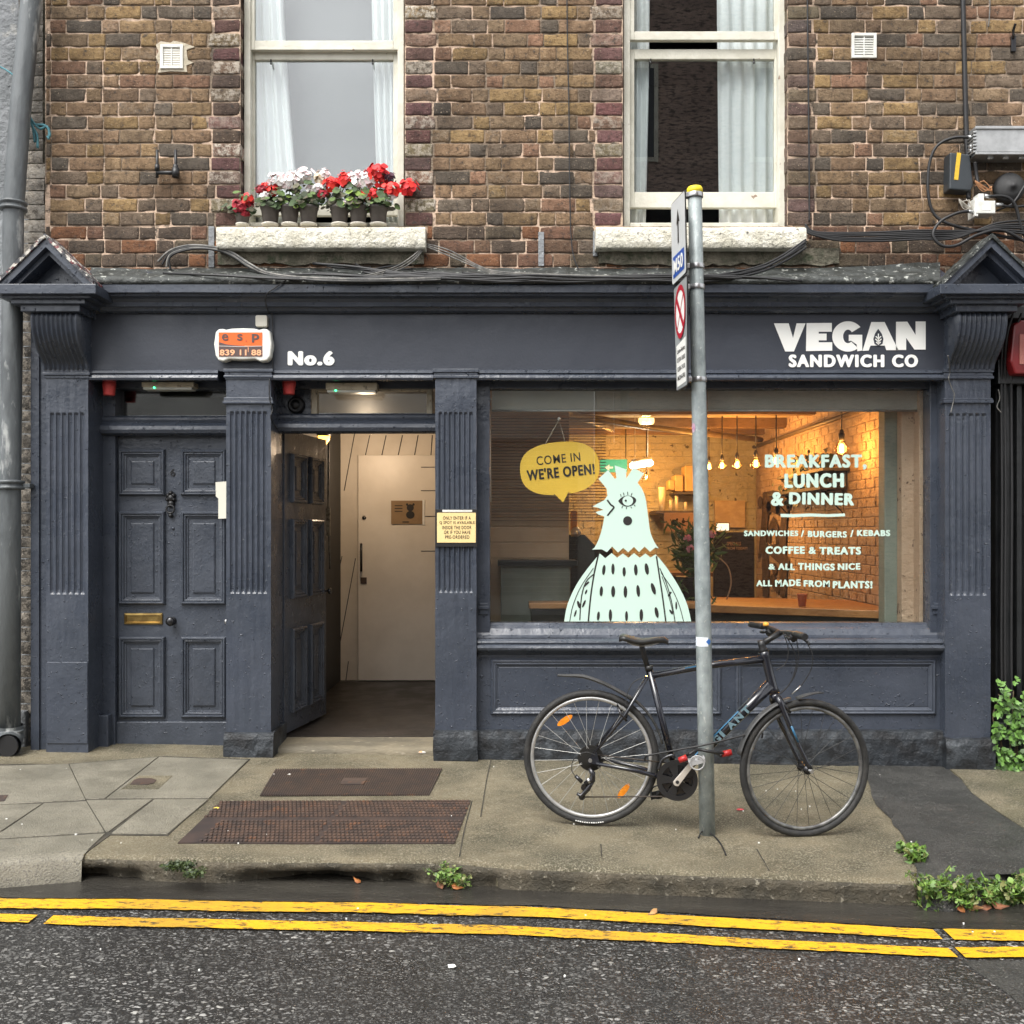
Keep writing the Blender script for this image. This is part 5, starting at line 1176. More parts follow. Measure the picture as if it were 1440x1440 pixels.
for n_, (px, lab, heads) in enumerate(potspec):
    rnd = random.Random(40 + n_); base = P(px, 318, YSI)
    t = thing('potted_geranium', lab, 'plant', base, 'potted geraniums on the sill')
    mb = MB(); rt = .064 if n_ else .05; hh = .125 if n_ else .075
    mb.lathe([(rt*.66, .008), (rt*.70, .01), (rt*.93, hh*.86), (rt*1.0, hh*.87), (rt*1.02, hh), (rt*.94, hh), (rt*.92, hh-.012), (.001, hh-.014)], base, 'z', 24); mb.build('pot', POT, t)
    mb = MB(); mb.lathe([(rt*.7, 0), (rt*.86, .004), (rt*.88, .014), (rt*.8, .015), (rt*.78, .008)], base, 'z', 24); mb.build('saucer', SAUCER, t)
    top = base + Vector((0, 0, hh)); mb = MB(); hw = [(P(*z2(h), YSI - .03 - .03*rnd.random()), r*1.25, k) for h, r, k in heads]
    for c, r, k in hw: mb.tube(spline([top + Vector((rnd.uniform(-.02, .02), 0, -.02)), (top + c)/2 + Vector((rnd.uniform(-.02, .02), -.01, .02)), c], 5), .003, 5)
    mb.build('stem', mat('stem_green', (.10, .12, .05), rough=.6), t)
    mb = MB()
    for k in range(70 if n_ else 26):
        d = Vector((rnd.gauss(0, .052), rnd.gauss(0, .045) - .02, abs(rnd.gauss(0, .07)) - .02))
        g = rnd.choice([(.075, .12, .035), (.05, .085, .03), (.10, .16, .045), (.045, .06, .03), (.12, .11, .07)])
        if n_ in (2, 5) and rnd.random() < .35: g = (.20, .30, .05)
        leaf_at(mb, top + d, Vector((d.x*6, -1 + rnd.uniform(-.3, .3), .7 + rnd.uniform(-.5, .5))), rnd.uniform(.010, .029), g, rnd)
    mb.build('foliage', LEAFM, t)
    for c, r, k in hw: head_mb(c, r, {'R': REDS, 'D': DREDS, 'W': WHITES, 'C': CREAMS, 'P': PURP}[k], rnd).build('flower_head', PETAL, t)
# ------------------------------------------------------------------ bicycle frame of reference
bR = G(829, 1160.5); bF = G(1132, 1177.5)
eu_ = (bF - bR).normalized(); ew_ = Vector((eu_.y, -eu_.x, 0)).normalized(); ev_ = eu_.cross(-ew_).normalized()
if ev_.z < 0: ev_ = -ev_
if ew_.y > 0: ew_ = -ew_
bO = bR + Vector((0, 0, .002))
BL = (bF - bR).length
KU = BL/303.0
def B(u, v, w=0.0): return bO + eu_*u + ev_*v + ew_*w
def q(px, py, w=0.0):
    u = (px-829)*KU; v = (1065 + (px-829)*.0556 - py)/278.5 + .345
    return Vector((u, v, w))
def BW(p): return B(p[0], p[1], p[2])
bk = thing('bicycle', 'black hybrid bicycle with blue lettering leaning by the street pole', 'bicycle', tuple(bO + eu_*.5))
TYRE = mat('tyre_rubber', (.014, .014, .014), (.028, .027, .025), 20, rough=.7, bump=.003, bscale=90)
BFRAME = mat('bike_paint', (.007, .008, .012), (.011, .012, .018), 8, rough=.22, coat=.6)
BBLUE = mat('bike_blue', (.03, .12, .22), rough=.35)
BLET = mat('bike_lettering', (.12, .19, .22), rough=.4)
RIMS = mat('rim_silver', (.50, .50, .49), (.38, .38, .37), 20, rough=.35, metallic=.6)
RIMD = mat('rim_dark', (.10, .10, .10), (.22, .22, .21), 16, rough=.4, metallic=.5)
SPOKE = mat('spoke_steel', (.55, .55, .53), rough=.35, metallic=.7); SPOKED = mat('spoke_dark', (.06, .06, .06), rough=.4, metallic=.6)
AMBER = mat('amber_reflector', (.75, .26, .02), (.6, .18, .01), 60, rough=.25)
GUARD = mat('mudguard_plastic', (.035, .036, .036), (.06, .06, .06), 10, rough=.5)
def wheel(cen, e1, e2, rimm, spm, nsp, refl, hubr=.022, tread=0):
    e3 = e1.cross(e2).normalized()
    mb = MB(); mb.torus(cen, e1, e2, .3275, .0175, 72, 10); tw = mb.build('wheel', TYRE, bk)
    mb = MB(); mb.torus(cen, e1, e2, .302, .0105, 72, 8, sq=.9); mb.build('rim', rimm, tw)
    mb = MB(); rnd = random.Random(nsp)
    for k in range(nsp):
        a = 2*PI*k/nsp + .1; side = 1 if k % 2 else -1; hb = a + (.95 if (k//2) % 2 else -.95)
        p0 = cen + (e1*math.cos(hb) + e2*math.sin(hb))*hubr + e3*side*.030; p1 = cen + (e1*math.cos(a) + e2*math.sin(a))*.294
        mb.tube([p0, p1], .0013, 4, caps=False)
    mb.build('spokes', spm, tw)
    mb = MB(); mb.tube([cen - e3*.05, cen - e3*.036, cen - e3*.034, cen - e3*.02, cen + e3*.02, cen + e3*.034, cen + e3*.036, cen + e3*.05], [.012, .014, .026, .016, .016, .026, .014, .012], 14); mb.build('hub', DKMETAL, tw)
    mb = MB(); mb.tube([cen - e3*.075, cen + e3*.075], .007, 8); mb.tube([cen + e3*.068, cen + e3*.078], .010, 10); mb.build('axle', STEEL, tw)
    for a, rr_ in refl:
        d = e1*math.cos(a) + e2*math.sin(a); t = e1*-math.sin(a) + e2*math.cos(a); c = cen + d*rr_; mb = MB()
        aa = R(52 if a < 0 else 36); ax = e1*math.cos(aa) + e2*math.sin(aa)
        ring = [c + ax*.046*x + e3.cross(ax)*.015*y + e3*.004 for x, y in [(math.cos(2*PI*k/14), math.sin(2*PI*k/14)) for k in range(14)]]
        mb.prism(ring, e3*-.012); mb.build('reflector', AMBER, tw)
    return tw
U, V_, W_ = eu_, ev_, ew_
rw_c = B(0, .345)
wheel(rw_c, U, V_, RIMS, SPOKE, 28, [(R(-44), .235), (R(127), .228)])
tb = MB()
for k in range(0, 13):        # white print low on the rear tyre
    a = R(-102 + 2.0*k); d = U*math.cos(a) + V_*math.sin(a); t = U*-math.sin(a) + V_*math.cos(a)
    c = rw_c + d*.3285 + W_*.0179; s = .0028 + .0008*(k % 3); tb.poly([c - t*s - d*.0028, c + t*s - d*.0028, c + t*s + d*.0028, c - t*s + d*.0028])
tb.build('tyre_print', LETTER, bk)
# frame
BB = q(952, 1095); SC = q(910, 948); ST = q(899, 911); HT = q(1069.6, 919.6); HB = q(1085.5, 977)
mb = MB(); mb.tube([BW(BB), BW(SC + Vector((0, .02, 0)))], .0165, 12); mb.build('seat_tube', BFRAME, bk)
mb = MB(); mb.tube([BW(q(911, 951)), BW(q(990, 938)), BW(q(1071, 930))], [.0155, .0165, .020], 12); mb.build('top_tube', BFRAME, bk)
dta, dtb = q(1080, 966), BB
mb = MB(); mb.tube([BW(dta), BW(dta.lerp(dtb, .3)), BW(dtb)], [.030, .0265, .022], 14); mb.build('down_tube', BFRAME, bk)
mb = MB(); mb.tube([BW(HT), BW(HT.lerp(HB, .1)), BW(HT.lerp(HB, .9)), BW(HB)], [.026, .022, .023, .028], 14); mb.build('head_tube', BFRAME, bk)
mb = MB(); mb.tube([BW(BB - Vector((0, 0, .036))), BW(BB + Vector((0, 0, .036)))], .023, 14)
for s in (-1, 1):
    dr = Vector((0, .345, s*.066))
    mb.tube([BW(SC + Vector((-.01, -.015, s*.016))), BW(q(877, 1003) + Vector((0, 0, s*.045))), BW(dr + Vector((.015, .03, 0)))], [.010, .0095, .008], 8)
    mb.tube([BW(BB + Vector((-.03, -.004, s*.03))), BW(q(895, 1082) + Vector((0, 0, s*.045))), BW(dr + Vector((.03, -.015, 0)))], [.0125, .011, .009], 8)
    mb.prism([BW(dr + Vector((a, b_, 0))) for a, b_ in ((-.012, -.016), (.05, -.02), (.03, .045), (.005, .03))], ew_*.006)
mb.build('rear_stays', BFRAME, bk)
# lettering on the down tube
d_ax = (dta - dtb).normalized(); d_n = Vector((-d_ax.y, d_ax.x, 0))
def Tdt(a, b_): return BW(dtb + d_ax*(a) + d_n*(b_) + Vector((0, 0, .0275)))
mb = MB()
for k, ch in enumerate('GIANT'):
    add_text(mb, ch, .262 + .052*k, .262 + .052*k + (.016 if ch == 'I' else .042), .019, -.017, 0, .05, 1, 0, lambda a, b_, k=0: Tdt(a, b_))
mb.build('frame_lettering', BLET, bk)
mb = MB(); mb.poly([BW(dtb + d_ax*.15 + d_n*.022 + Vector((0, 0, .018))), BW(dtb + d_ax*.46 + d_n*.026 + Vector((0, 0, .018))), BW(dtb + d_ax*.46 + d_n*.020 + Vector((0, 0, .023))), BW(dtb + d_ax*.15 + d_n*.017 + Vector((0, 0, .0225)))])
a0, b0 = q(960, 940.5), q(985, 937); mb.poly([BW(p + Vector((0, dv, .0172))) for p, dv in ((a0, .004), (b0, .006), (b0, -.001), (a0, -.001))]); mb.build('blue_stripe', BBLUE, bk)
# seat post and saddle
mb = MB(); mb.tube([BW(SC), BW(ST), BW(ST + Vector((-.004, .02, 0)))], .0135, 12); mb.lathe([(.019, -.012), (.019, .012)], BW(SC + Vector((-.002, .03, 0))), 'z', 12); mb.build('seat_post', BLACKPL, bk)
mb = MB(); rows = []
s0, s1 = q(866, 895), q(936, 899)
for k in range(15):
    t = k/14; u = s0.x + (s1.x - s0.x)*t; hw = .074*(1-t)**1.3*(min(1, t*7+.45)) + .017 + .012*math.exp(-((t-.55)/.3)**2)
    v = s0.y + .012 - .026*math.exp(-((t-.42)/.28)**2)*.7 - .012*t + (-.012 if k == 14 else 0) - (.012 if k == 0 else 0)
    row = []
    for j in range(13):
        a = PI*j/12; row.append(B(u, v + .008*math.sin(a)**.6 - (.012 if j in (0, 12) else 0), hw*math.cos(a)))
    row += [B(u, v - .020, -hw*.7), B(u, v - .020, hw*.7)]
    rows.append(row)
mb.grid(rows, closed=True); mb.poly(rows[0]); mb.poly(rows[-1][::-1]); mb.build('saddle', mat('saddle_black', (.012, .012, .013), (.02, .02, .02), 14, rough=.42), bk)
mb = MB()
for s in (-1, 1): mb.tube(spline([B(s0.x + .03, s0.y - .012, s*.022), B(s0.x + .07, s0.y - .034, s*.021), B(s0.x + .15, s0.y - .036, s*.02), B(s1.x - .03, s1.y - .012, s*.012)], 6), .0035, 6)
mb.build('saddle_rail', STEEL, bk)
# steered front end
STEER = R(18); axis = (HT - HB).normalized()
RM = Matrix.Rotation(STEER, 3, axis)
def sv(p): return HB + RM @ (Vector(p) - HB)
FH = q(1131.7, 1080); rake = Vector((FH.x, .345, 0))
# unsteered hub position so the steered hub lands near the photographed point
dperp = (rake - HB); along = axis * dperp.dot(axis); off = dperp - along; hub0 = HB + along + off * (1/ math.cos(STEER)) * .93
hubS = sv(hub0); hubS.y = .339
fe1 = (RM @ Vector((1, 0, 0))); fe2 = Vector((0, 1, 0)); fe1 = (fe1 - fe2*fe1.dot(fe2)).normalized()
def dirw(d): return eu_*d.x + ev_*d.y + ew_*d.z
FW1, FW2 = dirw(fe1), dirw(fe2)
wheel(BW(hubS), FW1, FW2, RIMD, SPOKED, 28, [])
fw = FW1.cross(FW2).normalized();
mb = MB(); crown = HB + Vector((0, 0, 0)); cw = BW(HB - axis*.02)
mb.tube([BW(HB - axis*.005), BW(HB - axis*.035)], [.024, .026], 12)
for s in (-1, 1):
    mb.tube(spline([cw + fw*s*.02, cw + fw*s*.048 - dirw(axis)*.03, (cw*.55 + BW(hubS)*.45) + fw*s*.054 - FW1*.008, BW(hubS) + fw*s*.052 + FW2*.01], 6), [.016]*7 + [.0135]*6 + [.010]*6, 10)
mb.build('fork', BFRAME, bk)
mb = MB(); c = cw*.5 + BW(hubS)*.5
for s in (1, -1): mb.tube([cw*.62 + BW(hubS)*.38 + fw*s*.0665 - FW1*.006, cw*.40 + BW(hubS)*.60 + fw*s*.064 - FW1*.004], [.006, .005], 6)
mb.build('fork_stripe', BBLUE, bk)
# stem, bars, grips, levers
t0 = HT + axis*.035
mb = MB(); mb.tube([BW(HT), BW(HT + axis*.012), BW(t0 - axis*.002), BW(t0 + axis*.022)], [.024, .019, .019, .018], 14)
barc = sv(t0 + Vector((.098, .062, 0)))
mb.tube([BW(t0 + axis*.004), BW(t0.lerp(barc, .5) + Vector((0, .002, 0))), BW(barc)], [.017, .014, .017], 12); mb.build('stem', BLACKPL, bk)
bw = RM @ Vector((0, 0, 1)); bw = Vector((bw.x, 0, bw.z)).normalized(); bfw = RM @ Vector((1, 0, 0)); bfw = Vector((bfw.x, 0, bfw.z)).normalized()
def hb_(s, f=0, up=0): return BW(barc + bw*s - bfw*(.02*(abs(s)/.3)**2) + bfw*f + Vector((0, up + .012*min(1, abs(s)/.12), 0)))
mb = MB(); mb.tube([hb_(-.31 + .62*k/20) for k in range(21)], .0112, 10); mb.build('handlebar', BLACKPL, bk)
for s in (-1, 1):
    mb = MB(); mb.tube([hb_(s*(.185 + .13*k/8)) for k in range(9)], [.0155, .017, .016, .017, .0165, .017, .0165, .0175, .016], 12); mb.build('grip', BLACKPL, bk)
    mb = MB(); mb.tube([hb_(s*.15), hb_(s*.13, .02, -.015), hb_(s*.16, .05, -.025), hb_(s*.24, .045, -.035), hb_(s*.27, .04, -.04)], [.014, .012, .007, .006, .006], 8)
    mb.tube([hb_(s*.105, .0, -.01), hb_(s*.145, .012, -.028)], [.016, .02], 10); mb.tube([hb_(s*.12, -.018, -.02), hb_(s*.17, -.022, -.026)], .007, 6); mb.build('brake_lever', BLACKPL, bk)
mb = MB(); p = hb_(-.135, -.012, .016); mb.lathe([(.015, -.008), (.016, .004), (.010, .010), (.001, .011)], p, 'z', 14); mb.build('bell', mat('bell_amber', (.75, .36, .05), rough=.35), bk)
mb = MB()
for pts in (((1094, 893), (1101, 915), (1098, 934), (1085, 944)), ((1096, 894), (1109, 918), (1112, 938), (1104, 962), (1088, 979)), ((1112, 901), (1115, 925), (1111, 950), (1100, 968), (1086, 981)), ((1120, 898), (1133, 920), (1133, 942), (1119, 966), (1106, 977))):
    mb.tube(spline([BW(q(a, b_, .06)) for a, b_ in pts], 6), .0026, 5)
mb.tube(spline([BW(q(905, 951, .02)), BW(q(888, 958, .03)), BW(q(879, 975, .04)), BW(q(878, 992, .05))], 5), .0026, 5); mb.build('brake_cable', CABLE, bk)
mb = MB(); mb.tube([BW(q(1119, 966, .06)), BW(q(1107, 977, .06))], .0035, 6); mb.build('cable_noodle', STEEL, bk)
for c_ in (q(1098, 990, .03), q(871, 999, .05)):
    mb = MB()
    for s in (-1, 1): mb.tube([BW(c_ + Vector((-.02, .03, s*.03 - c_.z))), BW(c_ + Vector((.0, -.01, s*.05 - c_.z))), BW(c_ + Vector((.03, -.045, s*.05 - c_.z)))], [.006, .008, .006], 8)
    mb.tube([BW(c_ + Vector((-.02, .03, -.04 - c_.z))), BW(c_ + Vector((-.02, .03, .04 - c_.z)))], .004, 6); mb.build('brake_caliper', DKMETAL, bk)
# transmission
mb = MB(); c = BW(BB) + ew_*.05
def disc(mb, c, r0, r1, w0, w1, holes=0, n=48):
    e1, e2 = eu_, ev_; rows = []
    for k in range(n+1):
        a = 2*PI*k/n; d = e1*math.cos(a) + e2*math.sin(a); rows.append([c + d*r0 + ew_*w0, c + d*r1 + ew_*w0, c + d*r1 + ew_*w1, c + d*r0 + ew_*w1, c + d*r0 + ew_*w0])
    mb.grid(rows, sm=False)
disc(mb, c, .078, .102, -.006, .006)
for k in range(5):
    a = 2*PI*k/5 + .6; d = eu_*math.cos(a) + ev_*math.sin(a); t = eu_*-math.sin(a) + ev_*math.cos(a)
    mb.prism([c + d*.02 + t*.012, c + d*.08 + t*.024, c + d*.08 - t*.024, c + d*.02 - t*.012], ew_*.004)
disc(mb, c, .0, .03, -.004, .006); mb.build('chain_guard', BLACKPL, bk)
mb = MB(); disc(mb, c - ew_*.012, .058, .086, -.002, .002, n=60); disc(mb, c - ew_*.022, .04, .066, -.002, .002, n=40)
for k in range(5):
    a = 2*PI*k/5; d = eu_*math.cos(a) + ev_*math.sin(a); t = eu_*-math.sin(a) + ev_*math.cos(a); mb.prism([c - ew_*.014 + d*.01 + t*.008, c - ew_*.014 + d*.062 + t*.008, c - ew_*.014 + d*.062 - t*.008, c - ew_*.014 + d*.01 - t*.008], ew_*.003)
mb.build('chainring', DKMETAL, bk)
PED = q(977, 1062)
mb = MB(); a_ = BW(BB) + ew_*.075; b_ = BW(PED) + ew_*.088; dd = (b_-a_).normalized(); nn = dd.cross(ew_).normalized()
mb.prism([a_ + nn*.017 - dd*.014, a_ + nn*.006 - dd*.022, a_ - nn*.006 - dd*.022, a_ - nn*.017 - dd*.014, b_ - nn*.011 + dd*.006, b_ - nn*.004 + dd*.014, b_ + nn*.004 + dd*.014, b_ + nn*.011 + dd*.006], ew_*.014); mb.build('crank_arm', mat('crank_alloy', (.62, .58, .52), rough=.4, metallic=.4), bk, bevel=.003)
mb = MB(); mb.tube([a_ + ew_*.010, a_ + ew_*.016], .009, 12); mb.build('crank_bolt', BLACKPL, bk)
a2 = BW(BB) - ew_*.07; b2 = BW(BB*2 - PED) - ew_*.085; mb = MB(); mb.tube([a2, b2], [.014, .011], 8); mb.build('crank_arm', DKMETAL, bk)
def pedal(c, s):
    mb = MB(); e1 = eu_*.96 + ev_*.28; e2 = ev_*.96 - eu_*.28
    for x in (-.040, .034): mb.prism([c + e1*x - e2*.010, c + e1*(x+.008) - e2*.010, c + e1*(x+.008) + e2*.010, c + e1*x + e2*.010], ew_*s*.085)
    for y in (0, .077): mb.prism([c + ew_*s*y + e1*a + e2*b2 for a, b2 in ((-.04, -.009), (.04, -.009), (.04, .009), (-.04, .009))], ew_*s*.008)
    mb.tube([c - ew_*s*.01, c + ew_*s*.08], .009, 8); mb.torus(c + ew_*s*.088, e1, e2, .034, .0035, 30, 6)
    mb.build('pedal', BLACKPL if s < 0 else mat('pedal_grey', (.30, .30, .30), rough=.45), bk)
pedal(b_ + ew_*.016, 1); pedal(b2 - ew_*.012, -1)
mb = MB(); cs = BW(Vector((0, .345, .045)))
for k, r in enumerate((.052, .046, .040, .034, .029)): disc(mb, cs - ew_*.016 + ew_*.005*k, .012, r, -.001, .0012, n=36)
disc(mb, cs - ew_*.026, .015, .066, -.001, .001, n=40); mb.build('cassette', mat('cassette_dark', (.035, .034, .032), rough=.4, metallic=.6), bk)
mb = MB(); j1, j2, j3 = q(815, 1088, .05), q(823, 1101, .055), q(814, 1117, .05)
mb.tube([BW(q(828, 1076, .07)), BW(q(833, 1083, .075)), BW(q(833, 1092, .075)), BW(q(822, 1098, .07))], [.010, .014, .016, .012], 10)
mb.tube([BW(q(808, 1087, .06)), BW(q(818, 1096, .065))], .010, 8)
mb.tube([BW(q(832, 1094, .068)), BW(q(826, 1106, .065)), BW(q(817, 1116, .06)), BW(q(811, 1112, .06))], [.013, .013, .012, .009], 8)
for c_ in (q(821, 1104, .055), q(818, 1117, .055)): mb.tube([BW(c_) - ew_*.005, BW(c_) + ew_*.005], .017, 14)
mb.build('derailleur', DKMETAL, bk)
mb = MB(); mb.tube([BW(q(826, 1090, .078)), BW(q(829.5, 1096, .080))], .009, 8); mb.build('derailleur_plate', STEEL, bk)
mb = MB(); mb.tube(spline([BW(q(838, 1058, .08)), BW(q(822, 1053, .08)), BW(q(806, 1062, .08)), BW(q(803, 1078, .075)), BW(q(809, 1088, .07))], 6), .0022, 5); mb.build('gear_cable', CABLE, bk)
mb = MB(); wch = .042
mb.tube([BW(q(829, 1058, wch)), BW(q(945, 1072, wch))], .0035, 6); mb.tube([BW(q(820, 1118.5, wch)), BW(q(930, 1118, wch)), BW(q(952, 1121, wch))], .0035, 6); mb.build('chain', mat('chain_brown', (.045, .032, .022), (.02, .016, .012), 90, rough=.6), bk)
mb = MB(); mb.tube(spline([BW(q(926, 1080, .05)), BW(q(931, 1066, .05)), BW(q(944, 1060, .05)), BW(q(947, 1064, .05))], 5), .009, 8); mb.build('front_derailleur', DKMETAL, bk)
# mudguards
def strip(path, half, parent, name, m, wdir, th=.003):
    mb = MB(); rows = []
    for k, p in enumerate(path):
        tang = (path[min(k+1, len(path)-1)] - path[max(0, k-1)]).normalized(); up = tang.cross(wdir).normalized(); hw = half(k/(len(path)-1))
        rows.append([p + wdir*hw*math.sin(a)*1.0 + up*hw*.5*(1-math.cos(a))*-1 for a in [(-1.2 + 2.4*j/8) for j in range(9)]])
    mb.grid(rows); o = mb.build(name, m, parent); md = o.modifiers.new('thick', 'SOLIDIFY'); md.thickness = th; return o
strip(spline([BW(q(a, b_, 0)) for a, b_ in ((778, 948), (795, 949.5), (818, 952), (845, 962), (868, 974), (884, 984))], 5), lambda t: .018 + .017*min(1, t*3), bk, 'mudguard', GUARD, ew_)
arc = [rw_c + (U*math.cos(R(a)) + V_*math.sin(R(a)))*.366 for a in range(62, 13, -4)]
strip(arc, lambda t: .025, bk, 'mudguard', GUARD, ew_)
fc = BW(hubS); arc = [fc + (FW1*math.cos(R(a)) + FW2*math.sin(R(a)))*.366 for a in range(104, 172, 4)]
strip(arc, lambda t: .026, bk, 'mudguard', GUARD, fw)
strip([fc + (FW1*math.cos(R(a)) + FW2*math.sin(R(a)))*(.372 + .0018*(84-a)) for a in range(98, 76, -3)], lambda t: .026 - .012*t, bk, 'mudguard', GUARD, fw)
# ------------------------------------------------------------------ street pole with sign plates
pB = G(995, 1173); Yq = pB.y; pole_top = P(977, 268, Yq + .0); axisp = (pole_top - pB)
sp_ = thing('street_pole', 'galvanised street pole with yellow cap carrying white road sign plates, bike locked to it', 'pole', tuple(pB))
pr = 10.9*(D+Yq)/F
mb = MB(); mb.tube([pB + axisp*t + Vector((0, 0, -.05 if t == 0 else 0)) for t in (0, .2, .4, .6, .8, 1)], [pr*1.02, pr, pr, .97*pr, .92*pr, .88*pr], 24); mb.build('pole', GALV, sp_)
mb = MB(); top = pole_top; d = axisp.normalized(); mb.tube([top - d*.02, top + d*.008, top + d*.018, top + d*.022], [pr*1.02, pr*1.02, pr*.85, pr*.3], 20); mb.build('cap', YELLOW, sp_)
SIGNW = mat('sign_white', (.62, .64, .64), (.56, .58, .58), 6, rough=.4); SIGNG = mat('sign_grey', (.34, .36, .36), (.28, .30, .30), 5, rough=.4); SIGNB = mat('sign_blue', (.02, .09, .40), rough=.4); SIGNR = mat('sign_red_ring', (.45, .01, .03), rough=.4)
def plate_T(far_t, near_t, far_b, near_b, Yf, Yn):
    c = [P(*far_t, Yf), P(*near_t, Yn), P(*far_b, Yf), P(*near_b, Yn)]
    nrm = (c[1]-c[0]).cross(c[2]-c[0]).normalized()
    if nrm.x > 0: nrm = -nrm
    return (lambda a, b_, h=0.0: (c[0]*(1-a) + c[1]*a)*(1-b_) + (c[2]*(1-a) + c[3]*a)*b_ + nrm*h), nrm
def plate(name, T, nrm, m, edge, rad=.09, asp=.4):
    pts = []
    for cx, cy, a0 in ((1-rad, asp*rad, -90), (1-rad, 1-asp*rad, 0), (rad, 1-asp*rad, 90), (rad, asp*rad, 180)):
        for k in range(5): a = R(a0 + 22.5*k); pts.append((cx + rad*math.cos(a), cy + asp*rad*math.sin(a)))
    mb = MB(); mb.prism([T(a, b_) for a, b_ in pts], nrm*-.004); o = mb.build(name, edge, sp_)
    mb = MB(); mb.poly([T(.5 + (a-.5)*.955, .5 + (b_-.5)*.98, .0015) for a, b_ in pts]); mb.build('sign_face', m, o); return o
Yn, Yfar = Yq - .165, Yq + .115
T1, n1 = plate_T((943.4, 288), (963.5, 266), (945.5, 403), (965.8, 383), Yfar, Yn)
s1_ = plate('direction_plate', T1, n1, SIGNW, BLACKPL)
mb = MB()
def tp(mb, pts, T, h): mb.poly([T(a, b_, h) for a, b_ in pts])
tp(mb, [(.40, .33), (.5, .14), (.62, .31), (.545, .30), (.55, .55), (.47, .56), (.475, .31)], T1, .003); mb.build('arrow', INK, s1_)
mb = MB(); tp(mb, [(.12, .67), (.88, .67), (.88, .93), (.12, .93)], T1, .003); mb.build('route_panel', SIGNB, s1_)
mb = MB(); add_text(mb, 'M50', .17, .83, .715, .89, 0, .056, 1.1, 0, lambda a, b_, k=0: T1(a, b_, .0045 + .0002*k)); mb.build('sign_lettering', LETTER, s1_)
T2, n2 = plate_T((947.6, 406), (966.5, 386), (951.6, 551), (967.2, 542), Yfar - .01, Yn + .01)
s2_ = plate('clearway_plate', T2, n2, SIGNG, BLACKPL, .05, .3)
def tring(mb, cx, cy, rx, ry, r0, T, h, n=32):
    for k in range(n):
        a, b_ = 2*PI*k/n, 2*PI*(k+1)/n
        tp(mb, [(cx + rx*math.cos(a), cy + ry*math.sin(a)), (cx + rx*math.cos(b_), cy + ry*math.sin(b_)), (cx + r0*rx*math.cos(b_), cy + r0*ry*math.sin(b_)), (cx + r0*rx*math.cos(a), cy + r0*ry*math.sin(a))], T, h)
mb = MB(); tp(mb, [(.5 + .40*math.cos(2*PI*k/28), .28 + .245*math.sin(2*PI*k/28)) for k in range(28)], T2, .003); mb.build('sign_disc', LETTER, s2_)
mb = MB(); tring(mb, .5, .28, .41, .25, .80, T2, .0045)
for sx in (-1, 1):
    tp(mb, [(.5 - sx*.27 - .045, .135), (.5 - sx*.27 + .045, .11), (.5 + sx*.27 + .045, .43), (.5 + sx*.27 - .045, .455)], T2, .005 + .0006*sx)
mb.build('sign_ring', SIGNR, s2_)
mb = MB(); tp(mb, [(.12, .575), (.90, .545), (.90, .955), (.12, .965)], T2, .003); mb.build('times_panel', LETTER, s2_)
mb = MB()
for k, s in enumerate(('Luan-Aoine', '07.00-10.00', '12.00-19.00', 'MON-FRI')): add_text(mb, s, .20, .84, .61 + .085*k, .655 + .085*k, 0, .02, 1, 0, lambda a, b_, k=0: T2(a, b_, .0045 + .0002*k))
mb.build('sign_lettering', INK, s2_)
for py in (275, 375, 404, 534):
    t = ((1173 - py)/(1173 - 268.)); c = pB + axisp*t; mb = MB(); mb.lathe([(pr*1.0, -.012), (pr*1.06, -.012), (pr*1.06, .012), (pr*1.0, .012)], c, 'z', 24, cap=False); mb.box(c.x - pr*1.6, c.x - pr*.9, c.y - .02, c.y + .02, c.z - .012, c.z + .012); mb.build('band_clamp', STEEL, sp_, bevel=.002)
t = (1173 - 902)/905.; c = pB + axisp*t
mb = MB(); rows = [[c + Vector((pr*1.03*math.sin(a), -pr*1.03*math.cos(a), dz)) for a in [(-1.5 + 1.9*j/12) for j in range(13)]] for dz in (-.022, .024)]; mb.grid(rows); tag(mb.build('sticker', mat('sticker_white', (.75, .78, .8), (.60, .66, .75), 30, rough=.5)), 'torn white and blue sticker wrapped round the street pole above the bike', 'sticker')
mb = MB(); rows = [[c + Vector((pr*1.045*math.sin(a), -pr*1.045*math.cos(a), .016*(1 - abs(j-4)/4.)*s + .002)) for j, a in enumerate([(.1 + .75*j/8) for j in range(9)])] for s in (-1, 1)]; mb.grid(rows); tag(mb.build('sticker_scrap', mat('sticker_blue', (.03, .14, .45), rough=.5)), 'blue sticker scrap on the street pole beside the white one', 'sticker')
t = (1173 - 602)/905.; c = pB + axisp*t
mb = MB(); rows = [[c + Vector((pr*1.03*math.sin(a), -pr*1.03*math.cos(a), .024*s*math.sqrt(max(0, 1-((j-4)/4.)**2)))) for j, a in enumerate([(-1.45 + .75*j/8) for j in range(9)])] for s in (-1, 1)]; mb.grid(rows); tag(mb.build('round_sticker', mat('sticker_mauve', (.35, .12, .25), (.6, .5, .55), 60, rough=.5)), 'small round mauve sticker on the left side of the street pole', 'sticker')
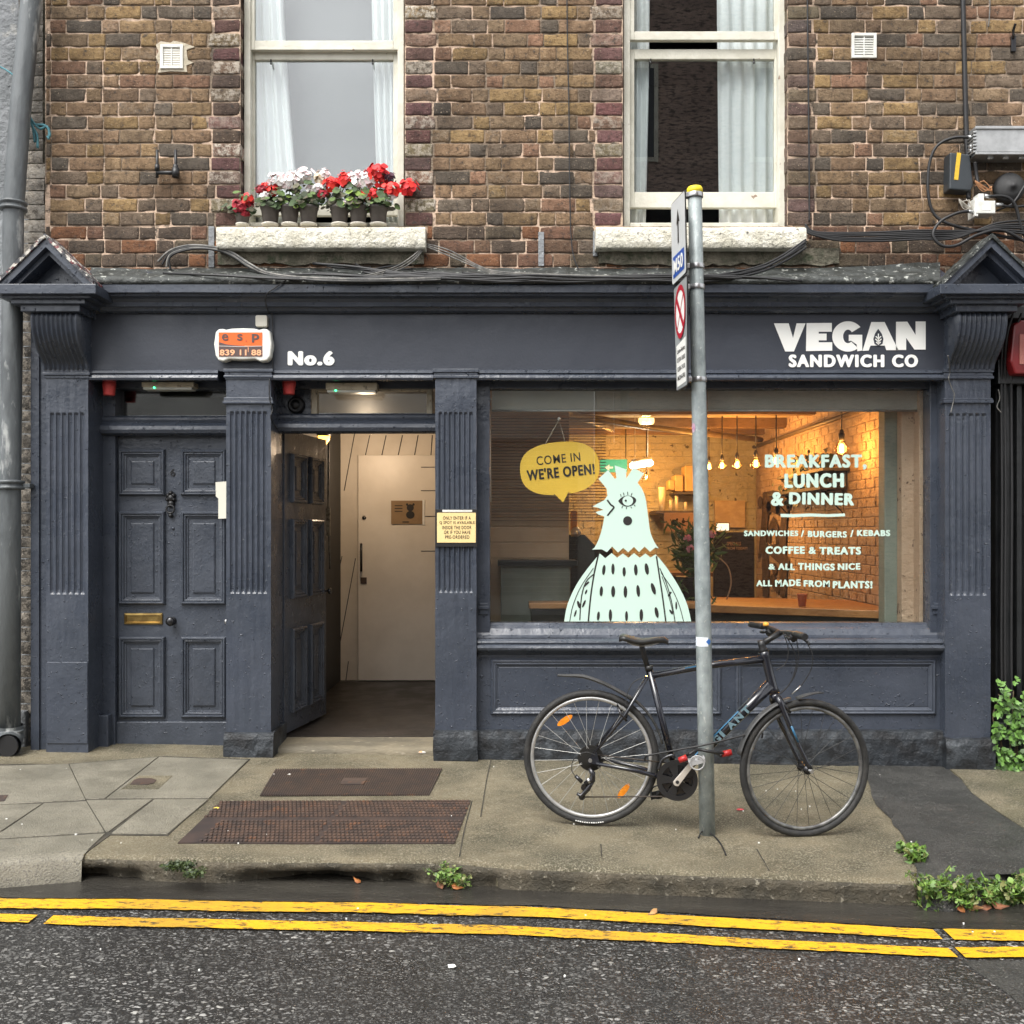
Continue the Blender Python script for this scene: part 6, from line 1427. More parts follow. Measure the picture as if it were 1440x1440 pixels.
# locks
lk = thing('cable_lock', 'black cable lock with red sleeves looped round the pole and bicycle', 'lock', tuple(BW(q(985, 1058, .1))))
mb = MB(); pc = pB + axisp*((1173-1060)/905.); up = Vector((0, 0, 1))
loop = spline([BW(q(967, 1055, .12)), pc + Vector((-.055, -.07, .035)), pc + Vector((0, -.085, .03)), pc + Vector((.065, -.05, .015)), pc + Vector((.095, .03, -.002)), BW(q(1013, 1062, .03)), pc + Vector((.055, .062, -.005)), pc + Vector((-.02, .062, .01)), BW(q(962, 1062, .03)), BW(q(958, 1058, .10))], 6)
mb.tube(loop, .0085, 8); mb.build('cable', CABLE, lk)
mb = MB(); mb.tube([BW(q(953, 1063, .12)), BW(q(964, 1059, .12))], [.014, .016], 12); mb.build('sleeve', RED2 if 'RED2' in globals() else mat('lock_red', (.36, .015, .015), rough=.4), lk)
mb = MB(); mb.tube([BW(q(1013, 1059.5, .05)), BW(q(1027, 1056.5, .05))], [.015, .016], 12); mb.build('sleeve', mat('lock_red', (.36, .015, .015), rough=.4), lk)
el = thing('elastic_cord', 'thin black elastic cord stretched past the pole from the rear wheel to the front mudguard', 'cord', tuple(BW(q(985, 1045, .13))))
mb = MB(); mb.tube(spline([BW(q(906, 1067, .06)), BW(q(907, 1061, .07)), BW(q(912, 1058, .08)), BW(q(960, 1047, .12)), BW(q(990, 1041, .13)), BW(q(1040, 1031.5, .09)), BW(q(1062, 1029, .05)), BW(q(1069, 1032, .04)), BW(q(1068, 1038, .04))], 6), .0048, 8); mb.build('cord', CABLE, el)
mb = MB(); a = G(988, 1176); mb.tube(spline([G(982, 1180) + Vector((0, 0, .006)), G(988, 1174) + Vector((0, -.01, .02)), G(1003, 1178) + Vector((0, 0, .012)), G(1014, 1189) + Vector((0, 0, .005)), G(1021, 1204) + Vector((0, 0, .005))], 6), .004, 6); tag(mb.build('cable_stub', CABLE), 'short black cable end lying on the pavement at the foot of the pole', 'cable')

# ------------------------------------------------------------------ grates, covers and litter on the pavement
def quad(c): 
    w = [G(*p) for p in c]
    return lambda a, b_, h=0: (w[0]*(1-a) + w[1]*a)*(1-b_) + (w[3]*(1-a) + w[2]*a)*b_ + Vector((0, 0, h))
g1 = thing('cellar_grate', 'iron cellar grate of fine slanting bars nearest the shop door step', 'grate', tuple(G(490, 1100)))
T = quad([(387, 1083), (622, 1082), (604, 1119.5), (365, 1120)])
mb = MB(); mb.poly([T(a, b_, .005) for a, b_ in ((0, 0), (1, 0), (1, 1), (0, 1))]); mb.build('recess', mat('grate_recess', (.035, .026, .02), rough=.9), g1)  # dark sheet seen between the bars
mb = MB()
for k in range(74):
    a = (k+.2)/74; b2 = a + .0075
    if .44 < a < .58:
        segs = ((0, .38), (.66, 1))
    else: segs = ((0, 1),)
    for s0_, s1__ in segs: mb.prism([T(a, s0_, .010), T(b2, s0_, .010), T(b2, s1__, .010), T(a, s1__, .010)], (0, 0, -.008))
mb.build('bars', IRON, g1)
mb = MB(); mb.prism([T(a, b_, .0125) for a, b_ in ((.44, .40), (.585, .40), (.575, .64), (.43, .64))], (0, 0, -.008)); mb.build('centre_plate', IRON, g1)
g2 = thing('cellar_grate', 'larger rusty iron grate with rows of small raised treads nearest the kerb', 'grate', tuple(G(455, 1158)))
T_ = quad([(311, 1128.5), (662, 1127), (639, 1187.5), (250, 1187)])
mb = MB(); mb.prism([T_(a, b_, .007) for a, b_ in ((0, 0), (1, 0), (1, 1), (0, 1))], (0, 0, -.01)); mb.build('plate', mat('grate_plate', (.050, .033, .027), (.03, .022, .02), 8, rough=.65), g2)
mb = MB()
for r in range(16):
    for k in range(62):
        if r in (7,) or k in (30,): continue
        a = (k + .5 + (.25 if r % 2 else -.25))/62; b_ = (r+.5)/16
        if a < .075 and b_ > .45: continue
        mb.prism([T_(a-.0052, b_-.016, .013), T_(a+.0052, b_-.016, .013), T_(a+.0052, b_+.016, .013), T_(a-.0052, b_+.016, .013)], (0, 0, -.008))
mb.build('treads', mat('grate_tread', (.10, .062, .045), (.055, .04, .034), 8, c3=(.16, .075, .04), scale3=9, rng3=(.55, .7), rough=.55), g2)
hc = thing('hydrant_cover', 'small rusty D-shaped cover set in concrete among the granite slabs', 'cover', tuple(G(200, 1102)))
mb = MB(); mb.prism([G(*p) + Vector((0, 0, .010)) for p in ((170, 1112), (195, 1093), (243, 1093), (222, 1112))], (0, 0, -.012)); mb.build('surround', CONC, hc)
mb = MB(); mb.prism([G(*p) + Vector((0, 0, .0135)) for p in ((183, 1106), (188, 1100), (196, 1097.5), (213, 1097.5), (220, 1100), (216, 1104.5), (206, 1106.5))], (0, 0, -.006)); mb.build('lid', IRON, hc)
mb = MB(); mb.prism([G(*p) + Vector((0, 0, .010)) for p in ((-20, 1122), (12, 1120), (6, 1129), (-20, 1131))], (0, 0, -.008)); tag(mb.build('stop_tap_cover', IRON), 'small rusty cover cut off by the left edge of the photo', 'cover')
for pts, lab in (([(845, 1188), (846, 1206)], 'short dark crack in the pavement left of the pole foot'), ([(1064, 1195), (1074, 1212), (1082, 1226)], ''), ([(692, 1062), (684, 1100), (676, 1150)], ''), ([(664, 1127), (655, 1160), (646, 1206)], '')):
    mb = MB(); pp = spline([G(*p) + Vector((0, 0, .0045)) for p in pts], 5)
    mb.grid([[p + Vector((-.003 - .002*noise.noise(p*30), 0, 0)), p + Vector((.003 + .002*noise.noise(p*40), 0, 0))] for p in pp]); structure(mb.build('pavement_crack', JOINT))
def crumple(c, sx, sy, sz, m, name, lab, cat, seed, n=10):
    mb = MB(); rows = []
    for j in range(7):
        t = j/6; row = []
        for k in range(n):
            a = 2*PI*k/n; r = math.sin(PI*min(max(t, .04), .96))*(.75 + .5*noise.noise((math.cos(a)*1.7 + seed, math.sin(a)*1.7, t*3)))
            row.append(c + Vector((sx*r*math.cos(a), sy*r*math.sin(a), sz*(.5 - .5*math.cos(PI*t)) + .003)))
        rows.append(row)
    mb.grid(rows, closed=True); mb.poly(rows[0]); mb.poly(rows[-1]); return tag(mb.build(name, m), lab, cat)
crumple(G(595, 1061) + Vector((0, 0, .0)), .07, .035, .03, mat('foil_wrapper', (.62, .60, .56), (.5, .25, .08), 22, (.55, .62), rough=.3), 'wrapper', 'crumpled silver wrapper by the base of the middle pilaster', 'litter', 3)
crumple(GR(636, 1362), .022, .016, .012, LETTER, 'paper_scrap', 'white scrap on the dark road below the yellow lines', 'litter', 8)
crumple(G(407, 1091), .012, .009, .01, LETTER, 'paper_scrap', 'tiny white scrap on the finer cellar grate', 'litter', 9)
crumple(G(305, 1139), .020, .018, .012, mat('yellow_scrap', (.75, .55, .1), rough=.6), 'yellow_scrap', 'small yellow scrap at the corner of the larger grate', 'litter', 10)
crumple(G(1040, 1140), .030, .02, .008, mat('red_scrap', (.5, .05, .06), (.25, .12, .1), 50, rough=.7), 'red_scrap', 'flattened red scrap on the pavement right of the pole', 'litter', 11)
rs_ = random.Random(77); mb = MB()
for k in range(44):
    p = G(rs_.uniform(0, 1400), rs_.uniform(1075, 1195)) if k < 34 else GR(rs_.uniform(0, 1440), rs_.uniform(1255, 1400))
    if -0.05 < p.y: continue
    s = rs_.uniform(.002, .005); z = .0075; mb.cur = None
    ring = [p + Vector((s*math.cos(a)*rs_.uniform(.7, 1.3), s*math.sin(a)*rs_.uniform(.7, 1.3), z + .003)) for a in [2*PI*j/6 for j in range(6)]]
    mb.prism(ring, (0, 0, -.006))
o = mb.build('paint_flakes', LETTER); o['kind'] = 'stuff'
# ------------------------------------------------------------------ plants and leaves on the ground
WEEDM = mat('weed_leaf', (.10, .2, .03), None, attr=True, rough=.5)
def weed(pts, lab, seed, nstem, h, spread, name='weed', cols=((.10, .20, .025), (.075, .15, .02), (.15, .25, .04), (.05, .10, .018), (.16, .17, .05)), size=(.012, .028), kinds=('lob', 'long')):
    rnd = random.Random(seed); c = pts[0]
    t = thing(name, lab, 'plant', tuple(c)); ms = MB(); ml = MB()
    for k in range(nstem):
        b_ = rnd.choice(pts) + Vector((rnd.uniform(-.03, .03), rnd.uniform(-.02, .02), 0)); a = rnd.uniform(0, 2*PI); L = h*rnd.uniform(.5, 1.1)
        tip = b_ + Vector((spread*math.cos(a)*rnd.random(), spread*.7*math.sin(a)*rnd.random() - .02, L))
        path = spline([b_, (b_ + tip)/2 + Vector((0, 0, L*.2)), tip], 4); ms.tube(path, .0018, 4, caps=False)
        for p in path[1:]:
            for _ in range(3):
                d = Vector((rnd.gauss(0, 1), rnd.gauss(0, 1) - .6, rnd.gauss(0, .6) + 1.0)); leaf_at(ml, p + Vector((rnd.uniform(-.02, .02), rnd.uniform(-.02, .01), rnd.uniform(-.01, .012))), d, rnd.uniform(*size), rnd.choice(cols), rnd, rnd.choice(kinds))
    ms.build('stem', mat('weed_stem', (.12, .18, .05), rough=.6), t); ml.build('foliage', WEEDM, t); return t
weed([GR(626, 1247), GR(640, 1249), GR(652, 1248), GR(634, 1246) + Vector((0, 0, .03))], 'bright green weed growing from the broken kerb below the larger grate', 3, 20, .09, .09, size=(.005, .014), kinds=('long', 'long', 'lob'))
weed([GR(1298, 1276), GR(1312, 1278), GR(1328, 1277), GR(1345, 1279), GR(1362, 1278), GR(1305, 1274) + Vector((0, 0, .05)), GR(1330, 1275) + Vector((0, 0, .03))], 'leafy weed patch at the end of the concrete kerb on the right', 4, 62, .12, .10, size=(.007, .019), kinds=('lob', 'long'))
weed([GR(1388, 1274), GR(1410, 1272), GR(1436, 1272), GR(1465, 1274), GR(1450, 1268)], 'grassy weed clump at the foot of the tarmac by the right edge', 5, 56, .12, .09, size=(.007, .024), kinds=('long', 'long', 'lob'))
weed([G(1276, 1200), G(1284, 1207), G(1290, 1212)], 'small weed tuft in the seam between concrete and tarmac', 6, 14, .05, .05, size=(.010, .022))
weed([G(262, 1213) + Vector((0, 0, -.02)), G(250, 1214) + Vector((0, 0, -.02)), G(272, 1218) + Vector((0, 0, -.04))], 'dark moss tuft on the broken kerb at the left', 9, 34, .025, .05, 'moss', ((.03, .05, .012), (.05, .075, .015), (.02, .035, .01)), (.005, .012))
iv = thing('ivy', 'green ivy climbing the base of the black shopfront at the right edge', 'plant', tuple(P(1425, 1085, -.15)))
rnd = random.Random(15); ml = MB(); ms = MB()
for k in range(9):
    x = 1404 + 6*k; ms.tube(spline([P(x, 1088, -.14), P(x + rnd.uniform(-6, 6), 1050, -.15), P(x + rnd.uniform(-8, 8), 1010, -.14), P(x + rnd.uniform(-6, 6), 970 + abs(x-1425)*.4, -.12)], 5), .004, 5)
for k in range(760):
    px = rnd.uniform(1398, 1475); topy = 975 + 14*noise.noise((px*.06, 2, 0)) + (14 if px < 1406 else 0); py = topy + (1086 - topy)*rnd.random()**.85
    if noise.noise((px*.05, py*.05, 3)) < -.28: continue
    p = P(px, py, -.15 - .06*rnd.random() - .05*max(0, noise.noise((px*.08, py*.08, 8)))); g = rnd.choice([(.09, .20, .03), (.06, .13, .02), (.13, .27, .05), (.04, .085, .018)])
    leaf_at(ml, p, Vector((rnd.uniform(-.5, .5), -1, rnd.uniform(-.1, .8))), rnd.uniform(.014, .028), g, rnd, 'lob')
for px, py in ((1405, 960), (1411, 962), (1432, 955), (1428, 962), (1398, 985), (1416, 968)): 
    for _ in range(3): leaf_at(ml, P(px + rnd.uniform(-3, 3), py + rnd.uniform(-3, 3), -.14), (rnd.uniform(-.4, .4), -1, .4), .02, (.13, .27, .05), rnd, 'lob')
ms.build('vine', mat('vine_stem', (.08, .06, .03), rough=.8), iv); ml.build('foliage', WEEDM, iv)
DRY = [mat('fallen_leaf_%s' % n_, c, c2, 40, rough=.7) for n_, c, c2 in (('orange', (.42, .16, .04), (.28, .09, .03)), ('tan', (.45, .26, .10), (.3, .15, .06)), ('brown', (.24, .09, .04), (.14, .06, .03)))]
def dry(p, size, k, lab):
    mb = MB(); rnd = random.Random(k*7 + int(p.x*100)); leaf_at(mb, p + Vector((0, 0, .016)), (rnd.uniform(-.4, .4), -.5, 1), size, (1, 1, 1), rnd, 'lob'); mb.c = [None]*len(mb.c); mb.cur = None
    o = mb.build('fallen_leaf', DRY[k % 3]); md = o.modifiers.new('thick', 'SOLIDIFY'); md.thickness = .0012
    tag(o, lab, 'leaf')
for px, py, s, k, lab in ((620, 1250, .034, 2, 'brown fallen leaf left under the kerb weed'), (643, 1252, .032, 0, 'orange fallen leaf right under the kerb weed'), (735, 1250, .034, 1, 'tan fallen leaf in the gutter right of the kerb weed'), (918, 1288, .026, 1, 'small tan leaf lying against the upper yellow line below the rear wheel'), (252, 1236, .022, 0, 'small orange leaf in the gutter below the mossy kerb'), (502, 1243, .024, 0, 'orange leaf in the gutter below the larger grate'),
        (1368, 1280, .045, 1, 'large tan leaf among the weeds at the right'), (1384, 1277, .045, 2, 'rust brown leaf between the two weed clumps'), (1352, 1283, .03, 0, 'orange leaf lying in front of the right weed patch'), (1406, 1279, .04, 2, 'reddish brown leaf near the right edge in the weeds'), (1300, 1272, .028, 1, 'tan leaf at the corner of the kerb end'), (928, 1124, .016, 0, 'tiny orange leaf on the pavement under the chainring')):
    dry((G if py < 1130 else GR)(px, py), s, k, lab)
# ------------------------------------------------------------------ inside the shop
for a, b_, lab in ((692, 984, 'grey roller blind rolled up over the hen window pane'), (995, 1291, 'grey roller blind rolled up over the lettered window pane')):
    t = thing('roller_blind', lab, 'blind', P((a+b_)/2, 546, .15)); mb = MB(); mb.pbox(a, b_, 540, 577, .16, .164); mb.build('fabric', mat('blind_fabric', (.40, .40, .37), (.36, .36, .33), 3, rough=.8), t)
    mb = MB(); mb.tube([P(a, 577.5, .162), P(b_, 577.5, .162)], .008, 8); mb.build('bottom_bar', ALU, t)
t = thing('pull_cord', 'white pull cord of the blind hanging at the left of the shop window', 'cord', P(688, 700, .13)); mb = MB(); mb.tube([P(688.5, 556, .13), P(690, 706, .13)], .005, 6); mb.tube(spline([P(691, 562, .13), P(687, 556, .13), P(688.5, 550, .13)], 4), .004, 6); mb.build('cord', LETTER, t)
hs_ = thing('hanging_sign', 'yellow speech-bubble sign saying come in, hung by string inside the window', 'sign', P(787, 660, .12))
YB = .12; pts = []
for k in range(40):
    a = 2*PI*k/40; ex = 2.5; c, s = math.cos(a), math.sin(a)
    x = 55.8*math.copysign(abs(c)**(2/ex), c); y = 37*math.copysign(abs(s)**(2/ex), s); ro = -.10
    pts.append((787 + x*math.cos(ro) - y*math.sin(ro), 658.5 + x*math.sin(ro) + y*math.cos(ro)))
tail = [(799.5, 692), (791.8, 706.5), (780, 694.8)]
i0 = min(range(40), key=lambda k: (pts[k][0]-800)**2 + (pts[k][1]-695)**2); i1 = min(range(40), key=lambda k: (pts[k][0]-779)**2 + (pts[k][1]-695)**2)
ring = [pts[k] for k in range(0, i0+1)] + tail + [pts[k] for k in range(i1, 40)]
mb = MB(); mb.prism([P(a, b_, YB) for a, b_ in ring], (0, .006, 0)); mb.build('board', mat('sign_yellow', (.92, .60, .07), (.86, .55, .06), 4, rough=.5), hs_)
mb = MB(); add_text(mb, 'COME IN', 754.3, 816, 639, 651.5, YB-.002, .008, 1.1, .10); add_text(mb, "WE'RE OPEN!", 740.5, 836.5, 656, 671.5, YB-.002, .058, 1.12, .10); mb.build('sign_lettering', INK, hs_)
mb = MB(); mb.tube([P(767, 624.5, YB), P(786, 590, YB), P(794.5, 621, YB)], .0035, 5); mb.build('string', mat('pale_string', (.6, .52, .4), rough=.8), hs_)
mb = MB(); mb.lathe([(.012, 0), (.010, -.006), (.001, -.008)], P(786.2, 589, YB-.004), 'y', 12); mb.build('hook', WHITEPL, hs_)
# tiled partition, counter and machine at the left
TILE = mat('partition_tile', (.66, .49, .33), (.57, .41, .27), 3, rough=.35)
mb = MB(); mb.pbox(640, 800, 500, 900, .95, 1.0)
brick_face(mb, X(640, .95), X(799, .95), Z(785, .95), Z(570, .95), lambda u, d, z: (u, .945 - d - .004, z), 4, .33, .118)
mb.build('tiled_partition', TILE, bld)
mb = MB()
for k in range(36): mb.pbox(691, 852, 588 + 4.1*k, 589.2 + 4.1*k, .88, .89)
REFL_SLAT = mat('reflection_slat', (.18, .13, .09), rough=.5)
slat = thing('shutter_reflection', 'added dark slats imitating a mirrored shutter, behind the yellow speech-bubble sign', 'blind', P(790, 735, .9)); mb.build('slats', REFL_SLAT, slat)  # added slats standing in for the opposite shutter's reflection in the glass
ct = thing('grey_counter', 'grey-green metal counter under the tiled partition at the window left', 'counter', P(750, 875, .7))
mb = MB(); mb.pbox(704, 802, 795, 1000, .72, .94); mb.build('body', mat('counter_grey', (.17, .19, .17), (.12, .14, .12), 4, stretch=(1, 1, .4), rough=.3), ct, bevel=.006)
mb = MB(); mb.pbox(700, 812, 788, 796, .68, .94); mb.build('top', BLACKPL, ct, bevel=.004)
wb = thing('window_bench', 'low wooden bench top behind the hen decal at the window bottom', 'bench', P(840, 870, .4))
mb = MB(); mb.pbox(744, 985, 848, 856, .45, .68); mb.build('top', mat('bench_wood', (.30, .15, .055), (.22, .10, .035), 6, stretch=(.3, 2, 2), rough=.4), wb, bevel=.004)
mb = MB(); mb.pbox(748, 980, 858, 990, .50, .66); mb.build('base', BLACKPL, wb)
cmn = thing('coffee_machine', 'black coffee machine on the counter behind the hen decal', 'machine', P(825, 800, 1.6))
mb = MB(); mb.prism([P(a, b_, 1.5) for a, b_ in ((799, 752), (823, 752), (838, 768), (862, 772), (862, 790), (840, 790), (838, 832), (799, 832))], (0, .45, 0)); mb.build('body', BLACKPAINT, cmn, bevel=.01)
mb = MB(); mb.lathe([(.04, 0), (.04, -.05), (.02, -.06), (.001, -.06)], P(810, 748, 1.5), 'y', 16); mb.lathe([(.03, -.0), (.03, -.05)], P(808, 746, 1.45), 'z', 14); mb.build('brew_head', ALU, cmn)
mb = MB(); mb.pbox(803, 812, 718, 750, 1.6, 1.75); mb.build('hopper', mat('hopper_amber', (.5, .25, .08), rough=.3), cmn, bevel=.01)
bc_ = thing('service_counter', 'long dark service counter deep inside the shop', 'counter', P(950, 780, 3.5))
mb = MB(); mb.box(.15, 1.95, 3.4, 3.9, -.04, 1.02); mb.build('body', mat('counter_dark', (.06, .042, .03), (.045, .03, .022), 4, rough=.4), bc_, bevel=.01)
mb = MB(); mb.box(.12, 1.98, 3.36, 3.94, 1.02, 1.06); mb.build('top', mat('counter_top', (.16, .09, .05), rough=.35), bc_, bevel=.004)
pp_ = thing('menu_poster', 'pinkish poster with two dark figures on the service counter front', 'poster', P(955, 735, 3.3))
mb = MB(); Yp_ = 3.33; mb.pbox(934, 975, 721, 747, Yp_, Yp_+.01); mb.build('sheet', mat('pink_paper', (.50, .33, .24), rough=.8), pp_)
mb = MB()
for e_ in (ell(948, 733, 3.6, 2.4), ell(945.5, 736.5, .9, 3), ell(950.5, 736.5, .9, 3), ell(952.2, 730.5, 1.7, 1.8), ell(961, 733.5, 2.4, 2.6), ell(961, 730, 1.2, 1.6), ell(965, 733.5, 3, .7)): add_poly(mb, e_, Yp_-.003)
mb.build('print', INK, pp_)
mb = MB(); mb.pbox(998, 1003, 706, 748, 3.32, 3.42); mb.pbox(993, 1005, 704, 748, 3.43, 3.5)
til = thing('till_screen', 'small bright till screen on the dark counter beside the plant', 'screen', P(1017, 742, 3.2)); mb = MB(); mb.pbox(1007, 1026, 735, 747, 3.2, 3.22); mb.build('case', BLACKPL, til)
mb = MB(); mb.pbox(1007.8, 1025, 736, 746, 3.195, 3.199); mb.build('screen', mat('screen_glow', (.8, .8, .7), emit=(1, .93, .72), estr=.6), til)
spc = thing('specials_board', 'black specials board standing at the right end of the counter', 'board', P(1045, 800, 2.7))
mb = MB(); mb.pbox(1004, 1061, 748, 870, 2.75, 2.8); mb.build('board', BLACKPL, spc, bevel=.004)
mb = MB(); CH = mat('chalk_tan', (.45, .30, .16), rough=.8); add_text(mb, 'SPECIALS', 1022, 1042, 762, 767, 2.745, .03); add_text(mb, 'FROM TODAY!', 1022, 1051, 769, 773, 2.745, .03); mb.build('board_lettering', CH, spc)
# shelf with crockery and boxes on the back wall
sh = thing('wall_shelf', 'dark shelf with stacked cups and boxes deep inside behind the pole', 'shelf', P(955, 700, 4.6))
mb = MB(); mb.pbox(950, 992, 692, 695, 4.5, 4.95); mb.pbox(922, 985, 718, 722, 4.4, 4.95); mb.build('board', mat('shelf_dark', (.05, .035, .025), rough=.6), sh)
CARD = mat('card_boxes', (.58, .42, .18), (.5, .35, .14), 5, rough=.7)
for a, b_, c_, d_, m_, nm, lab in ((941, 949, 675, 689, CARD, 'carton', 'small cream carton leaning at the left of the stacked boxes on the shelf'), (949, 961, 668, 691, CARD, 'carton', 'stack of tan takeaway cartons on the upper shelf'), (963, 978, 655, 691, CARD, 'carton', 'tall tan carton on the upper shelf partly hidden by the pole')):
    mb = MB(); mb.pbox(a, b_, c_, d_, 4.6, 4.85); tag(mb.build(nm, m_, bevel=.01), lab, 'carton')
for px, w_, y0, lab in ((931, 10, 685, 'wide white paper roll on the lower back shelf'), (951.5, 5, 697, 'slim stack of cream cups on the lower back shelf'), (943, 5, 703, 'short stack of cream cups left on the lower back shelf'), (964, 5, 706, 'low dark cup stack right on the lower back shelf')):
    mb = MB(); c = P(px, 718, 4.6); r = w_/2*(D+4.6)/F; hh = (718-y0)*(D+4.6)/F; mb.lathe([(r*.8, 0), (r, hh), (r*.9, hh), (r*.85, hh-.02)], c, 'z', 16); tag(mb.build('cup_stack', mat('cup_cream', (.66, .58, .4), rough=.6)), lab, 'cups')
ex = thing('exit_sign', 'small green exit sign hanging at the back of the shop', 'sign', P(853, 655, 4.0))
mb = MB(); mb.pbox(844, 882, 646, 664, 4.0, 4.04); mb.build('case', mat('exit_green', (.02, .20, .10), emit=(.03, .42, .2), estr=.35), ex)
mb = MB(); Ye = 3.996
for pts in ([(850, 657.5), (857, 653), (857, 656.3), (862, 656.3), (862, 658.7), (857, 658.7), (857, 662)],): add_poly(mb, pts, Ye)
mb.build('arrow', LETTER, ex)
# lamps
WARM = (1.0, .52, .18)
BULB = mat('bulb_filament', (1, .8, .5), emit=(1.0, .62, .20), estr=14)
BGL = glass_mat('bulb_glass', (1.0, .80, .48), .7)
def pendant(px, py, Y, dia, lab, watt):
    c = P(px, py, Y); r = dia/2*(D+Y)/F
    t = thing('pendant_lamp', lab, 'lamp', tuple(c), 'bare bulb pendants along the shop wall')
    mb = MB(); mb.lathe([(.001, -1.0*r), (.5*r, -.88*r), (.85*r, -.55*r), (1.0*r, -.1*r), (.92*r, .4*r), (.62*r, .9*r), (.36*r, 1.25*r), (.33*r, 1.45*r)], c, 'z', 20, cap=False); mb.build('bulb', BGL, t)
    mb = MB(); mb.lathe([(.001, -.55*r), (.28*r, -.4*r), (.34*r, .2*r), (.2*r, .8*r), (.001, .85*r)], c, 'z', 12, cap=False); mb.build('filament', BULB, t)
    mb = MB(); mb.lathe([(.30*r, 1.3*r), (.46*r, 1.35*r), (.46*r, 2.3*r), (.34*r, 2.5*r), (.2*r, 2.9*r), (.06*r, 3.0*r)], c, 'z', 14); mb.build('socket', BLACKPL, t)
    mb = MB(); mb.tube([c + Vector((0, 0, 2.9*r)), Vector((c.x, c.y, CZ))], .006, 6); mb.build('flex', BLACKPL, t)
    l = plight('lamp_light', tuple(c), watt, WARM, t, r)
    return t
pendant(1183.5, 632, 1.3, 19, 'nearest and largest lit bulb, above the word breakfast', 10)
for px, py, Y, dia, lab in ((1091.5, 649, 2.75, 14, 'lit bulb behind the first letters of breakfast'), (1063, 653, 3.0, 14, 'lit bulb just left of the word breakfast'), (1036.5, 654.5, 3.3, 12.5, 'lit bulb in the middle of the far row'), (1015.5, 655.5, 3.55, 11, 'second lit bulb from the pole in the far row'), (997, 657, 3.8, 10, 'lit bulb right beside the street pole')): pendant(px, py, Y, dia, lab, 9)
pendant(880, 661, 4.4, 6, 'small lit bulb far back above the comb of the hen', 8)
pendant(909, 672, 4.5, 6, 'small lit bulb far back right of the comb of the hen', 8)
sw = thing('strip_lamp', 'bright white strip lamp hanging at the back of the shop', 'lamp', P(902, 653, 3.3))
mb = MB(); mb.tube([P(889, 655, 3.2), P(915, 651, 3.6)], .03, 10); mb.build('tube', mat('strip_glow', (1, 1, 1), emit=(1, .93, .78), estr=7), sw)
mb = MB(); mb.tube([P(890, 653, 3.2) + Vector((0, 0, .03)), P(915, 649, 3.6) + Vector((0, 0, .03))], .02, 6); mb.tube([P(893, 651, 3.25), Vector((P(893, 651, 3.25).x, 3.25, CZ))], .004, 5); mb.tube([P(911, 648, 3.55), Vector((P(911, 648, 3.55).x, 3.55, CZ))], .004, 5); mb.build('housing', WHITEPL, sw)
plight('strip_light', tuple(P(902, 661, 3.4)), 9, (1, .86, .62), sw, .1)
sl_ = thing('spot_lamp', 'cluster of lit ceiling spots behind the blind above the hen', 'lamp', P(909, 589, 1.6))
mb = MB(); mb.pbox(902, 916, 582, 585, 1.6, 1.66); mb.build('bar', WHITEPL, sl_, bevel=.004)
mb = MB()
for px in (903, 909, 915): mb.lathe([(.028, .0), (.03, -.03), (.02, -.05), (.001, -.052)], P(px, 588, 1.65), 'z', 14)
mb.build('spot', mat('spot_glow', (1, .8, .5), emit=(1, .62, .22), estr=1.6), sl_)
plight('spot_light', tuple(P(909, 596, 1.65)), 9, (1, .62, .28), sl_, .05)
# table, plants, cup, side wall things
tb_ = thing('wood_table', 'orange-brown wooden table top by the lettered window', 'table', (2.0, 1.2, 0))
WOODT = mat('table_wood', (.42, .205, .07), (.32, .145, .045), 5, stretch=(.35, 2.2, 2), rough=.35)
zt_ = .90; poly = [(X(1246, .55), .55), (X(985, 1.15), 1.15), (1.5, 2.2), (2.78, 1.75), (2.78, .6)]
mb = MB(); mb.prism([(a, b_, zt_) for a, b_ in poly], (0, 0, -.055)); mb.build('top', WOODT, tb_, bevel=.004)
mb = MB(); mb.prism([(a*.99 + .02, b_ + .06, zt_-.056) for a, b_ in poly], (0, 0, -.8)); mb.build('base', BLACKPL, tb_)
cp = thing('paper_cup', 'small terracotta cup on the wooden table behind the lettering', 'cup', tuple(P(1128, 855, 1.0)))
mb = MB(); c = Vector((X(1128, 1.0), 1.0, zt_ + .001)); mb.lathe([(.026, 0), (.036, .085), (.040, .087), (.040, .095), (.034, .094), (.03, .06)], c, 'z', 20); mb.build('cup', mat('terracotta', (.50, .17, .09), rough=.6), cp)
pt = thing('potted_plant', 'leafy potted plant with pink flowers on the table behind the pole', 'plant', (X(972, 1.3), 1.3, .9))
c = Vector((X(975, 1.35), 1.35, .9)); mb = MB(); mb.lathe([(.09, -.06), (.13, .2), (.14, .21), (.12, .2)], c, 'z', 20); mb.build('pot', mat('pot_dark', (.03, .03, .03), rough=.5), pt)
rnd = random.Random(21); ml = MB(); ms = MB()
for k in range(46):
    a = rnd.uniform(0, 2*PI); L = rnd.uniform(.22, .52); b_ = c + Vector((0, 0, .2)); tip = b_ + Vector((.28*math.cos(a)*rnd.random(), .22*math.sin(a)*rnd.random(), L - .05)); ms.tube([b_, (b_+tip)/2 + Vector((0, 0, .03)), tip], .003, 4, caps=False)
    for j in range(9):
        p = b_.lerp(tip, .25 + .75*rnd.random()) + Vector((rnd.gauss(0, .025), rnd.gauss(0, .025), rnd.gauss(0, .02))); leaf_at(ml, p, Vector((rnd.gauss(0, 1), rnd.gauss(0, 1) - .5, rnd.gauss(.5, .6))), rnd.uniform(.04, .075), rnd.choice([(.06, .13, .03), (.04, .09, .025), (.09, .18, .05)]), rnd, 'long')
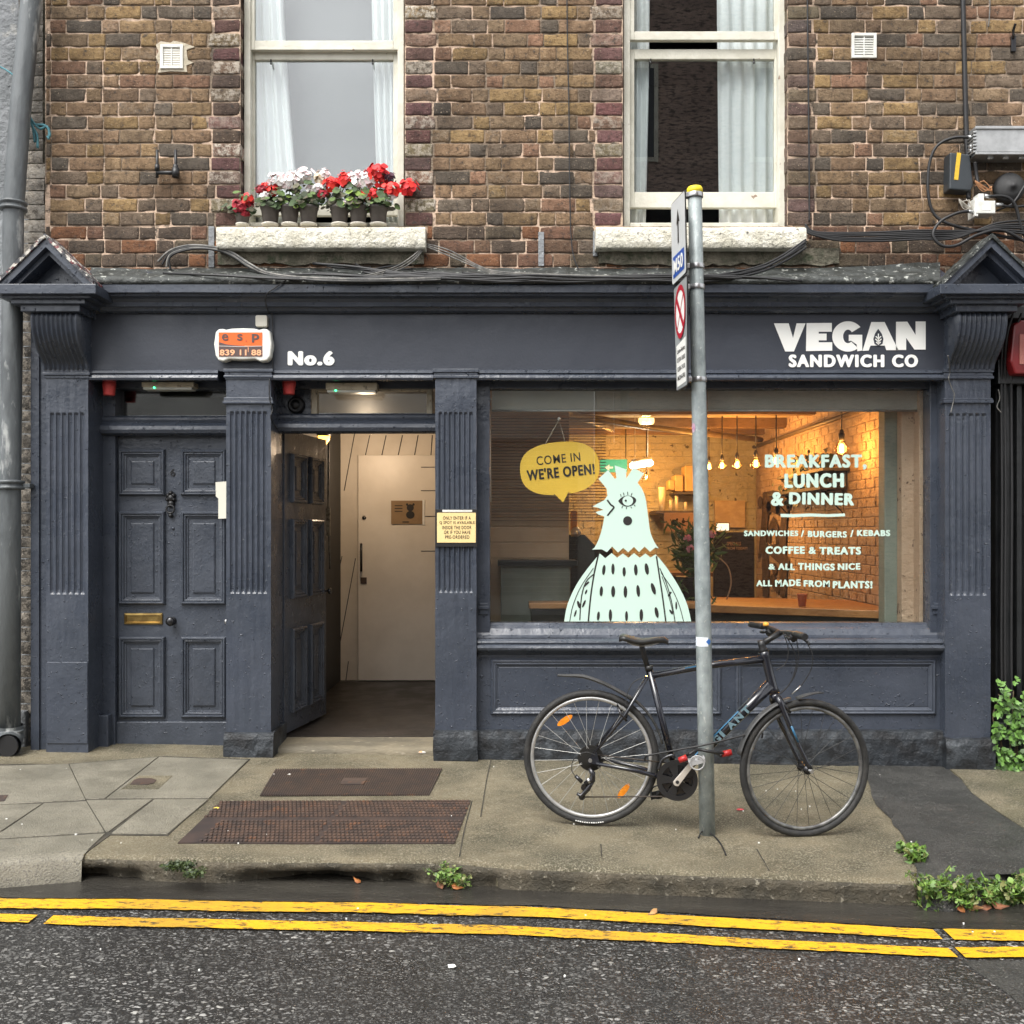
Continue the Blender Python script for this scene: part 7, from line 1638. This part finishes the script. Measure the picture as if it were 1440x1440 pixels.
for k in range(16):
    a = rnd.uniform(0, 6.28); b_ = c + Vector((0, -.05, .2)); leaf_at(ml, b_ + Vector((.14*math.cos(a), -.08, -.02 - .2*rnd.random())), (rnd.gauss(0, .5), -1, .2), .05, (.05, .10, .03), rnd, 'long')
ms.build('stem', mat('plant_stem', (.10, .16, .05), rough=.6), pt); ml.build('foliage', WEEDM, pt)
for px, py in ((968, 757), (970, 771), (1001, 751)): head_mb(P(px, py, 1.1), .03, [(.65, .18, .25), (.7, .3, .35)], rnd, 26).build('flower_head', PETAL, pt)
mb = MB(); mb.tube(spline([P(1012, 785, 1.2), P(1024, 798, 1.2), P(1028, 820, 1.2), P(1022, 843, 1.2)], 6), .006, 6); mb.build('hoop', mat('cane', (.4, .27, .16), rough=.7), pt)
# brackets with trailing plants on the side wall (seen beside the wording)
def SW(px, py):                      # point on the right-hand wall seen through this pixel
    t = (RX - .02) * F / (px - 720); return Vector((RX - .02, t - D, H + (HY - py)*t/F))
for px, py, wd, lab, s_ in ((1160, 668, 70, 'dark wall shelf with a trailing plant behind the word lunch', 1), (1150, 693, 80, 'lower dark wall shelf with a trailing plant behind the word dinner', 2)):
    t = thing('plant_shelf', lab, 'shelf', tuple(SW(px, py))); a, b_ = SW(px - wd*.5, py), SW(px + wd*.5, py); z = SW(px, py).z
    mb = MB(); mb.box(RX - .24, RX - .02, b_.y, min(a.y, 4.8), z, z + .025); mb.build('board', mat('shelf_black', (.02, .016, .013), rough=.6), t)
    mb = MB()
    for y in (b_.y + .05, min(a.y, 4.8) - .05): mb.tube([(RX-.03, y, z + .0), (RX-.03, y, z - .2), (RX-.22, y, z)], .008, 5)
    mb.build('bracket', BLACKPL, t)
    ml = MB(); rnd = random.Random(s_)
    for k in range(150): leaf_at(ml, Vector((RX - .12 + rnd.gauss(0, .05), rnd.uniform(b_.y + .1, min(a.y, 4.8) - .2), z + .06 + rnd.gauss(0, .07))), (rnd.gauss(-1, .6), rnd.gauss(-.4, .5), rnd.gauss(.3, .5)), rnd.uniform(.025, .05), rnd.choice([(.03, .05, .015), (.02, .035, .012)]), rnd, 'lob')
    ml.build('foliage', WEEDM, t)
# plain dark mural strokes on the side wall
wm = thing('wall_mural', 'tall dark painted mural on the orange side wall left of the wording', 'mural', tuple(SW(1090, 760)))
mb = MB()
def wpoly(pts): mb.poly([SW(px, py) + Vector((-.012, 0, 0)) for px, py in pts])
mz = lambda p: (980 + p[0]/3.891, 520 + p[1]/3.891)
for pts in ([(365, 672), (420, 660), (500, 668), (515, 740), (500, 790), (470, 780), (440, 790), (400, 770), (370, 745)], [(365, 745), (400, 770), (390, 860), (385, 940), (400, 1100), (395, 1245), (365, 1240), (362, 1000), (340, 1040), (352, 900)], [(470, 780), (500, 790), (490, 1000), (515, 1060), (500, 1090), (490, 1240), (462, 1245), (455, 1060), (400, 1010), (398, 960), (450, 950)], [(400, 850), (425, 800), (450, 850), (455, 950), (440, 960), (430, 870), (412, 870), (405, 955), (390, 940)]):
    wpoly([mz(p) for p in pts])
for c_ in ((352, 725), (398, 752), (448, 760), (505, 730), (420, 1150), (445, 1190), (430, 1090)): wpoly([mz(p) for p in ell(c_[0], c_[1], 13, 34, 12)])
mb.build('strokes', mat('mural_dark', (.045, .03, .02), (.09, .055, .03), 14, rough=.8), wm)
mp_ = thing('wall_menu', 'pale framed menu on the far wall above the till', 'poster', P(1020, 715, 4.9)); mb = MB(); mb.pbox(1005, 1048, 704, 742, 4.93, 4.965); mb.build('sheet', mat('menu_tan', (.55, .42, .25), (.45, .33, .19), 12, rough=.8), mp_, bevel=.004)
